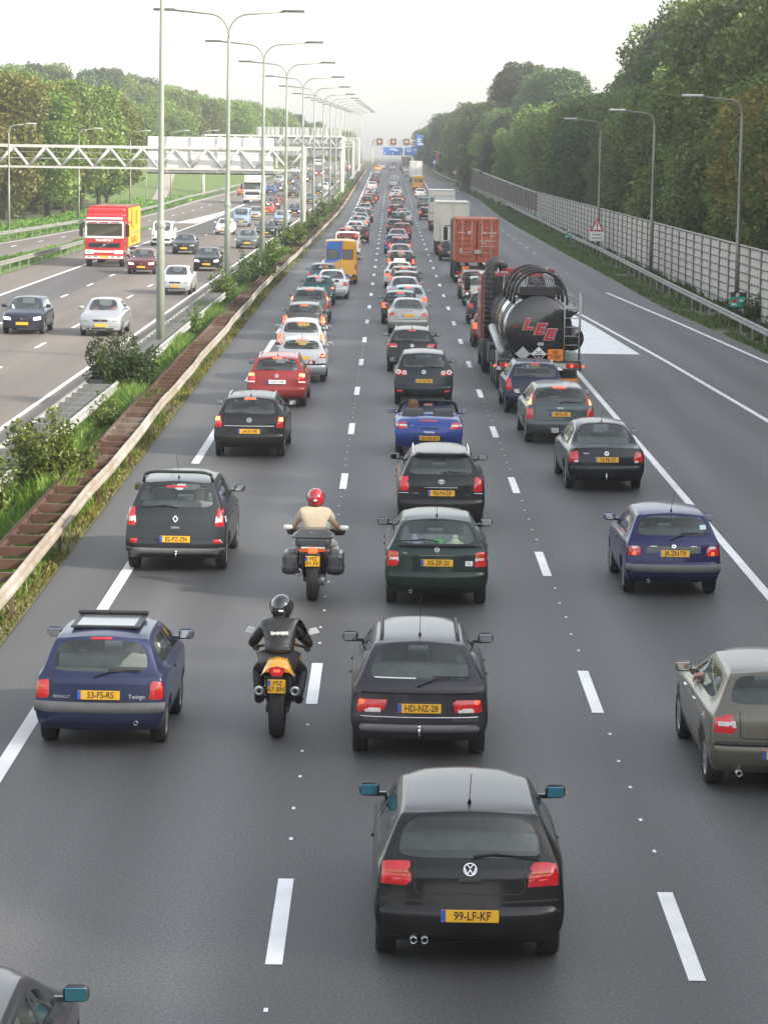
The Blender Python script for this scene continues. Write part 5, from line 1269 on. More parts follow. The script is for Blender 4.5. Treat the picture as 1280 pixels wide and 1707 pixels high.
J_SPORT = dict(pelvis=(0, .30, .91), waist=(0, .37, 1.02), chest=(0, .56, 1.18), neck=(0, .71, 1.31), head=(0, .82, 1.425), shoulder=(.20, .61, 1.25), elbow=(.345, .66, 1.03), wrist=(.33, .91, .965), hand=(.32, .99, .94),
               hip=(.10, .34, .87), knee=(.27, .66, .70), ankle=(.235, .28, .42), toe=(.25, .42, .36))
J_TOUR = dict(pelvis=(0, .46, .91), waist=(0, .50, 1.05), chest=(0, .60, 1.25), neck=(0, .68, 1.39), head=(0, .74, 1.515), shoulder=(.20, .62, 1.315), elbow=(.33, .76, 1.10), wrist=(.35, .98, 1.02), hand=(.34, 1.06, .99),
              hip=(.10, .50, .89), knee=(.30, .86, .79), ankle=(.23, .66, .40), toe=(.24, .82, .36))
def seated(loc, shirt, hair, label, rz=0, s=1.):
    """driver: head and shoulders seen through glass"""
    P = empty('person', loc, rz, label, 'person')
    V = [(0, 0, 0), (0, .02, .22), (0, .04, .42), (0, .05, .56), (0, .06, .66), (-.19, .05, .46), (-.24, .16, .22), (-.16, .42, .26), (.19, .05, .46), (.24, .16, .22), (.16, .42, .26)]
    E = [(0, 1), (1, 2), (2, 3), (3, 4), (2, 5), (5, 6), (6, 7), (2, 8), (8, 9), (9, 10)]
    skin_mesh('body', V, E, [(.15, .11), (.14, .1), (.15, .1), .05, .095, .06, .045, .03, .06, .045, .03], SKIN, P)
    skin_mesh('shirt', V[:3] + [(-.19, .05, .46), (-.23, .14, .26), (.19, .05, .46), (.23, .14, .26)], [(0, 1), (1, 2), (2, 3), (3, 4), (2, 5), (5, 6)], [(.18, .13), (.17, .12), (.18, .12), .08, .06, .08, .06], shirt, P)
    m = MB(); m.lathe([(.115, -.06), (.125, .02), (.11, .09), (.06, .14), (0, .15)], (0, 0, 0), 'Z', 16); h = m.build('hair', hair, P); h.location = (0, .04, .66)
    return P
# ================================================================== ground, roads, markings
def interp(T, Y):
    if Y <= T[0][0]: return T[0][1]
    for (a, b), (c, d) in zip(T, T[1:]):
        if Y <= c: return b + (d - b) * (Y - a) / (c - a)
    return T[-1][1]
def ysteps(Y0, Y1, fine=6, coarse=25, lim=340):
    r = []; y = Y0
    while y < Y1:
        r.append(y); y += fine if y < lim else coarse
    r.append(Y1); return r
def strip(name, xl, xr, Y0, Y1, dz, m, nx=1, kind='structure', z2=None):
    P = []
    for y in ysteps(Y0, Y1):
        a = xl(y) if callable(xl) else xl; b = xr(y) if callable(xr) else xr
        P.append([(a + (b - a) * k / nx, y, gz(y) + dz + ((z2(y) * k / nx) if z2 else 0)) for k in range(nx + 1)])
    mb = MB(); mb.grid(P, 0, False); o = mb.build(name, m); return tag(o, kind=kind)
def asphalt(name, c0, c1, c2, stretch=.02, tracks=False):
    m, nt, b = mat(name)
    v = pos(nt); vs = pos(nt, (1, stretch, 1)); vl = pos(nt, (.35, .02, 1))
    n1 = noise(nt, 1.3, 5, vs); n2 = noise(nt, 34, 3, pos(nt, (1, .6, 1)), .8); n3 = noise(nt, .12, 4, v); n4 = noise(nt, 1.0, 3, vl)
    base = ramp(nt, n1.outputs['Fac'], [(.3, c0), (.7, c1)])
    a = mixc(nt, n3.outputs['Fac'], base.outputs['Color'], c2)
    gr = ramp(nt, n2.outputs['Fac'], [(.33, (.5,) * 3), (.5, (1,) * 3), (.66, (1.75,) * 3)])
    a2 = mixc(nt, .85, a, gr.outputs['Color'], 'MULTIPLY')
    st = ramp(nt, n4.outputs['Fac'], [(.42, (.82,) * 3), (.6, (1.08,) * 3)])
    a3 = mixc(nt, 1., a2, st.outputs['Color'], 'MULTIPLY')
    if tracks:
        # polished wheel tracks and a darker oil streak down each lane
        sx = nt.nodes.new('ShaderNodeSeparateXYZ'); lk(nt, v, sx.inputs[0])
        def mth(op, a, b_=None):
            q = nt.nodes.new('ShaderNodeMath'); q.operation = op
            for k, val in enumerate((a, b_)):
                if val is None: continue
                if isinstance(val, (int, float)): q.inputs[k].default_value = val
                else: lk(nt, val, q.inputs[k])
            return q.outputs[0]
        ph = mth('MULTIPLY', mth('SUBTRACT', sx.outputs[0], .905), 2 * PI / 1.78)
        wv = mth('MULTIPLY', mth('COSINE', ph), -1.0)
        n5 = noise(nt, .5, 4, pos(nt, (1.2, .05, 1)))
        amp = mth('MULTIPLY', mth('MULTIPLY', wv, n5.outputs['Fac']), .40)
        k = nt.nodes.new('ShaderNodeCombineColor'); tot = mth('ADD', amp, 1.0)
        for c in range(3): lk(nt, tot, k.inputs[c])
        a3 = mixc(nt, 1., a3, k.outputs[0], 'MULTIPLY')
        n6 = noise(nt, .09, 5, pos(nt, (1.5, .6, 1)), .7)
        pt = ramp(nt, n6.outputs['Fac'], [(.36, (.93,) * 3), (.46, (1,) * 3), (.58, (1,) * 3), (.66, (1.05,) * 3)])
        a3 = mixc(nt, 1., a3, pt.outputs['Color'], 'MULTIPLY')
    lk(nt, a3, b.inputs['Base Color']); b.inputs['Roughness'].default_value = .62 if tracks else .75; b.inputs['Specular IOR Level'].default_value = .6 if tracks else .4
    bump(nt, b, n2.outputs['Fac'], .5, .01)
    return m
ASPH_NEW = asphalt('asphalt_new', (.060, .061, .062), (.079, .080, .081), (.069, .069, .070), tracks=True)
ASPH_OLD = asphalt('asphalt_old', (.165, .140, .117), (.21, .18, .152), (.15, .132, .115))
ASPH_MID = asphalt('asphalt_slow_lane', (.092, .088, .086), (.118, .112, .108), (.098, .094, .09))
def soil_mat(name, cols):
    m, nt, b = mat(name); v = pos(nt)
    n = noise(nt, .35, 6, v); n2 = noise(nt, 6, 5, v)
    r = ramp(nt, n.outputs['Fac'], [(.3, cols[0]), (.5, cols[1]), (.7, cols[2])])
    r2 = ramp(nt, n2.outputs['Fac'], [(.3, (.7,) * 3), (.7, (1.25,) * 3)])
    lk(nt, mixc(nt, 1., r.outputs['Color'], r2.outputs['Color'], 'MULTIPLY'), b.inputs['Base Color']); b.inputs['Roughness'].default_value = .95
    bump(nt, b, n2.outputs['Fac'], .6, .05); return m
GROUND = soil_mat('meadow', [(.055, .085, .025), (.075, .115, .03), (.10, .12, .045)])
VERGE = soil_mat('verge_soil', [(.13, .11, .065), (.10, .105, .045), (.17, .145, .09)])
def line_paint():
    m, nt, b = mat('road_paint'); v = pos(nt)
    n = noise(nt, 40, 5, v); n2 = noise(nt, 1.2, 3, v)
    r = ramp(nt, n.outputs['Fac'], [(.27, (.55, .55, .55)), (.40, (.84, .84, .84))])
    r2 = ramp(nt, n2.outputs['Fac'], [(.3, (.86,) * 3), (.6, (1,) * 3)])
    lk(nt, mixc(nt, 1., r.outputs['Color'], r2.outputs['Color'], 'MULTIPLY'), b.inputs['Base Color']); b.inputs['Roughness'].default_value = .6; return m
LINE = line_paint()

T_RE = [(-60, 14.0), (106, 13.75), (137, 12.95), (176, 12.95), (228, 12.75), (353, 12.7), (418, 12.6), (532, 10.2), (620, 7.9), (2000, 7.9)]
T_RR = [(-60, 14.6), (106, 14.1), (146, 14.3), (206, 14.8), (230, 14.8), (296, 15.3), (365, 15.0), (431, 14.4), (474, 13.5), (520, 11.8), (590, 10.0), (700, 9.0)]
T_LE = [(-60, -21.7), (230, -21.7), (286, -21.8), (600, -21.6), (2000, -21.6)]
T_SR = [(60, -33), (120, -28.5), (160, -26.2), (188, -25.4), (228, -24.4), (286, -21.9), (366, -19.2)]
T_SL = [(60, -46), (120, -37), (160, -33.5), (220, -29.4), (266, -27.8), (328, -26.9), (379, -26.4), (464, -23.8), (600, -21.8)]
tag(strip('ground', -700, 700, -250, 2600, -.05, GROUND, 8), kind='structure')
T_PE = [(-60, -5.30), (40, -5.42), (54, -5.52), (95, -5.78), (148, -6.0), (230, -5.75), (330, -5.65), (640, -5.4), (2000, -5.4)]
strip('road_northbound', lambda y: interp(T_PE, y), lambda y: interp(T_RE, y), -40, 1700, 0.0, ASPH_NEW, 4)
strip('road_southbound', lambda y: interp(T_LE, y), -8.75, -40, 1700, -.004, ASPH_OLD, 4)
strip('slow_lane_surface', -18.8, -15.75, -40, 1700, .001, ASPH_MID, 1)
strip('slip_road', lambda y: interp(T_SL, y), lambda y: interp(T_SR, y), 60, 366, -.010, ASPH_OLD, 3)
strip('slip_road_taper', lambda y: interp(T_SL, y), -21.55, 366, 640, -.010, ASPH_OLD, 1)
strip('median_soil', -8.75, -5.2, -40, 1700, -.02, VERGE, 3)
strip('verge_soil', lambda y: interp(T_RE, y), lambda y: interp(T_RE, y) + 8, -40, 760, -.02, VERGE, 2)
# kerb edge of the new surface
mk = MB()
def quad(b, x0, x1, y0, y1, dz=.006, x0b=None, x1b=None):
    x0b = x0 if x0b is None else x0b; x1b = x1 if x1b is None else x1b
    b.add([(x0, y0, gz(y0) + dz), (x1, y0, gz(y0) + dz), (x1b, y1, gz(y1) + dz), (x0b, y1, gz(y1) + dz)], [(0, 1, 2, 3)])
XA, XB = -.92, 2.73
YA, YB = 27.52 - .1, 27.21 - .1
for (x, y0) in ((XA, YA), (XB, YB)):
    y = y0 - 24
    while y < 520:
        quad(mk, x - .075, x + .075, y - 3, y)
        y += 12
Y = 20
while Y < 640:            # lane edge lines, left broken long, right continuous
    y2 = Y + 12; quad(mk, 6.13, 6.29, Y, y2); Y = y2
y = 5
while y < 640:
    quad(mk, -4.43, -4.25, y, y + 8.2); y += 12 if y < 400 else 8.2
for (x) in (-12.55, -15.72):
    y = 30.5
    while y < 620:
        quad(mk, x - .07, x + .07, y, y + 3); y += 12
for (x, w) in ((-18.8, .09), (-9.75, .07)):
    y = -20
    while y < 800: quad(mk, x - w, x + w, y, y + 12); y += 12
# merge on the right: two edge lines and the filled nose
T2 = [(40, 11.1), (77.8, 10.29), (102, 9.63), (131, 8.57), (225, 6.3)]
T3 = [(40, 15.3), (100.5, 13.23), (124, 12.44), (151.5, 11.35)]
for T in (T2, T3):
    ys = ysteps(40, T[-1][0], 6)
    for a, b in zip(ys, ys[1:]): quad(mk, interp(T, a) - .08, interp(T, a) + .08, a, b, .007, interp(T, b) - .08, interp(T, b) + .08)
for y in range(212, 300, 12): quad(mk, 10.6, 10.7, y, y + 2)
ys = ysteps(103.8, 205, 6)
for a, b in zip(ys, ys[1:]):
    ra = min(interp(T2, a) - .35, 9.05 - (a - 103.8) * .026); rb = min(interp(T2, b) - .35, 9.05 - (b - 103.8) * .026)
    if ra > 6.5: quad(mk, 6.5, ra, a, b, .007, 6.5, max(6.5, rb))
# gore and edge lines on the left
ys = ysteps(287, 366, 6)
for a, b in zip(ys, ys[1:]):
    quad(mk, interp(T_SR, a) + .5, -19.15, a, b, .007, interp(T_SR, b) + .5, -19.15)
ys = ysteps(120, 460, 6)
for a, b in zip(ys, ys[1:]):
    f = lambda y: interp(T_SL, y) + .55
    quad(mk, f(a) - .07, f(a) + .07, a, b, .004, f(b) - .07, f(b) + .07)
for y in range(150, 420, 12): quad(mk, (interp(T_SL, y) + interp(T_SR, y)) / 2 - .08, (interp(T_SL, y) + interp(T_SR, y)) / 2 + .08, y, y + 3, .004)
# small raised studs between the dashes
for (x, y0) in ((XA - .03, YA), (XB + .03, YB)):
    y = y0 - 24
    while y < 110:
        for k in range(1, 6):
            yy = y + 1.5 * k + (.1 if k % 2 else 0); quad(mk, x - .018 + .02 * (k % 2), x + .018 + .02 * (k % 2), yy, yy + .11)
        y += 12
tag(mk.build('lane_markings', LINE), kind='structure')
# rough soil shoulder against the new asphalt
# ================================================================== crash barriers
RAILW = plain('barrier_zinc', (.40, .40, .39), .55, .3, var=.3, scale=1.4)
def rust_mat(name, a, b_, c):
    m, nt, b = mat(name); v = pos(nt, (1, .35, 1)); n = noise(nt, .55, 6, v, .7); n2 = noise(nt, 7, 5, v)
    r = ramp(nt, n.outputs['Fac'], [(.36, a), (.5, b_), (.64, c)])
    lk(nt, mixc(nt, .35, r.outputs['Color'], ramp(nt, n2.outputs['Fac'], [(.3, (.5,) * 3), (.7, (1.3,) * 3)]).outputs['Color'], 'MULTIPLY'), b.inputs['Base Color'])
    b.inputs['Roughness'].default_value = .7; b.inputs['Metallic'].default_value = .15; return m
RAILR = rust_mat('barrier_weathered', (.26, .195, .14), (.34, .305, .26), (.43, .42, .40))
RUNGR = rust_mat('barrier_rust', (.07, .032, .02), (.10, .05, .03), (.19, .15, .12))
def wbeam(b, fx, Y0, Y1, zt, side, step=4):
    """W-profile beam; side = +1 faces +x"""
    prof = [(0, 0), (.045, -.025), (.05, -.08), (.008, -.115), (.008, -.155), (.05, -.19), (.045, -.245), (0, -.27)]
    ys = list(np.arange(Y0, Y1, step)) + [Y1]; P = []
    for y in ys:
        P.append([(fx(y) + side * p[0], y, gz(y) + zt + p[1]) for p in prof] + [(fx(y) + side * p[0] - side * .012, y, gz(y) + zt + p[1]) for p in prof[::-1]])
    b.grid(P, 0, False)
def ladder_barrier(name, label, fl, fr, Y0, Y1, ml, mr, mrung, pitch, pitch_far, zt=.75, ylim=150):
    t = empty(name, (0, 0, 0), 0, label, 'crash barrier')
    for f, side, m in ((fl, -1, ml), (fr, 1, mr)):
        b = MB(); wbeam(b, f, Y0, Y1, zt, side); b.build('rail', m, t)
    sp = MB(); sp.box((0, 0, 0), (1, .09, .025)); sp.box((0, -.04, -.07), (1, .02, .13)); sp.box((0, .04, -.04), (1, .015, .08))
    far = MB(); n = 0; y = Y0 + .4; proto = None; pst = None; fp = MB()
    k = 0
    while y < Y1 - .4:
        a, b_ = fl(y) + .02, fr(y) - .02
        if n < 95 and y > 36:
            if proto is None: proto = sp.build('spacer', mrung, t); o = proto
            else: o = proto.copy(); COL.objects.link(o)
            o.location = ((a + b_) / 2, y, gz(y) + zt - .05); o.scale = (b_ - a, 1, 1); n += 1
        else: far.box(((a + b_) / 2, y, gz(y) + zt - .06), (b_ - a, .10, .06))
        if k % 5 == 0:
            for x in (a + .03, b_ - .08): fp.box((x, y, gz(y) + .33), (.05, .08, .68))
        k += 1; y += pitch if n < 95 else pitch_far
    o = far.build('spacer_row', mrung, t); o['kind'] = 'stuff'
    o = fp.build('post_row', mr if mrung is not RUNGR else mrung, t); o['kind'] = 'stuff'
    return t
fwave = lambda y: .012 * math.sin(y * .9) + .02 * math.sin(y * .31 + 1)
T_BR = [(14, -5.47), (40, -5.52), (55, -5.60), (83, -5.82), (141, -6.12), (211, -5.85), (330, -5.75), (640, -5.5)]
T_BL = [(14, -6.12), (46, -6.18), (74, -6.36), (124, -6.66), (198, -6.45), (330, -6.4), (640, -6.1)]
ladder_barrier('crash_barrier', 'weathered rusty double crash barrier with ladder spacers beside the queue of traffic', lambda y: interp(T_BL, y) + fwave(y), lambda y: interp(T_BR, y) + fwave(y) * 1.3, 14, 640, RUNGR, RAILR, RUNGR, 1.42, 1.8)
ladder_barrier('crash_barrier', 'pale galvanised double crash barrier holding the two armed lamp posts', lambda y: -8.28, lambda y: -7.42, 30, 760, RAILW, RAILW, plain('spacer_grey', (.17, .175, .175), .6, .3, var=.3), 1.45, 1.8)
RAILD = plain('barrier_dull', (.27, .27, .255), .6, .3, var=.3, scale=1.4)
def single_barrier(label, T, Y0, Y1, side, m=RAILD, zt=.75):
    t = empty('crash_barrier', (0, 0, 0), 0, label, 'crash barrier')
    f = lambda y: interp(T, y)
    b = MB(); wbeam(b, f, Y0, Y1, zt, side); b.build('rail', m, t)
    pr = MB(); pr.box((0, 0, .32), (.07, .11, .66)); p0 = None; y = Y0 + 1; n = 0
    while y < Y1:
        if p0 is None: p0 = pr.build('post', m, t); o = p0
        else: o = p0.copy(); COL.objects.link(o)
        o.location = (f(y) - side * .08, y, gz(y)); y += 4 if y < 300 else 8; n += 1
        if n >= 98: break
single_barrier('long crash barrier along the grass foot of the grey noise barrier', T_RR, 60, 680, -1)
T_L2 = [(y, x - .35) for y, x in T_SL if y >= 120]
single_barrier('galvanised crash barrier beyond the slip road below the trees', T_L2, 120, 600, 1)
T_L1 = [(120, -22.6), (158, -21.9), (190, -21.6), (206, -21.6)]
single_barrier('short crash barrier ending on the grass wedge beside the red lorry', T_L1, 110, 204, 1)
# ================================================================== noise barrier
CONC = plain('noise_panel_concrete', (.43, .41, .36), .8, var=.12, scale=.7)
SLOT_SHADE = plain('noise_slot_shade', (.085, .085, .082), .9)
WOODB = plain('noise_board_brown', (.115, .098, .080), .8, var=.25, scale=.8)
T_W = [(40, 15.9), (123, 15.95), (320, 16.2), (420, 13.9), (520, 11.7)]
def noise_wall():
    t = empty('noise_barrier', (0, 0, 0), 0, 'long pale concrete panel noise barrier with dark slots under the woods', 'noise barrier')
    y = 60.; proto = None; k = 0; H = 3.12
    pb = MB()
    for r in range(8):
        z = .06 + r * .385
        pb.prism([(z * 0 + .00, z), (.07, z + .03), (.055, z + .34), (.00, z + .365)], 'Y', 0.0, 3.72) if False else None
        # panel leaning out, open slot at one end
        pb.add([(-.06, .42, z), (-.06, 3.84, z), (-.02, 3.84, z + .345), (-.02, .42, z + .345), (.06, .42, z), (.06, 3.84, z), (.06, 3.84, z + .345), (.06, .42, z + .345)],
               [(0, 1, 2, 3), (4, 7, 6, 5), (0, 3, 7, 4), (1, 5, 6, 2), (3, 2, 6, 7), (0, 4, 5, 1)], 0)
        pb.box((-.045, 2.1, z + .365), (.05, 3.9, .05), 1)  # dark strip painted for the shadow line between panel rows
        pb.box((-.04, .20, z + .10), (.04, .40, .17), 1); pb.box((-.03, .20, z + .28), (.05, .44, .14), 0)
    pb.box((.06, 2, H + .02), (.18, 4.0, .06), 0)
    po = MB(); po.box((0, 0, H / 2), (.17, .12, H + .06))
    pst = None
    while y < 318:
        x = interp(T_W, y); dx = interp(T_W, y + 4) - x
        if proto is None:
            proto = pb.build('panel', [CONC, SLOT_SHADE], t); o = proto
            pst = po.build('post', plain('noise_post', (.20, .20, .19), .7), t); p = pst
        else:
            o = proto.copy(); COL.objects.link(o); p = pst.copy(); COL.objects.link(p)
        o.location = (x, y, gz(y)); o.rotation_euler = (0, 0, -math.atan2(dx, 4)); p.location = (x - .02, y, gz(y))
        y += 4
    t2 = empty('noise_barrier', (0, 0, 0), 0, 'brown board noise barrier on a pale plinth, further off past the concrete one', 'noise barrier')
    def hh(yy): return 3.0 + (yy - 318) / 200 * 1.0
    P1 = []; P2 = []; P3 = []
    ys = list(np.arange(320, 521, 5))
    for yy in ys:
        x = interp(T_W, yy); g = gz(yy)
        P1.append([(x, yy, g), (x, yy, g + 1.15)]); P2.append([(x - .03, yy, g + 1.0), (x - .03, yy, g + hh(yy))]); P3.append([(x - .08, yy, g + hh(yy)), (x - .08, yy, g + hh(yy) + .12), (x + .1, yy, g + hh(yy) + .12)])
    b = MB(); b.grid(P1, 0, False); b.build('plinth', CONC, t2)
    b = MB(); b.grid(P2, 0, False); b.build('boards', WOODB, t2)
    b = MB(); b.grid(P3, 0, False); b.build('coping', plain('coping_pale', (.4, .38, .34), .7), t2)
    pr = MB(); pr.box((0, 0, 1.5), (.12, .14, 3.0)); p0 = None
    for yy in np.arange(322, 520, 4):
        x = interp(T_W, yy)
        if p0 is None: p0 = pr.build('post', WOODB, t2); o = p0
        else: o = p0.copy(); COL.objects.link(o)
        o.location = (x - .06, yy, gz(yy)); o.scale = (1, 1, hh(yy) / 3.0)
noise_wall()
# ================================================================== lamp posts
POLE = plain('lamp_pole_pale', (.27, .30, .25), .45, .1, var=.08, scale=1)
POLEG = plain('lamp_pole_grey', (.22, .205, .185), .45, .5, var=.15, scale=1)
LUM = plain('lamp_head_grey', (.13, .125, .12), .5, .2)
def double_lamp():
    t = empty('street_lamp'); H = 13.6
    b = MB(); b.tube([(0, 0, 0), (0, 0, 4.5), (0, 0, 4.6), (0, 0, 9), (0, 0, H - 1.2)], [.15, .135, .11, .09, .07], 12); b.lathe([(.16, 4.45), (.17, 4.55), (.12, 4.7)], (0, 0, 0), 'Z', 12); b.build('pole', POLE, t)
    for s in (-1, 1):
        b = MB(); P = [(0, 0, H - 1.3)]
        for k in range(7):
            a = PI / 2 * k / 6; P.append((s * (.95 - .95 * math.cos(a)), 0, H - 1.1 + 1.0 * math.sin(a)))
        P.append((s * 2.6, 0, H + .04)); b.tube(P, .05, 8); ar = b.build('arm', POLE, t)
        b = MB(); b.bbox((s * 3.05, 0, H + .07), (1.05, .26, .13), .05, 0, True); b.build('lamp_head', LUM, ar)
    return t
proto = double_lamp(); ys = [98, 138, 176, 214.5, 254, 291] + [291 + 38.5 * k for k in range(1, 13)]
ORD = ['nearest', 'second', 'third', 'fourth', 'fifth', 'sixth', 'seventh', 'eighth', 'ninth', 'tenth', 'eleventh', 'twelfth', 'thirteenth', 'fourteenth', 'fifteenth', 'sixteenth', 'seventeenth', 'eighteenth', 'nineteenth', 'twentieth', 'twenty first', 'twenty second', 'twenty third']
for k, y in enumerate(ys):
    o = proto if k == 0 else copy_tree(proto)
    o.location = (-7.75, y, gz(y)); tag(o, ('tall pale pole in the median, its lamp arms cut off by the top edge' if k == 0 else 'two armed pale lamp post in the median, %s one along the row' % ORD[k]), 'lamp post', 'two armed lamp posts in the median')
def single_lamp(H, s, reach, m):
    t = empty('street_lamp')
    b = MB(); b.tube([(0, 0, 0), (0, 0, 3.6), (0, 0, 3.65), (0, 0, 6), (0, 0, H - .75)], [.115, .10, .085, .07, .055], 12); b.lathe([(.12, 3.55), (.13, 3.62), (.10, 3.75)], (0, 0, 0), 'Z', 12); b.build('pole', m, t)
    b = MB(); P = []
    for k in range(7):
        a = PI / 2 * k / 6; P.append((s * (.55 - .55 * math.cos(a)), 0, H - .75 + .65 * math.sin(a)))
    P.append((s * (reach - .7), 0, H + .02)); b.tube([(0, 0, H - .9)] + P, .045, 8); ar = b.build('arm', m, t)
    b = MB(); b.bbox((s * (reach - .35), 0, H + .06), (.95, .28, .12), .05, 0, True); b.build('lamp_head', plain('lamp_head_pale', (.55, .55, .54), .4), ar)
    return t
proto = single_lamp(9.75, -1, 2.55, POLEG)
for k, (x, y, d) in enumerate(((15.5, 129.2, 'nearest brown grey lamp post in front of the noise barrier, arm over the road'), (15.35, 170.5, 'middle one of three lamp posts standing before the noise barrier'), (15.2, 212, 'farthest of three lamp posts by the noise barrier, behind the warning sign'))):
    o = proto if k == 0 else copy_tree(proto); o.location = (x, y, 0); tag(o, d, 'lamp post', 'lamp posts along the noise barrier')
proto = single_lamp(9.2, 1, 2.3, POLE)
for k, (x, y) in enumerate(((-33.4, 254), (-32.0, 298), (-31.2, 348), (-29.2, 386), (-27.3, 420))):
    o = proto if k == 0 else copy_tree(proto); o.location = (x, y, gz(y)); tag(o, 'single armed lamp post beyond the slip road, %s from the edge of the view' % ['first', 'second', 'third', 'fourth', 'fifth'][k], 'lamp post', 'lamp posts along the slip road')
proto = None
for k, (x, y, h) in enumerate(((-38, 300, 4.2), (-33.5, 360, 4.2), (-31.0, 368, 4.2), (-33, 420, 4.5), (-31.5, 455, 4.5))):
    if proto is None:
        t = empty('path_lamp'); b = MB(); b.tube([(0, 0, 0), (0, 0, 4.0)], .05, 8); b.build('pole', POLE, t); b = MB(); b.bbox((.3, 0, 4.05), (.7, .16, .08), .03); b.build('lamp_head', LUM, t); proto = t; o = t
    else: o = copy_tree(proto)
    o.location = (x, y, gz(y)); tag(o, 'low lamp on a thin pole on the grass, %s along the tree edge' % ['first', 'second', 'third', 'fourth', 'fifth'][k], 'lamp post', 'low lamps on the grass by the trees')
# ================================================================== gantries
GW = plain('gantry_white', (.50, .50, .48), .45, var=.05)
def truss(t, x0, x1, y, zb, zt, m, panel=3.0, r=.10, depth=1.1):
    b = MB()
    for dy in (0, depth):
        b.box(((x0 + x1) / 2, y + dy, zt), (x1 - x0, .20, .26)); b.box(((x0 + x1) / 2, y + dy, zb), (x1 - x0, .18, .18))
    b.build('chord', m, t)
    b = MB(); n = max(2, round((x1 - x0) / panel)); w = (x1 - x0) / n
    for dy in (0, depth):
        for k in range(n):
            a = x0 + k * w
            b.tube([(a, y + dy, zt - .1), (a + w / 2, y + dy, zb + .08)], r, 6); b.tube([(a + w / 2, y + dy, zb + .08), (a + w, y + dy, zt - .1)], r, 6)
    b.build('lattice', m, t)
    b = MB()
    for z in (zb + (zt - zb) * .42, zb + (zt - zb) * .72): b.box(((x0 + x1) / 2, y + depth * .5, z), (x1 - x0, .05, .06))
    b.build('cable_tray', m, t)
y = 258
t = empty('gantry', (0, 0, 0), 0, 'white lattice gantry across the oncoming carriageway, nearer of the two', 'gantry')
truss(t, -48, -7.75, y, 5.5, 7.35, GW, 2.9, .105)
for x in (-7.8, -49): b = MB(); b.box((x, y + .5, 3.75), (.52, .62, 7.5)); b.build('column', GW, t)
t = empty('sign_board', (0, 0, 0), 0, 'large blank white back of a road sign on the nearer gantry', 'sign board')
for (a, c) in ((-21.7, -17.9), (-17.8, -13.2), (-13.1, -10.5)):
    b = MB(); b.bbox(((a + c) / 2, y + 1.25, 6.75), (c - a, .10, 3.15), .02); b.build('panel', plain('sign_back_white', (.78, .78, .77), .5, var=.04), t)
b = MB(); [b.box((x, y + 1.12, 6.75), (.12, .12, 3.2)) for x in (-20, -17.85, -15.5, -13.15, -11.5)]; b.build('stiffener', GW, t)
b = MB(); b.box((-16, y + 1.3, 5.1), (11.4, .3, .12)); b.build('lighting_trough', TRIM, t)
y = 420; g = gz(y)
GG = plain('gantry_grey', (.48, .49, .47), .5, var=.08)
t = empty('gantry', (0, 0, 0), 0, 'grey lattice gantry with sign backs further along the oncoming carriageway', 'gantry')
truss(t, -27, -6.9, y, g + 7.0, g + 8.6, GG, 2.2, .08)
for x in (-7.0, -27.2): b = MB(); b.box((x, y + .5, g + 4.3), (.5, .6, 8.6)); b.build('column', GG, t)
for k, (x0, x1, z0, z1) in enumerate(((-19.5, -16.2, 5.9, 9.9), (-15.9, -11.9, 5.7, 9.9), (-11.7, -7.2, 5.7, 9.9))):
    t = empty('sign_board', (0, 0, 0), 0, 'grey ribbed sign back on the farther gantry, %s of its three' % ['left', 'middle', 'right'][k], 'sign board', 'sign backs on the farther gantry')
    b = MB(); b.box(((x0 + x1) / 2, y + 1.3, g + (z0 + z1) / 2), (x1 - x0, .08, z1 - z0)); b.build('panel', plain('sign_back_grey', (.42, .43, .41), .5, .3, var=.06), t)
    b = MB(); [b.box((x, y + 1.22, g + (z0 + z1) / 2), (.08, .10, z1 - z0)) for x in np.arange(x0 + .3, x1, .62)]; b.build('rib', GG, t)
for k, (y, xl) in enumerate(((560, -26), (660, -26))):
    g = gz(y); t = empty('gantry', (0, 0, 0), 0, ['pale gantry far off over the oncoming traffic', 'small hazy gantry farthest off over the oncoming traffic'][k], 'gantry')
    truss(t, xl, -7.2, y, g + 6.2, g + 7.4, GG, 3, .08)
    for x in (-7.3, xl): b = MB(); b.box((x, y + .5, g + 3.7), (.5, .6, 7.4)); b.build('column', GG, t)
    b = MB(); b.box((-14, y + 1.3, g + 6.8), (5, .1, 1.4)); b.build('sign_back', plain('sign_back_grey', (.42, .43, .41), .5, .3, var=.06), t)
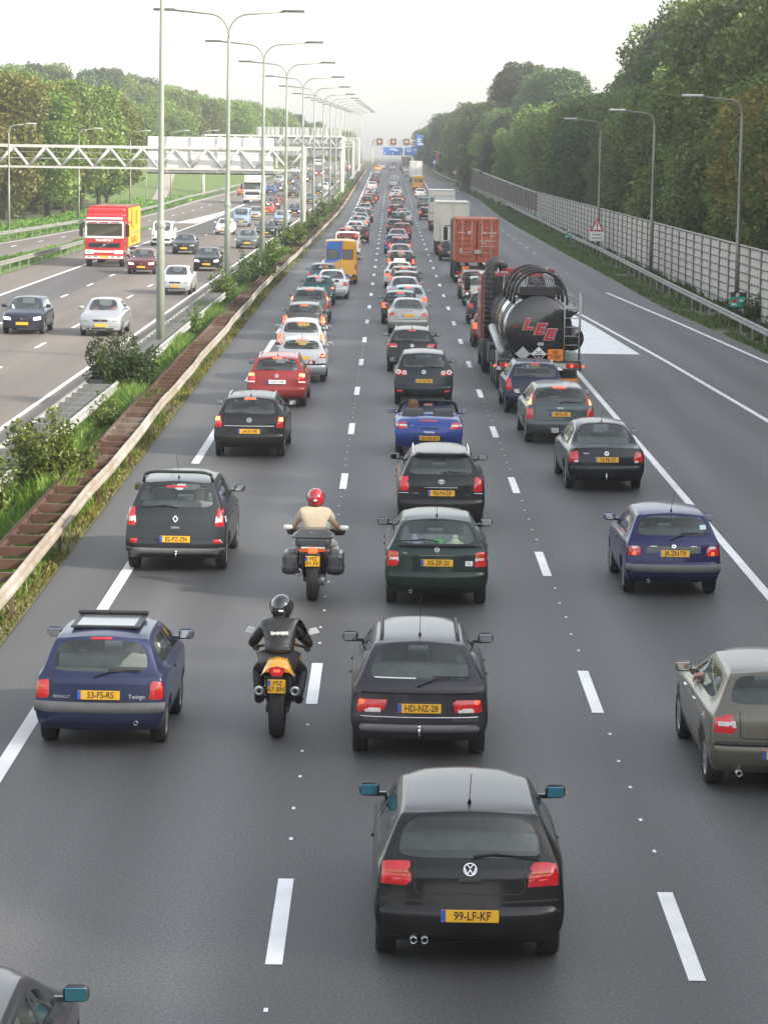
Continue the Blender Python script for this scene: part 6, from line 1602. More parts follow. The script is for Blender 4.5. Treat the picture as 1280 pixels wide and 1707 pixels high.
# far gantry over the queue with lane signals and blue direction signs
y = 780; g = gz(y)
t = empty('gantry', (0, 0, 0), 0, 'hazy gantry with lane signals and blue signs at the far end of the queue', 'gantry')
truss(t, -4.9, 12.5, y, g + 5.1, g + 6.5, GG, 2.4, .06)
for x in (-5.0, 12.5): b = MB(); b.box((x, y + .5, g + 3.2), (.4, .5, 6.4)); b.build('column', GG, t)
SIGB = plain('sign_blue', (.025, .12, .42), .4, var=.05)
def blue_sign(x0, x1, z0, z1, label, bars, arrows=()):
    t = empty('road_sign', (0, 0, 0), 0, label, 'road sign', 'blue direction signs on the far gantry')
    b = MB(); b.bbox(((x0 + x1) / 2, y - .25, (z0 + z1) / 2), (x1 - x0, .10, z1 - z0), .03); s = b.build('panel', SIGB, t)
    b = MB(); [b.box((bx, y - .31, bz), (bw, .012, bh)) for bx, bz, bw, bh in bars]
    b.build('sign_legend', WHITEP, s)
    for ax, az, rot in arrows:
        b = MB(); b.box((ax, y - .31, az), (.10, .012, .55), 0, 0, rot); b.box((ax + math.sin(rot) * .2 - .12 * math.cos(rot), y - .31, az + .2 * math.cos(rot) + .12 * math.sin(rot)), (.10, .012, .34), 0, 0, rot + .8); b.box((ax + math.sin(rot) * .2 + .12 * math.cos(rot), y - .31, az + .2 * math.cos(rot) - .12 * math.sin(rot)), (.10, .012, .34), 0, 0, rot - .8); b.build('direction_arrow', WHITEP, s)
blue_sign(-2.2, 3.0, g + 2.5, g + 4.6, 'wide blue direction sign over the middle lanes', [(.4, g + 4.1, 1.7, .22), (1.3, g + 3.75, 1.2, .18)], [(-1.7, g + 3.1, PI), (.4, g + 3.1, PI), (2.5, g + 3.1, PI)])
blue_sign(3.5, 6.9, g + 2.5, g + 4.6, 'blue direction sign beside the wide one over the right lane', [(4.6, g + 4.0, 1.3, .22), (4.8, g + 3.6, 1.4, .18)], [(6.2, g + 4.0, .9)])
blue_sign(6.6, 9.6, g + 5.0, g + 8.0, 'square blue exit sign standing highest on the far gantry', [(7.6, g + 6.9, 1.2, .22), (7.5, g + 6.3, 1.1, .22), (7.9, g + 5.6, 1.9, .26)], [(9.0, g + 7.2, .8)])
for k, (x, s) in enumerate(((-3.2, '50'), (.5, '50'), (4.0, '50'))):
    t = empty('lane_signal', (0, 0, 0), 0, 'black square lane signal showing a lit mark, %s of three on the far gantry' % ['left', 'middle', 'right'][k], 'lane signal', 'lane signals on the far gantry')
    b = MB(); b.bbox((x, y - .3, g + 6.1), (1.65, .3, 1.65), .06); b.build('casing', plain('signal_brown', (.055, .04, .035), .6), t)
    text(s, .8, plain('signal_lit', (.9, .35, .15), .4, emit=(1, .32, .12), es=.15), t, (x, y - .47, g + 6.1), (PI / 2, 0, 0), 'lit_mark', ex=.01, offset=.03)
# ================================================================== small signs
def post_sign(label, loc, cat='road sign'):
    return empty('road_sign', loc, 0, label, cat)
t = post_sign('red edged triangular warning sign with an exclamation mark above a white text board', (14.95, 210, 0))
simple_part(t, 'post', STEEL, lambda b: b.tube([(0, 0, 0), (0, 0, 2.9)], .04, 8))
rt = simple_part(t, 'triangle', plain('sign_red', (.55, .02, .02), .4), lambda b: b.prism([(-.52, 1.75), (.52, 1.75), (0, 2.68)], 'Y', -.08, -.05))
simple_part(rt, 'triangle_face', WHITEP, lambda b: b.prism([(-.34, 1.84), (.34, 1.84), (0, 2.46)], 'Y', -.095, -.085))
simple_part(rt, 'exclamation_mark', INK, lambda b: (b.prism([(-.03, 2.02), (.03, 2.02), (.045, 2.3), (-.045, 2.3)], 'Y', -.105, -.097), b.box((0, -.1, 1.94), (.07, .008, .07))))
ub = simple_part(t, 'text_board', WHITEP, lambda b: b.bbox((0, -.06, 1.36), (1.0, .03, .68), .02))
simple_part(ub, 'text_lines', plain('sign_text_grey', (.2, .2, .2), .5), lambda b: (b.box((0, -.08, 1.48), (.62, .01, .07)), b.box((0, -.08, 1.24), (.76, .01, .07))))
SG = plain('sign_green', (.02, .33, .23), .45)
for k, (x, y_, d) in enumerate(((15.35, 127.6, 'largest green and white distance marker, at the foot of the nearest lamp post'), (14.35, 234, 'small green and white distance marker behind the crash barrier by the warning sign'), (15.6, 318, 'small green marker on the verge in front of the brown noise barrier'), (14.9, 392, 'tiny pale green marker on the verge furthest along the barrier'))):
    t = post_sign(d, (x, y_, gz(y_)), 'distance marker'); sc = 1.1 if k == 0 else .9
    simple_part(t, 'post', TRIM, lambda b: b.box((0, .03, .5), (.1, .04, 1.0)))
    if k == 0: simple_part(t, 'backing', TRIM, lambda b: b.box((.05, .02, .85), (.72, .03, .72)))
    pn = simple_part(t, 'panel', SG, lambda b: b.bbox((0, -.02, .78), (.60 * sc, .03, .42 * sc), .01))
    simple_part(pn, 'route_patch', plain('sign_red', (.55, .02, .02), .4), lambda b: b.box((-.12 * sc, -.04, .84), (.17 * sc, .01, .12 * sc))); simple_part(pn, 'sign_digits', WHITEP, lambda b: (b.box((-.14 * sc, -.04, .68), (.2 * sc, .01, .09)), b.box((.15 * sc, -.04, .85), (.14 * sc, .01, .09))))
    simple_part(t, 'top_disc', plain('disc_cream', (.7, .6, .5), .5), lambda b: b.lathe([(0, -.01), (.08, -.005), (.085, 0)], (0, -.03, 1.09), 'Y', 14))
for (x, y_, d, zc) in ((12.0, 540, 'round white speed limit sign with red rim at the end of the brown noise barrier', 2.0), (-8.3, 560, 'round speed limit sign in the median among the far lamp posts', 2.3)):
    t = post_sign(d, (x, y_, gz(y_)))
    simple_part(t, 'post', STEEL, lambda b: b.tube([(0, 0, 0), (0, 0, zc)], .05, 8)); rg = simple_part(t, 'disc', plain('sign_red', (.55, .02, .02), .4), lambda b: b.lathe([(0, -.03), (.55, -.03), (.55, 0), (0, 0)], (0, -.07, zc), 'Y', 20))
    simple_part(rg, 'disc_face', WHITEP, lambda b: b.lathe([(0, -.01), (.40, -.01), (.40, 0)], (0, -.105, zc), 'Y', 20)); text('80' if x > 0 else '90', .42, INK, rg, (0, -.12, zc), (PI / 2, 0, 0), 'sign_digits', ex=.004)
t = post_sign('small blue sign on a post beside the far end of the verge', (8.9, 600, gz(600)))
simple_part(t, 'post', STEEL, lambda b: b.tube([(0, 0, 0), (0, 0, 2.6)], .06, 8)); pn = simple_part(t, 'panel', SIGB, lambda b: b.bbox((0, -.08, 3.0), (1.1, .05, 1.3), .02)); simple_part(pn, 'sign_legend', WHITEP, lambda b: b.box((0, -.11, 3.0), (.5, .01, .6)))
t = empty('road_sign', (10.2, 585, gz(585)), 0, 'dark goalpost sign frame with red and white boards on the far verge', 'sign frame')
simple_part(t, 'frame', STEEL, lambda b: b.tube([(1.0, 0, 0), (1.0, 0, 4.6), (-1.6, 0, 5.4)], .09, 6)); simple_part(t, 'board', plain('board_red_white', (.45, .15, .15), .5), lambda b: b.box((-.9, -.1, 3.9), (.5, .05, 2.2)))
# ================================================================== trees, shrubs, grass
rng = np.random.default_rng(11)
def leaf_mat(name, cols, trans=.3):
    m = bpy.data.materials.new(name); m.use_nodes = True; nt = m.node_tree; nt.nodes.clear()
    out = nt.nodes.new('ShaderNodeOutputMaterial'); g = nt.nodes.new('ShaderNodeNewGeometry'); oi = nt.nodes.new('ShaderNodeObjectInfo')
    r = ramp(nt, g.outputs['Random Per Island'], [(0, cols[0]), (.5, cols[1]), (1, cols[2])])
    n = noise(nt, .22, 3, pos(nt))
    r2 = ramp(nt, n.outputs['Fac'], [(.35, (.75, .8, .8)), (.65, (1.3, 1.2, .95))])
    c = mixc(nt, 1., r.outputs['Color'], r2.outputs['Color'], 'MULTIPLY')
    hs = nt.nodes.new('ShaderNodeHueSaturation'); lk(nt, c, hs.inputs['Color'])
    mr = nt.nodes.new('ShaderNodeMapRange'); lk(nt, oi.outputs['Random'], mr.inputs[0]); mr.inputs[3].default_value = .485; mr.inputs[4].default_value = .52; lk(nt, mr.outputs[0], hs.inputs['Hue'])
    mv = nt.nodes.new('ShaderNodeMapRange'); lk(nt, oi.outputs['Random'], mv.inputs[0]); mv.inputs[3].default_value = .75; mv.inputs[4].default_value = 1.5; lk(nt, mv.outputs[0], hs.inputs['Value'])
    d = nt.nodes.new('ShaderNodeBsdfDiffuse'); t = nt.nodes.new('ShaderNodeBsdfTranslucent'); lk(nt, hs.outputs[0], d.inputs[0]); lk(nt, hs.outputs[0], t.inputs[0])
    gl = nt.nodes.new('ShaderNodeBsdfGlossy'); gl.inputs['Roughness'].default_value = .45; gl.inputs[0].default_value = (.5, .5, .5, 1)
    mx = nt.nodes.new('ShaderNodeMixShader'); mx.inputs[0].default_value = trans; lk(nt, d.outputs[0], mx.inputs[1]); lk(nt, t.outputs[0], mx.inputs[2])
    mx2 = nt.nodes.new('ShaderNodeMixShader'); mx2.inputs[0].default_value = .05; lk(nt, mx.outputs[0], mx2.inputs[1]); lk(nt, gl.outputs[0], mx2.inputs[2])
    lk(nt, mx2.outputs[0], out.inputs[0]); return m
L_DARK = leaf_mat('leaves_dark', [(.055, .089, .031), (.089, .132, .040), (.132, .179, .055)])
L_MID = leaf_mat('leaves_mid', [(.081, .128, .032), (.124, .183, .044), (.183, .241, .062)])
L_LIGHT = leaf_mat('leaves_light', [(.084, .132, .026), (.126, .180, .036), (.174, .216, .050)])
L_AUT = leaf_mat('leaves_autumn', [(.098, .109, .025), (.161, .144, .032), (.230, .172, .040)])
L_GOLD = leaf_mat('leaves_yellow_green', [(.09, .115, .022), (.14, .15, .03), (.19, .17, .04)])
L_BLUE = leaf_mat('leaves_blue_green', [(.046, .085, .046), (.068, .114, .058), (.098, .150, .072)])
L_SHRUB = leaf_mat('leaves_shrub', [(.062, .106, .027), (.106, .163, .037), (.188, .237, .062)])
L_SHRUBD = leaf_mat('leaves_shrub_dark', [(.033, .059, .024), (.053, .090, .029), (.079, .119, .040)])
GRASS = leaf_mat('grass_blades', [(.065, .14, .02), (.10, .20, .028), (.15, .23, .045)], .35)
VERGEG = leaf_mat('grass_verge', [(.040, .068, .020), (.062, .095, .026), (.10, .125, .045)], .3)
WEED = leaf_mat('weeds_pale', [(.10, .15, .035), (.16, .21, .055), (.24, .26, .09)], .35)
GRASSD = leaf_mat('grass_dry', [(.10, .10, .03), (.16, .14, .05), (.08, .11, .03)], .3)
BARK = plain('bark', (.085, .070, .055), .9, var=.35, scale=3)
def quads_mesh(name, C, A, B, m):
    """leaf quads: centres C, half axes A and B (n x 3)"""
    n = len(C); V = np.empty((n, 4, 3)); V[:, 0] = C - A; V[:, 1] = C - B * .9; V[:, 2] = C + A; V[:, 3] = C + B * .9
    me = bpy.data.meshes.new(name); me.vertices.add(n * 4); me.vertices.foreach_set('co', V.reshape(-1))
    me.loops.add(n * 4); me.loops.foreach_set('vertex_index', np.arange(n * 4, dtype=np.int32))
    me.polygons.add(n); me.polygons.foreach_set('loop_start', np.arange(0, n * 4, 4, dtype=np.int32)); me.polygons.foreach_set('loop_total', np.full(n, 4, np.int32))
    me.update(calc_edges=True); me.materials.append(m); return me
def unit(v): return v / np.maximum(1e-6, np.linalg.norm(v, axis=1))[:, None]
def leaf_cloud(blobs, per, size, sq=1.):
    Cs = []
    for (c, r) in blobs:
        n = int(per * (r ** 2)); d = unit(rng.normal(size=(n, 3))); rad = r * (rng.random(n) ** .28)
        rad *= 1 + .22 * np.sin(d[:, 0] * 5 + c[0] * 3) * np.cos(d[:, 2] * 6 + c[1])
        Cs.append(np.array(c) + d * rad[:, None] * np.array([1, 1, sq]))
    C = np.concatenate(Cs); n = len(C)
    nr = unit(rng.normal(size=(n, 3)) + np.array([0, 0, .5])); t = unit(np.cross(nr, rng.normal(size=(n, 3)))); b = np.cross(nr, t)
    s = size * (.6 + .8 * rng.random(n))
    return C, t * s[:, None], b * (s * .62)[:, None]
def tree_kind(H, rad, base, nb, per, leaf, m, shape='round', trunk=.22, limbs=6):
    blobs = []
    for k in range(nb):
        u = (k + .5) / nb; z = base + (H - base) * (u ** .9)
        if shape == 'round': env = rad * math.sqrt(max(.05, 1 - ((u - .42) / .62) ** 2))
        elif shape == 'poplar': env = rad * (.55 + .45 * math.sin(PI * min(1, u * .95 + .1))) * (1 if u < .8 else .7)
        else: env = rad * (1.05 - .75 * u)
        a = k * 2.4 + rng.random() * .8; q = env * (.35 + .55 * rng.random())
        r = (H - base) * (.13 + .07 * rng.random()) * (1.1 if shape == 'round' else .85)
        r = min(r, env * .75 + .5)
        blobs.append(((q * math.cos(a), q * math.sin(a), min(z, H - r * .8)), r))
    C, A, B = leaf_cloud(blobs, per, leaf)
    crown = quads_mesh('crown', C, A, B, m)
    tb = MB(); pts = [(0, 0, 0)]; x = y = 0
    for k in range(1, 6): x += rng.normal() * .12; y += rng.normal() * .12; pts.append((x, y, H * .8 * k / 5))
    tb.tube(pts, [trunk, trunk * .85, trunk * .7, trunk * .5, trunk * .32, trunk * .12], 8)
    for k in range(limbs):
        c, r = blobs[int((k + .5) * nb / limbs)]
        z0 = max(base * .6, c[2] - r - 1.5); tb.tube([(0, 0, z0), (c[0] * .5, c[1] * .5, (z0 + c[2]) / 2 + .3), c], [trunk * .45, trunk * .3, trunk * .1], 6)
    me = bpy.data.meshes.new('trunk'); me.from_pydata(tb.v, [], tb.f); me.materials.append(BARK)
    for p in me.polygons: p.use_smooth = True
    return crown, me
KIND = {
    'oak': tree_kind(14, 4.6, 1.0, 30, 400, .165, L_DARK), 'oak2': tree_kind(13, 4.8, .8, 28, 400, .165, L_MID),
    'gold': tree_kind(11, 4.2, .8, 24, 400, .15, L_AUT), 'poplar': tree_kind(18, 3.4, 1.5, 30, 260, .22, L_BLUE, 'poplar'),
    'ash': tree_kind(15, 4.2, 3.5, 24, 260, .20, L_LIGHT, 'round', .26), 'ashg': tree_kind(14, 4.0, 3.2, 24, 260, .20, L_GOLD, 'round', .26),
    'dark': tree_kind(16, 4.4, 1.0, 30, 330, .19, L_SHRUBD), 'mid': tree_kind(15, 4.4, 1.0, 26, 330, .19, L_MID),
}
KH = dict(oak=14, oak2=13, gold=11, poplar=18, ash=15, ashg=14, dark=16, mid=15)
def tree(kind, x, y, H, label, group, ws=1.):
    t = empty('tree', (x, y, gz(y) - .05), rng.random() * 6.28, label, 'tree', group)
    s = H / KH[kind]; t.scale = (s * ws, s * ws, s)
    for nm, me in (('crown', KIND[kind][0]), ('trunk', KIND[kind][1])): link(nm, me, t)
    return t
DESC = {'oak': 'dense dark green broadleaf tree', 'oak2': 'mid green broadleaf tree', 'gold': 'tree with yellowing autumn leaves', 'poplar': 'tall blue green poplar', 'ash': 'light green tree with bare lower trunk', 'ashg': 'yellow leaved tree with bare lower trunk', 'dark': 'very dark leaved tall tree', 'mid': 'rounded mid green tree'}
def wood(spec, where, group):
    for (k, x, y, H) in spec: tree(k, x, y, H, DESC[k] + ' ' + where, group, (1.0 + .22 * rng.random()) if H < 14.5 else (.78 + .16 * rng.random()))
# right woods: first rows behind the barrier
sp = []
for y in np.arange(-64, 300, 8.2):
    for row, x0 in enumerate((22.5, 28) if y < 60 else (23.4, 28, 33)):
        yy = y + rng.normal() * 1.2 + row * 2.3; x = x0 + rng.normal() * .9
        k = rng.choice(['oak', 'oak2', 'dark', 'oak', 'mid'] if row else ['oak', 'oak2', 'oak', 'gold' if 95 < yy < 190 else 'oak2', 'gold' if 95 < yy < 160 else 'mid'])
        H = (11.5, 17.0, 21.5)[row] + rng.normal() * 1.5
        if yy < 95: H = (13.5, 16.0, 17.)[row] + rng.normal() * .8
        H *= interp([(200, 1), (250, .97), (300, .80 if row < 2 else .95)], yy)
        sp.append((k, x, yy, H))
sp = [s_ for s_ in sp]
wood(sp, 'in the wood behind the concrete noise barrier', 'trees behind the concrete noise barrier')
sp = []
for y in np.arange(303, 520, 10):
    for row, x0 in enumerate((22.3, 27.5, 33)):
        x = x0 + rng.normal() * 1.1 - max(0, (y - 380)) * .042; yy = y + rng.normal() * 1.6 + row * 2
        k = rng.choice(['poplar', 'dark', 'oak', 'mid'] if row else ['oak', 'oak2', 'mid', 'dark'])
        H = (interp([(303, 11), (440, 10.5), (470, 13), (520, 12)], y), interp([(303, 15), (330, 12), (425, 11.5), (448, 18), (490, 18.5), (520, 16.5)], y), interp([(303, 20.5), (345, 20), (385, 15), (430, 12.5), (520, 14)], y))[row] + rng.normal() * 1.2
        sp.append((k, x, yy, H))
wood(sp, 'in the wood behind the brown noise barrier', 'trees behind the brown noise barrier')
sp = []
for y in np.arange(525, 900, 13):
    for row in range(2):
        x = 16.6 - (min(y, 760) - 525) * .017 + row * 5 + rng.normal() * .8
        sp.append((rng.choice(['mid', 'dark', 'oak']), x, y + rng.normal() * 3, (12.5, 14.5)[row] - (y - 525) * .009 + rng.normal() * .8))
wood(sp, 'where the wood meets the far end of the road', 'trees at the far end of the road')
# left: row with bare trunks beyond the slip road, then the big wood
sp = []
for (x, y, H, k) in ((-37.5, 244, 14, 'ash'), (-41, 250, 15, 'ash'), (-45, 262, 15, 'mid'), (-42, 285, 13, 'ashg'), (-38.5, 290, 13.5, 'ashg'), (-35.4, 300, 12, 'ash'), (-37, 312, 13, 'ashg'), (-36.5, 324, 13.5, 'ash'), (-35.8, 336, 13.5, 'ash'), (-35.2, 350, 13, 'ash'), (-35.4, 362, 12, 'ashg'),
                     (-44, 304, 14, 'ash'), (-47, 318, 15, 'ash'), (-43, 332, 14, 'mid'), (-45, 350, 15, 'ash'), (-50, 280, 14, 'ash'), (-42, 372, 14, 'mid'), (-55, 300, 15, 'mid'), (-58, 330, 15, 'mid'), (-49, 366, 15, 'ash'), (-54, 268, 14, 'ash'), (-48, 235, 15, 'ash'), (-43, 226, 15, 'ash'), (-52, 250, 15, 'mid'), (-40.5, 342, 10, 'mid'), (-41, 318, 10, 'mid'), (-40.5, 296, 9, 'mid')):
    sp.append((k, x, y, H * 1.06))
wood(sp, 'in the sunlit row beyond the slip road', 'sunlit trees beyond the slip road')
sp = []
for y in np.arange(505, 960, 19):
    n = 5 if y < 720 else 3
    for q in range(n):
        x = -33 - q * 6.5 - (0 if y > 620 else (620 - y) * .10) + rng.normal() * 1.2 + max(0, y - 640) * .055
        H = (14.2 + q * 1.5 if y < 690 else 11.5 + q * .7) * (1 if y > 530 else .9) + rng.normal() * .9
        if y > 800: H *= .8
        k = rng.choice(['mid', 'ash', 'oak2', 'mid', 'poplar'] if x > -52 else ['poplar', 'dark', 'mid', 'poplar'])
        sp.append((k, x, y + rng.normal() * 3, H))
wood(sp, 'in the big wood far along the oncoming carriageway', 'trees of the far left wood')
# grass bank with the path climbing to the footbridge
def bank():
    P = []
    for y in np.arange(376, 700, 12):
        e = min(1, max(0, (y - 376) / 90)); xb = interp([(y0, x - 1.6) for y0, x in T_SL], y)
        P.append([(xb - 3 * q, y, gz(y) - .03 + e * min(4.2, .55 * q) * (1 if q else 0)) for q in range(0, 12)])
    b = MB(); b.grid(P, 0, True); tag(b.build('grass_bank', soil_mat('bank_grass', [(.075, .125, .02), (.095, .155, .025), (.12, .16, .035)])), kind='structure')
    Q_ = []
    for k in range(12):
        u = k / 11; y = 385 + 160 * u; x = -30.8 - 9.6 * u; xb = interp([(y0, q - 1.6) for y0, q in T_SL], y); e = min(1, max(0, (y - 376) / 90))
        f = lambda xx: gz(y) + .05 + e * min(4.2, max(0, (xb - xx) / 3 * .55))
        Q_.append([(x - .9, y, f(x - .9)), (x + .9, y, f(x + .9))])
    b = MB(); b.grid(Q_, 0, True); tag(b.build('path', plain('path_paving', (.30, .25, .21), .85, var=.12, scale=.4)), kind='structure')
    t = empty('footbridge', (0, 0, 0), 0, 'low footbridge with white end walls and red white railing behind the nearer gantry', 'footbridge')
    yb = 548; zb = gz(yb) + 2.6
    simple_part(t, 'deck', plain('deck_grey', (.25, .24, .23), .8), lambda b: b.box((-37, yb + 2, zb - .1), (22, 3, .3)))
    for x in (-42.0, -38.6): simple_part(t, 'end_wall', WHITEP, lambda b: b.prism([(yb - 4, zb - .6), (yb, zb - .6), (yb, zb + 1.1), (yb - 2, zb + 1.0)], 'X', x - .25, x + .25))
    simple_part(t, 'railing', WHITEP, lambda b: (b.box((-37, yb + .6, zb + .75), (22, .06, .22))))
    simple_part(t, 'railing_stripe', plain('sign_red', (.55, .02, .02), .4), lambda b: [b.box((x, yb + .55, zb + .75), (.9, .06, .23)) for x in np.arange(-36, -27, 2)])
bank()
# shrubs of the median
def shrub(x, y, H, rad, m, label, stems=9, per=900, leaf=.055):
    t = empty('shrub', (x, y, 0), rng.random() * 6, label, 'shrub')
    b = MB(); blobs = []
    for k in range(stems):
        a = k * 2.399 + rng.random(); q = rad * (.25 + .75 * rng.random()); h = H * (.55 + .45 * rng.random())
        h *= 1.25 if k % 3 == 0 else 1; top = (q * math.cos(a), q * math.sin(a), h); b.tube([(q * .1 * math.cos(a), q * .1 * math.sin(a), 0), (top[0] * .5, top[1] * .5, h * .55), top], [.022, .014, .004], 5)
        for u in (.3, .45, .6, .75, .88, 1.0):
            w = Vector((top[0] * u, top[1] * u, h * u)); blobs.append(((w.x + rng.normal() * .07, w.y + rng.normal() * .07, w.z), rad * (.42 - .27 * u)))
    b.build('stems', BARK, t)
    C, A, B = leaf_cloud(blobs, per / max(.05, rad * rad) * .8, leaf); link('foliage', quads_mesh('foliage', C, A, B, m), t); return t
for a in ((-6.62, 57.0, 1.6, 1.0, L_SHRUB, 'large olive green shrub growing between the barriers nearest the camera', 18, 2200, .045),
          (-7.5, 55.0, 1.3, .55, L_SHRUB, 'thin light green shrub poking through the pale barrier beside the large olive one', 9, 500, .045),
          (-7.05, 79.5, 1.55, 1.05, L_SHRUBD, 'dark green bush hiding the foot of the nearest tall lamp post', 18, 2000, .05),
          (-7.9, 80.5, 1.8, .8, L_SHRUBD, 'dark feathery bush leaning over the pale barrier beside the nearest lamp post', 12, 900, .05),
          (-6.9, 71, .95, .5, L_SHRUB, 'small yellow green bush between the large olive shrub and the dark one', 9, 700, .04),
          (-7.3, 108, 1.1, .55, L_SHRUB, 'small pale shrub in the median before the second lamp post', 9, 600, .05),
          (-7.5, 131, 1.6, .8, L_SHRUB, 'bushy green shrub in front of the second lamp post', 12, 900, .06),
          (-7.3, 141, 1.5, .8, L_SHRUB, 'bushy green shrub just past the second lamp post', 12, 800, .06),
          (-7.4, 158, 1.4, .8, L_SHRUB, 'green shrub midway between the second and third lamp posts', 11, 700, .07),
          (-7.5, 181, 1.5, .9, L_SHRUB, 'green shrub past the third lamp post', 11, 700, .08),
          (-7.4, 205, 1.4, .9, L_SHRUB, 'green shrub before the fourth lamp post', 11, 600, .08),
          (15.6, 124, 1.3, .6, L_SHRUBD, 'dark leafy shrub at the foot of the concrete noise barrier', 9, 500, .06),
          (15.5, 116, .9, .5, L_SHRUBD, 'low dark shrub by the barrier nearest the right edge', 8, 400, .06)):
    shrub(*a)
for k in range(26):
    y = 150 + k * 16; shrub(-7.0 + rng.normal() * .25, y, 1.2 + .5 * rng.random(), 1.1, L_SHRUB if k % 3 else L_SHRUBD, 'green bush in the hedge of the far median', 9, 420, .13)['group'] = 'bushes of the far median'
# grass: blades standing in patches
def grass(name, n, fx, Y0, Y1, h, w, m, pw=1., dens=None):
    u = rng.random(n) ** pw; y = Y0 + (Y1 - Y0) * u; x0 = np.array([fx(v)[0] for v in y]); x1 = np.array([fx(v)[1] for v in y]); x = x0 + (x1 - x0) * rng.random(n)
    keep = (np.sin(x * 2.1 + 1.3 * np.sin(y * .7)) + np.sin(y * .45 + x) + rng.normal(size=n) * .6) > -.9
    x, y = x[keep], y[keep]; n = len(x); z = np.array([gz(v) for v in y])
    hh = h * (.35 + .65 * rng.random(n)) * (.75 + .35 * np.sin(y * .33 + x * 1.7)); ln = rng.normal(size=(n, 2)) * .28 * hh[:, None]
    ww = w * (.6 + .8 * rng.random(n)) * (1 + y / 90.)
    base = np.stack([x, y, z - .02], 1); top = base + np.stack([ln[:, 0], ln[:, 1], hh], 1); mid = (base + top) / 2 + np.stack([-ln[:, 0] * .15, -ln[:, 1] * .15, hh * .06], 1)
    a = rng.random(n) * PI; sd = np.stack([np.cos(a), np.sin(a), 0 * a], 1) * ww[:, None]
    V = np.empty((n, 5, 3)); V[:, 0] = base - sd; V[:, 1] = base + sd; V[:, 2] = mid + sd * .8; V[:, 3] = top; V[:, 4] = mid - sd * .8
    me = bpy.data.meshes.new(name); me.vertices.add(n * 5); me.vertices.foreach_set('co', V.reshape(-1)); me.loops.add(n * 5); me.loops.foreach_set('vertex_index', np.arange(n * 5, dtype=np.int32))
    me.polygons.add(n); me.polygons.foreach_set('loop_start', np.arange(0, n * 5, 5, dtype=np.int32)); me.polygons.foreach_set('loop_total', np.full(n, 5, np.int32)); me.update(calc_edges=True); me.materials.append(m)
    o = link(name, me); return tag(o, kind='stuff')
grass('grass', 80000, lambda y: (-7.42, interp(T_BL, y) + .1), 40, 150, .78, .013, GRASS, 1.4)
grass('grass', 26000, lambda y: (-7.7, interp(T_BL, y) + .2), 120, 520, .95, .018, GRASS, 1.3)
grass('grass', 16000, lambda y: (interp(T_BR, y) - .35, interp(T_PE, y) - .06), 28, 170, .15, .012, GRASSD, 1.3)
grass('grass', 4000, lambda y: (interp(T_BR, y) - .5, interp(T_PE, y) - .25), 30, 150, .3, .012, GRASS, 1.2)
grass('grass', 20000, lambda y: (-8.6, -7.4), 40, 260, .55, .012, GRASS, 1.2)
grass('grass', 16000, lambda y: (interp(T_RE, y) + .05, interp(T_RR, y) - .05), 80, 480, .34, .016, VERGEG, 1.3)
grass('grass', 16000, lambda y: (interp(T_RR, y) + .1, interp(T_W, y) - .05), 80, 520, .62, .02, VERGEG, 1.2)
grass('grass', 22000, lambda y: (-7.5, interp(T_BL, y) + .05), 42, 180, .85, .008, WEED, 1.3)
def wedge(y): return (interp(T_SR, y) + .2, -22.2 if y < 200 else -22.6)
grass('grass', 9000, wedge, 110, 262, .3, .02, GRASS, 1.0)
grass('grass', 14000, lambda y: (interp(T_SL, y) - 9, interp(T_SL, y) - .2), 200, 420, .35, .03, GRASS, 1.0)
strip('wedge_ground', lambda y: interp(T_SR, y) - .0, lambda y: min(-21.7, max(interp(T_SR, y) + .02, -21.75)), 110, 284, .004, soil_mat('wedge_grass', [(.085, .15, .02), (.10, .18, .025), (.13, .18, .04)]), 2)
# ================================================================== traffic
SLOTS = {}
def recolor(o, pm, lamp=None):
    for ch in [o] + [c for c in o.children_recursive]:
        if ch.type != 'MESH': continue
        for s in ch.material_slots:
            if s.link == 'OBJECT':
                if ch.get('swap', 'paint') == 'paint': s.material = pm
                elif lamp is not None and ch['swap'] == 'lamp': s.material = lamp
                elif lamp is not None and ch['swap'] == 'head' and lamp is HEADLIT: s.material = lamp
def merge(proto):
    """one mesh for cars a few pixels wide: slot 0 paint, slot 1 lamps"""
    mats = ['PAINT', 'LAMP']; V = []; F = []; MI = []; SMo = []
    def walk(o, M):
        Mx = M @ o.matrix_basis
        if o.type == 'MESH':
            n = len(V); me = o.data
            V.extend([tuple(Mx @ v.co) for v in me.vertices])
            idx = []
            for s in o.material_slots:
                if s.link == 'OBJECT': idx.append(0 if o.get('swap', 'paint') == 'paint' else 1)
                else:
                    if s.material not in mats: mats.append(s.material)
                    idx.append(mats.index(s.material))
            for p in me.polygons:
                F.append(tuple(v + n for v in p.vertices)); MI.append(idx[p.material_index] if idx else 0); SMo.append(p.use_smooth)
        for c in o.children: walk(c, Mx)
    for c in proto.children: walk(c, Matrix.Identity(4))
    me = bpy.data.meshes.new('car'); me.from_pydata(V, [], F)
    for m in mats: me.materials.append(TRIM if isinstance(m, str) else m)
    me.polygons.foreach_set('material_index', MI); me.polygons.foreach_set('use_smooth', SMo); me.update(); return me
PROTO = {}; MERGED = {}; VS = .96
def get_far(kind, front):
    key = (kind, front)
    if key not in PROTO: PROTO[key] = b_front(kind) if front else b_far(kind); return PROTO[key], True
    return PROTO[key], False
def place(o, x, y, rz=0, z=None):
    """origin at the tail; pitch follows the road"""
    if isinstance(o, bpy.types.Object):
        o.scale = (VS,) * 3
        o.location = (x, y, gz(y) if z is None else z); s = gslope(y); o.rotation_euler = (s if abs(rz) < 1 else -s, 0, rz)
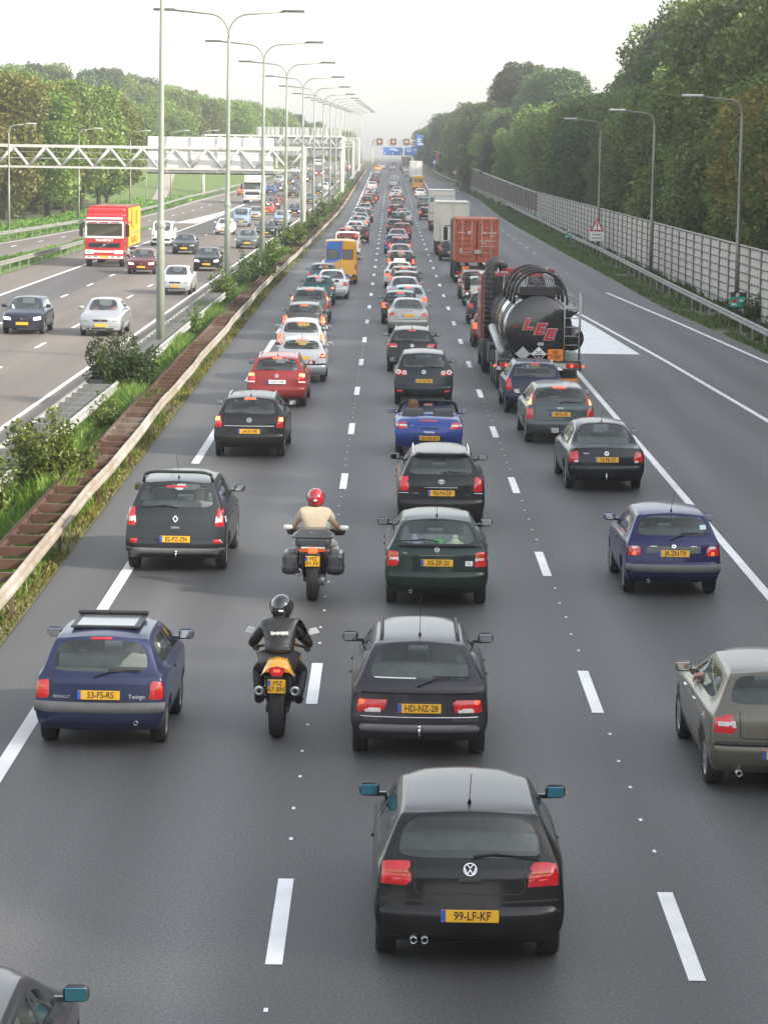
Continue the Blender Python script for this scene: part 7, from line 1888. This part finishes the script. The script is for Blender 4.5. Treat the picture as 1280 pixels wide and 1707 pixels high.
def car(kind, x, y, pm, label, cat, lit=False, front=False, group=None, rz=0, small=False):
    proto, fresh = get_far(kind, front)
    if small and not fresh:
        key = (kind, front)
        if key not in MERGED: MERGED[key] = merge(proto)
        o = bpy.data.objects.new(proto.name.split('.')[0], MERGED[key]); COL.objects.link(o)
        for k, m in ((0, pm), (1, (HEADLIT if lit else HEAD) if front else (LIT if lit else TRED))):
            o.material_slots[k].link = 'OBJECT'; o.material_slots[k].material = m
    else:
        o = proto if fresh else copy_tree(proto)
        recolor(o, pm, (HEADLIT if front else LIT) if lit else (HEAD if front else TRED))
    L = {'h': 4.12, 'e': 4.55, 's': 4.6}[kind] * VS
    if front: place(o, x, y + L, PI + rz)
    else: place(o, x, y, rz)
    return tag(o, label, cat, group)
GQ = 'cars queuing away from the camera'; GO = 'cars driving towards the camera'
def hero(fn, x, y, label, cat, rz=0):
    o = fn(); place(o, x, y, rz); return tag(o, label, cat, GQ)
hero(b_golf, .77, 24.25, 'black hatchback with round white badge, nearest whole car at the bottom', 'car', R(.3))
hero(b_405, .42, 32.9, 'dark violet grey estate with silver roof, plate HD-NZ-28, second in middle lane', 'car')
ast = hero(b_astra, .80, 44.4, 'dark green hatchback with soft toys behind its rear window', 'car')
hero(b_avensis, 1.03, 53.9, 'black estate with silver roof rails and plate 95-PH-DP behind the roadster', 'car')
mr2 = hero(b_mr2, .97, 66.9, 'bright blue open roadster with its roof down', 'car')
hero(b_plus, 1.0, 80.9, 'dark hatchback with round white tail lamps ahead of the blue roadster', 'car')
sc = hero(b_scenic, -3.52, 47.8, 'charcoal people carrier with looped roof spoiler and diamond badge', 'car', R(-1))
tw = hero(b_twingo, -3.34, 33.3, 'small violet blue hatchback with open sunroof and grey bumper strip', 'car', R(-1.2))
bm = hero(b_bmw, 4.45, 31.4, 'pewter hatchback cut by the right edge with an arm out of its window', 'car', R(1))
hero(b_ibiza, 4.63, 45.9, 'deep blue small hatchback with grey bumper and lit tail lamps in the right lane', 'car', R(1.2))
hero(b_passat, 4.62, 60.4, 'black saloon with tow hook and plate 73-FB-XS in the right lane', 'car', R(1.2))
hero(b_v70, 4.24, 70.6, 'grey green estate with tall red lamps beside its rear window, brake lamps lit', 'car', R(1))
o = hero(lambda: b_estate(NAVY, None, kind='tall', lit=False, badge=None, L=4.3), 4.03, 78.9, 'dark navy estate right behind the black tanker', 'car', R(1))
hero(lambda: b_estate(BLACK, '54-SV-VR', kind='astra'), -3.19, 66.3, 'black estate with a chrome tail strip and lit lamps, plate 54-SV-VR', 'car', R(-.8))
hero(lambda: b_estate(RED, 'KOS 5104', True, 'passat', 4.6, badge='vw'), -3.09, 79.8, 'red estate with a white number plate in the left lane', 'car', R(-.6))
hero(b_206, -2.68, 88.6, 'silver blue small hatchback with lit lamps ahead of the red estate', 'car')
hero(lambda: b_estate(P_('paint_black_olive', (.016, .017, .018), .4), None, kind='wide', lit=False, badge='vw', L=4.7), .76, 93.4, 'dark estate with wide red lamps ahead of the round lamped hatchback', 'car')
hero(b_merc, .76, 113.4, 'champagne silver saloon with triangular red lamps in the middle lane', 'car')
o = hero(lambda: b_v70('estate_car', GREYGR, None), -3.31, 120.2, 'grey estate with tall lit lamps flanking its rear window in the left lane', 'car')
o = b_206(TEAL); place(o, -3.31, 134.0); tag(o, 'teal small hatchback with lit lamps beside the white saloon', 'car', GQ)
# car leaving the picture at the bottom left
o, fr = get_far('h', False); recolor(o, P_('paint_lilac_grey', (.035, .038, .048), .45)); place(o, -3.02, 17.5)
tag(o, 'dark grey hatchback mostly cut off by the lower left corner', 'car', GQ)
for c in o.children_recursive:
    if c.name.startswith('mirror_glass'): c.data = c.data.copy(); c.data.materials[0] = MIRBLUE
PROTO.pop(('h', False))
# rest of the queue: kind, x, y, paint, lit, words
DG2 = P_('paint_graphite', (.035, .038, .042), .45)
LT = P_('paint_light_grey', (.36, .37, .38), .4)
Q1 = [('e', -2.97, 97.4, SILVER, 1, 'silver estate with roof rails'), ('e', -3.19, 108.3, P_('paint_bronze_grey', (.07, .068, .062), .45), 1, 'grey brown estate with roof rails'), ('s', -2.81, 140.2, WHITE, 0, 'white saloon'), ('e', -3.42, 148.5, P_('paint_blue_grey', (.11, .15, .19), .4), 0, 'blue grey estate')]
Q1b = [('h', -3.31, 222.7, P_('paint_bright_red', (.42, .03, .025), .1), 1, 'bright red hatchback'), ('h', -2.5, 230.6, P_('paint_maroon_black', (.035, .010, .012), .3), 0, 'blackish red hatchback'), ('h', -2.99, 245.3, WHITE, 1, 'white roofed hatchback'), ('h', -2.88, 267.3, SILVER, 1, 'silver hatchback'), ('s', -2.83, 281.3, SILVER, 1, 'silver saloon'),
       ('e', -2.62, 300.3, DGREEN, 0, 'dark green estate'), ('s', -3.28, 308.8, LBLUE, 0, 'pale silver blue saloon'), ('h', -2.91, 332.5, LT, 0, 'light grey hatchback'), ('e', -2.92, 368, BLACK, 0, 'black estate'), ('h', -2.6, 383, DRED, 1, 'dark red hatchback'), ('h', -2.44, 402.9, DG2, 0, 'graphite hatchback'), ('h', -2.91, 418.5, SILVER, 1, 'silver hatchback'),
       ('h', -3.0, 466, WHITE, 1, 'white hatchback'), ('h', -2.95, 499, DRED, 0, 'dark red hatchback'), ('e', -2.86, 525, BLACK, 0, 'black estate'), ('h', -3.1, 605, SILVER, 0, 'silver hatchback'), ('e', -3.0, 660, YELL, 0, 'yellow estate'), ('s', -2.2, 690, WHITE, 0, 'white saloon')]
Q2 = [('h', .47, 120.0, P_('paint_dark_brown_grey', (.022, .02, .02), .4), 1, 'dark hatchback with lit lamps'), ('h', .86, 125.3, LBLUE, 1, 'pale blue hatchback'), ('s', .69, 133.4, SILVER, 0, 'silver saloon'), ('e', .80, 139.5, DGREY, 0, 'dark grey estate'), ('e', .74, 145.6, P_('paint_red_brown', (.16, .05, .045), .3), 1, 'red brown estate')]
Q2b = [('e', .67, 169.7, BLACK, 1, 'black estate with lit lamps'), ('s', .66, 183.5, SILVER, 0, 'silver saloon'), ('h', .68, 200, DRED, 1, 'dark red hatchback'), ('h', .38, 206, BLUE, 0, 'blue hatchback'), ('s', .57, 221.2, LT, 0, 'light grey saloon'), ('h', .98, 241.7, RED, 0, 'red hatchback'), ('h', .45, 255.5, DGREY, 0, 'dark grey hatchback'), ('e', .72, 286.3, DGREEN, 0, 'dark green estate'),
       ('s', 1.45, 291.6, SILVER, 0, 'silver saloon'), ('s', 1.26, 306, LT, 0, 'light grey saloon'), ('h', .5, 326.5, DRED, 1, 'dark red hatchback'), ('h', .79, 360.5, GREYGR, 0, 'grey green hatchback'), ('h', .83, 378.5, DG2, 1, 'graphite hatchback'), ('h', 1.09, 390.5, DGREY, 0, 'dark grey hatchback'), ('h', .6, 409, SILVER, 1, 'silver hatchback'), ('s', .83, 427, LT, 0, 'light grey saloon'),
       ('h', .53, 444.7, DGREY, 0, 'dark grey hatchback'), ('h', .43, 492.7, SILVER, 0, 'silver hatchback'), ('h', .65, 514, LT, 0, 'light grey hatchback'), ('h', .67, 530, SILVER, 0, 'silver hatchback'), ('s', .6, 552, DGREY, 0, 'dark grey saloon'), ('h', .5, 580, LT, 0, 'light grey hatchback'), ('h', .46, 617, DG2, 0, 'graphite hatchback'), ('h', .35, 675, SILVER, 0, 'silver hatchback'), ('s', .5, 720, DGREY, 0, 'dark grey saloon')]
Q3 = [('h', 3.87, 106.2, DRED, 1, 'dark red hatchback left of the tanker cab'), ('h', 4.08, 120.5, BLACK, 0, 'black hatchback ahead of the dark red one'), ('s', 4.28, 134.9, P_('paint_beige_white', (.55, .53, .46), .2), 0, 'beige white saloon'), ('e', 4.22, 142.0, DGREY, 0, 'dark grey estate right behind the container lorry'), ('h', 4.1, 193.8, BLACK, 0, 'black hatchback ahead of the container lorry'),
      ('h', 3.95, 317, BLACK, 1, 'black hatchback with lit lamps ahead of the box lorries'), ('h', 4.17, 366.7, GREYGR, 0, 'grey green hatchback two behind the yellow van'), ('h', 4.3, 419, WHITE, 0, 'white hatchback right behind the yellow van'), ('h', 3.6, 590, LT, 0, 'light grey hatchback beyond the far white lorry'), ('s', 3.4, 640, WHITE, 0, 'white saloon beyond the far white lorry'), ('h', 2.8, 690, DG2, 0, 'graphite hatchback farthest up the right lane')]
CATN = 'car'
for k, (kd, x, y, pm, lit, w) in enumerate(Q1): car(kd, x, y, pm, w + ', ' + ['ahead of the silver blue hatchback with lit lamps', 'behind the grey estate with tall lit lamps', 'beside the teal hatchback, behind the blue and yellow van', 'directly behind the blue and yellow van'][k], CATN, lit, False, GQ)
def ordw(k): return ORD[k] if k else 'first'
for k, (kd, x, y, pm, lit, w) in enumerate(Q1b): car(kd, x, y, pm, '%s, %s ahead of the white van in the left lane' % (w, ordw(k)), CATN, lit, False, GQ, small=y > 240)
for k, (kd, x, y, pm, lit, w) in enumerate(Q2): car(kd, x, y, pm, '%s, %s ahead of the champagne silver saloon' % (w, ordw(k)), CATN, lit, False, GQ)
for k, (kd, x, y, pm, lit, w) in enumerate(Q2b): car(kd, x, y, pm, '%s, %s ahead of the white taxi in the middle lane' % (w, 'twenty fourth' if k == 23 else 'twenty fifth' if k == 24 else ordw(k)), CATN, lit, False, GQ, small=y > 240)
for k, (kd, x, y, pm, lit, w) in enumerate(Q3): car(kd, x, y, pm, w if len(w.split()) > 4 else w + ' between the black hatchback and the dark grey estate in the right lane', CATN, lit, False, GQ, small=y > 240)
tx = car('s', .52, 152.4, WHITE, 'white taxi with a glowing sign on its roof', 'taxi', 1, False, GQ)
s_ = MB(); s_.bbox((0, 2.0, 1.52), (.62, .16, .12), .03); s_.build('taxi_sign', plain('taxi_sign_lit', (.9, .85, .75), .4, emit=(1, .85, .7), es=.8), tx)
# oncoming
O = [('h', -13.97, 109.9, P_('paint_blue_ink', (.018, .024, .045), .35), 1, 'dark blue hatchback with headlamps on, nearest oncoming car by the left edge'), ('s', -10.94, 109.4, SILVER, 0, 'silver saloon, nearest oncoming car in the lane beside the median'), ('s', -10.57, 142.4, P_('paint_white_silver', (.58, .60, .62), .35), 0, 'whitish silver saloon behind the nearest lamp pole'),
     ('h', -10.85, 171.2, BLACK, 1, 'black hatchback behind the whitish silver saloon'), ('e', -14.23, 165.6, DRED, 1, 'maroon car with headlamps on beside the red lorry'), ('s', -14.18, 198.9, DG2, 0, 'dark saloon following the maroon car'), ('s', -10.51, 212.4, GREYGR, 0, 'grey green saloon in the lane beside the median, past the black hatchback'),
     ('s', -10.39, 241.4, DGREEN, 0, 'dark green saloon half hidden by the third lamp post'), ('h', -14.16, 247.6, WHITE, 0, 'white hatchback ahead of the pale blue van'), ('e', -14.09, 303.6, SILVER, 1, 'silver estate behind the pale blue van'), ('h', -14.0, 328, P_('paint_bright_red', (.42, .03, .025), .1), 0, 'bright red hatchback left of the dark red saloon'), ('s', -14.34, 353, DRED, 1, 'dark red saloon with headlamps on near the white lorry'),
     ('h', -10.68, 285, SKYB, 0, 'sky blue hatchback beside the median behind the fourth lamp post'), ('s', -10.67, 322, NAVY, 1, 'navy saloon with headlamps on beside the gantry column'), ('h', -14.26, 374, RED, 0, 'red hatchback behind the dark red saloon'), ('s', -10.45, 379, GREYGR, 0, 'grey green saloon right of the gantry column'), ('s', -13.86, 410, DGREEN, 0, 'dark green saloon left of the gantry column'),
     ('h', -17.74, 428, BLUE, 0, 'blue hatchback right behind the white lorry'), ('s', -17.39, 444, DG2, 1, 'graphite saloon second behind the white lorry'), ('h', -10.67, 425, DG2, 1, 'graphite hatchback second past the gantry column beside the median'), ('h', -13.9, 439, DGREY, 1, 'dark grey hatchback behind the gantry column'), ('e', -10.43, 452.5, WHITE, 0, 'white estate third past the gantry column beside the median'),
     ('s', -10.67, 493, NAVY, 0, 'navy saloon fourth past the gantry column beside the median'), ('h', -17.3, 496, DGREY, 1, 'dark grey hatchback fourth behind the white lorry'), ('h', -14.35, 519, DG2, 1, 'graphite hatchback in the middle oncoming lane under the farther gantry'), ('e', -19.6, 507, SILVER, 0, 'silver van like car farthest left below the gantry signs'), ('s', -18.0, 549, DG2, 0, 'graphite saloon fifth behind the white lorry'),
     ('h', -10.96, 548, DGREY, 1, 'dark grey hatchback fifth past the gantry column beside the median'), ('h', -14.48, 585, RED, 1, 'red hatchback far off in the middle oncoming lane'), ('s', -11.1, 581, LT, 0, 'light grey saloon sixth past the gantry column beside the median'), ('h', -13.4, 604, DGREY, 1, 'dark grey hatchback behind the far red hatchback'), ('h', -17.8, 643, LT, 1, 'light grey hatchback far off in the outer oncoming lane'),
     ('h', -9.9, 626, DG2, 1, 'graphite hatchback by the round sign in the median'), ('h', -14.2, 655, SILVER, 1, 'silver hatchback farthest off in the middle oncoming lane'), ('s', -20.8, 624, SILVER, 0, 'silver saloon far off on the outermost strip'), ('h', -21.3, 418, ORNG, 0, 'orange hatchback peeping out left of the white lorry'), ('s', -17.6, 590, DGREY, 0, 'dark grey saloon sixth behind the white lorry')]
for (kd, x, y, pm, lit, w) in O: car(kd, x, y, pm, w, 'car', lit, True, GO, small=y > 260)
# vans and lorries
t = b_van(YELL, 'lt'); place(t, -2.69, 156.9); tag(t, 'tall delivery van half blue and half yellow in the left lane', 'van')
t = b_van(WHITE, 'cab', H=1.95, L=4.8, W=1.88); place(t, -2.84, 193.2); tag(t, 'white van with a wide rear window ahead of the blue and yellow van', 'van')
t = b_van(YELL, 'y'); place(t, 4.39, 466); tag(t, 'small looking yellow van far up the right lane', 'van')
t = b_van(SKYB, 'f', True, H=1.85, L=4.4, W=1.75); place(t, -14.22, 275.6 + 4.4, PI); tag(t, 'pale blue van coming towards the camera', 'van')
t = b_van(WHITE, 'f', True, H=1.9, L=4.5, W=1.78); place(t, -17.05, 215.8 + 4.5, PI); tag(t, 'white van behind the red lorry, half hidden by the lamp pole', 'van')
t = b_tanker(); place(t, 4.5, 86.2, R(1.2)); t.scale = (1, 1, 1); tag(t, 'black tanker lorry with roll hoops, red tail lettering, ladder and red cab', 'lorry')
t = b_container(); place(t, 4.78, 160); t.scale = (1, 1, 1); tag(t, 'lorry carrying a rusty orange container with four lock rods', 'lorry')
t = b_boxlorry(CREAM, z0=1.05, z1=3.95, L=8); place(t, 4.36, 204); tag(t, 'lorry with a plain cream box ahead of the orange container', 'lorry')
t = b_boxlorry(WBOX, kind=1, z0=1.0, z1=4.0, L=8.5); place(t, 4.8, 270); tag(t, 'white box lorry with green panel, ahead of the cream one', 'lorry')
t = b_boxlorry(WBOX, z0=1.0, z1=4.0, L=8.5); place(t, 4.58, 536); tag(t, 'white box lorry far up the road beyond the yellow van', 'lorry')
t = b_boxlorry(GREYTRIM, z0=1.0, z1=3.6, L=7); place(t, 3.4, 660); tag(t, 'grey lorry in the haze farthest up the right lane', 'lorry')
t = b_frontlorry('red'); place(t, -17.3, 175.0 + 10.9, PI); tag(t, 'red lorry with white bands and a yellow curtain side', 'lorry')
t = b_frontlorry('white'); place(t, -17.86, 374.5 + 10.9, PI); tag(t, 'white lorry under the nearer gantry facing the camera', 'lorry')
t = b_frontlorry('white'); place(t, -17.8, 715 + 10.9, PI); tag(t, 'tiny white lorry far off beneath the farther gantry', 'lorry')
# motorcycles and riders
def crease(m, sc=9, st=.6):
    nt = m.node_tree; b = nt.nodes['Principled BSDF']; n = noise(nt, sc, 5, pos(nt, (1, 1, 2.2), True), .65); bump(nt, b, n.outputs['Fac'], st, .03); return m
LEATH = crease(plain('leather_black', (.022, .021, .020), .32, var=.4, scale=7, coat=.25))
mc = b_sportbike(); place(mc, -1.28, 34.35, R(-.6)); mc.scale = (1, 1, 1); tag(mc, 'yellow sports motorcycle with twin exhausts, plate MZ 67 BN', 'motorcycle', 'motorcycles between the lanes')
r1 = rider(J_SPORT, LEATH, plain('trousers_black', (.018, .018, .02), .6, var=.3), False, plain('helmet_black', (.02, .02, .022), .08, var=.3, scale=5, coat=1), 'rider in black leather and black helmet on the yellow motorcycle', (-1.28, 34.35, 0), glove_m=plain('glove_black', (.015, .015, .015), .6)); r1.rotation_euler = (0, 0, R(-.6))
jk = [c for c in r1.children if c.name.startswith('jacket')][0]
bt = BVHTree.FromPolygons([v.co.copy() for v in jk.data.vertices], [tuple(p.vertices) for p in jk.data.polygons]); hp = bt.ray_cast(Vector((0, -2, 1.19)), Vector((0, 1, 0)))
text('DAINESE', .058, WHITEP, jk, hp[0] + hp[1] * .012, rot_of(hp[1]), 'jacket_lettering', ex=.012, sx=.95, offset=.002)
mc = b_tourer(); place(mc, -1.14, 45.1, R(-.8)); mc.scale = (1.05, 1, 1); tag(mc, 'grey touring motorcycle with panniers and top box', 'motorcycle', 'motorcycles between the lanes')
r2 = rider(J_TOUR, crease(plain('shirt_beige', (.47, .40, .29), .85, var=.06)), crease(plain('trousers_pale', (.48, .47, .42), .85, var=.1)), True, plain('helmet_red', (.33, .015, .03), .10, var=.2, scale=5, coat=1), 'rider in beige shirt and red helmet on the touring motorcycle', (-1.14, 45.1, 0)); r2.rotation_euler = (0, 0, R(-.8))
# people in cars
seated((-3.34 - .34, 33.3 + 1.5, .42), plain('shirt_yellow', (.62, .48, .08), .85), plain('hair_dark', (.02, .016, .012), .8), 'driver in a yellow shirt inside the small violet blue hatchback')
seated((.97 - .36, 66.9 + 1.42, .45), plain('shirt_dark', (.03, .03, .035), .85), plain('hair_brown', (.16, .08, .035), .8, var=.3, scale=30), 'brown haired driver in the open blue roadster')
seated((4.45 - .36, 31.4 + 1.9, .40), plain('shirt_grey', (.12, .12, .13), .85), plain('hair_brown2', (.06, .035, .02), .8), 'driver of the pewter hatchback, one forearm resting out of the window')
seated((-10.94 + .36, 109.4 + 2.25, .46), plain('shirt_red', (.5, .05, .04), .85), plain('hair_brown2', (.06, .035, .02), .8), 'person in red in the nearest oncoming silver saloon', PI)
seated((-10.94 - .36, 109.4 + 2.25, .46), plain('shirt_dark', (.03, .03, .035), .85), plain('hair_dark', (.02, .016, .012), .8), 'person in dark clothes in the nearest oncoming silver saloon', PI)
# forearm of the pewter car's driver on the sill
V = [(4.02, 32.98, 1.00), (3.86, 33.10, 1.04), (3.72, 33.22, 1.04)]; E = [(0, 1), (1, 2)]; Rr = [.052, .044, .030]
finger_rig(V, E, Rr, 2, V[2], (-.7, .5, -.2), (.3, .5, .1), (-.2, -.2, -1), .0095, 1.05)
ar = skin_mesh('forearm', V, E, Rr, SKIN, [o for o in bpy.data.objects if o.get('label', '').startswith('driver of the pewter')][0])
ar.matrix_parent_inverse = Matrix.Translation(-ar.parent.location)
for (m, nm, mt, loc, lb, par) in PENDING:
    o = m.build(nm, mt, None); o.location = Vector(loc) * VS + par.location; tag(o, lb, 'soft toy', 'soft toys on the parcel shelf')
# ================================================================== the road bridge the view is taken from
bm_ = MB(); bm_.box((0, -7.5, 5.0), (120, 13, 1.1)); bm_.box((0, -1.1, 5.75), (120, .25, .5)); bm_.box((0, -13.9, 5.75), (120, .25, .5))
for x in (-40, -24.5, -7.0, 16): bm_.box((x, -7.5, 2.2), (1.0, 10, 4.5))
tag(bm_.build('bridge', plain('bridge_concrete', (.25, .24, .23), .85, var=.2, scale=.5)), kind='structure')
# ================================================================== air, light, camera
hz = MB(); hz.box((0, 900, 16), (1000, 1960, 38.0))
hm = bpy.data.materials.new('haze'); hm.use_nodes = True; nt = hm.node_tree; nt.nodes.clear(); out = nt.nodes.new('ShaderNodeOutputMaterial'); pv = nt.nodes.new('ShaderNodeVolumePrincipled')
pv.inputs['Color'].default_value = (.93, .95, .97, 1); pv.inputs['Density'].default_value = .00032; pv.inputs['Anisotropy'].default_value = .2; lk(nt, pv.outputs[0], out.inputs['Volume'])
tag(hz.build('haze', hm), kind='stuff')
w = bpy.data.worlds.new('World'); SC.world = w; w.use_nodes = True; nt = w.node_tree
SUN_E, SUN_AZ = R(27), R(118)     # azimuth clockwise from +Y: from the right and behind the camera
sk = nt.nodes.new('ShaderNodeTexSky'); sk.sky_type = 'NISHITA'; sk.sun_disc = False; sk.sun_elevation = SUN_E; sk.sun_rotation = SUN_AZ
sk.air_density = 1.2; sk.dust_density = 2.0; sk.ozone_density = 1.0
hs = nt.nodes.new('ShaderNodeHueSaturation'); hs.inputs['Saturation'].default_value = .30; lk(nt, sk.outputs[0], hs.inputs['Color'])
lk(nt, hs.outputs[0], nt.nodes['Background'].inputs[0]); nt.nodes['Background'].inputs[1].default_value = .15
l = bpy.data.lights.new('sun', 'SUN'); l.energy = 2.6; l.angle = R(1.5); l.color = (1, .90, .76)
lo = bpy.data.objects.new('sun', l); COL.objects.link(lo)
d = Vector((math.sin(SUN_AZ) * math.cos(SUN_E), math.cos(SUN_AZ) * math.cos(SUN_E), math.sin(SUN_E)))
lo.rotation_euler = d.to_track_quat('Z', 'Y').to_euler()
cam = bpy.data.cameras.new('camera'); co = bpy.data.objects.new('camera', cam); COL.objects.link(co); SC.camera = co
F_, PIT, YAW, ROLL, CH = 4808.65, .123222, -.00076675, .01457948, 7.00993
cam.sensor_fit = 'VERTICAL'; cam.sensor_height = 36; cam.lens = F_ / 1707 * 36; cam.clip_start = .5; cam.clip_end = 6000
co.location = (0, 0, CH)
M = Matrix.Rotation(-YAW, 4, 'Z') @ Matrix.Rotation(PI / 2 - PIT, 4, 'X') @ Matrix.Rotation(ROLL, 4, 'Z')
co.rotation_euler = M.to_euler()
SC.view_settings.view_transform = 'Standard'; SC.view_settings.look = 'None'; SC.view_settings.exposure = 1.45; SC.view_settings.gamma = 1
SC.cycles.use_denoising = True; SC.cycles.max_bounces = 8; SC.cycles.transparent_max_bounces = 12
SC.cycles.sample_clamp_indirect = 6
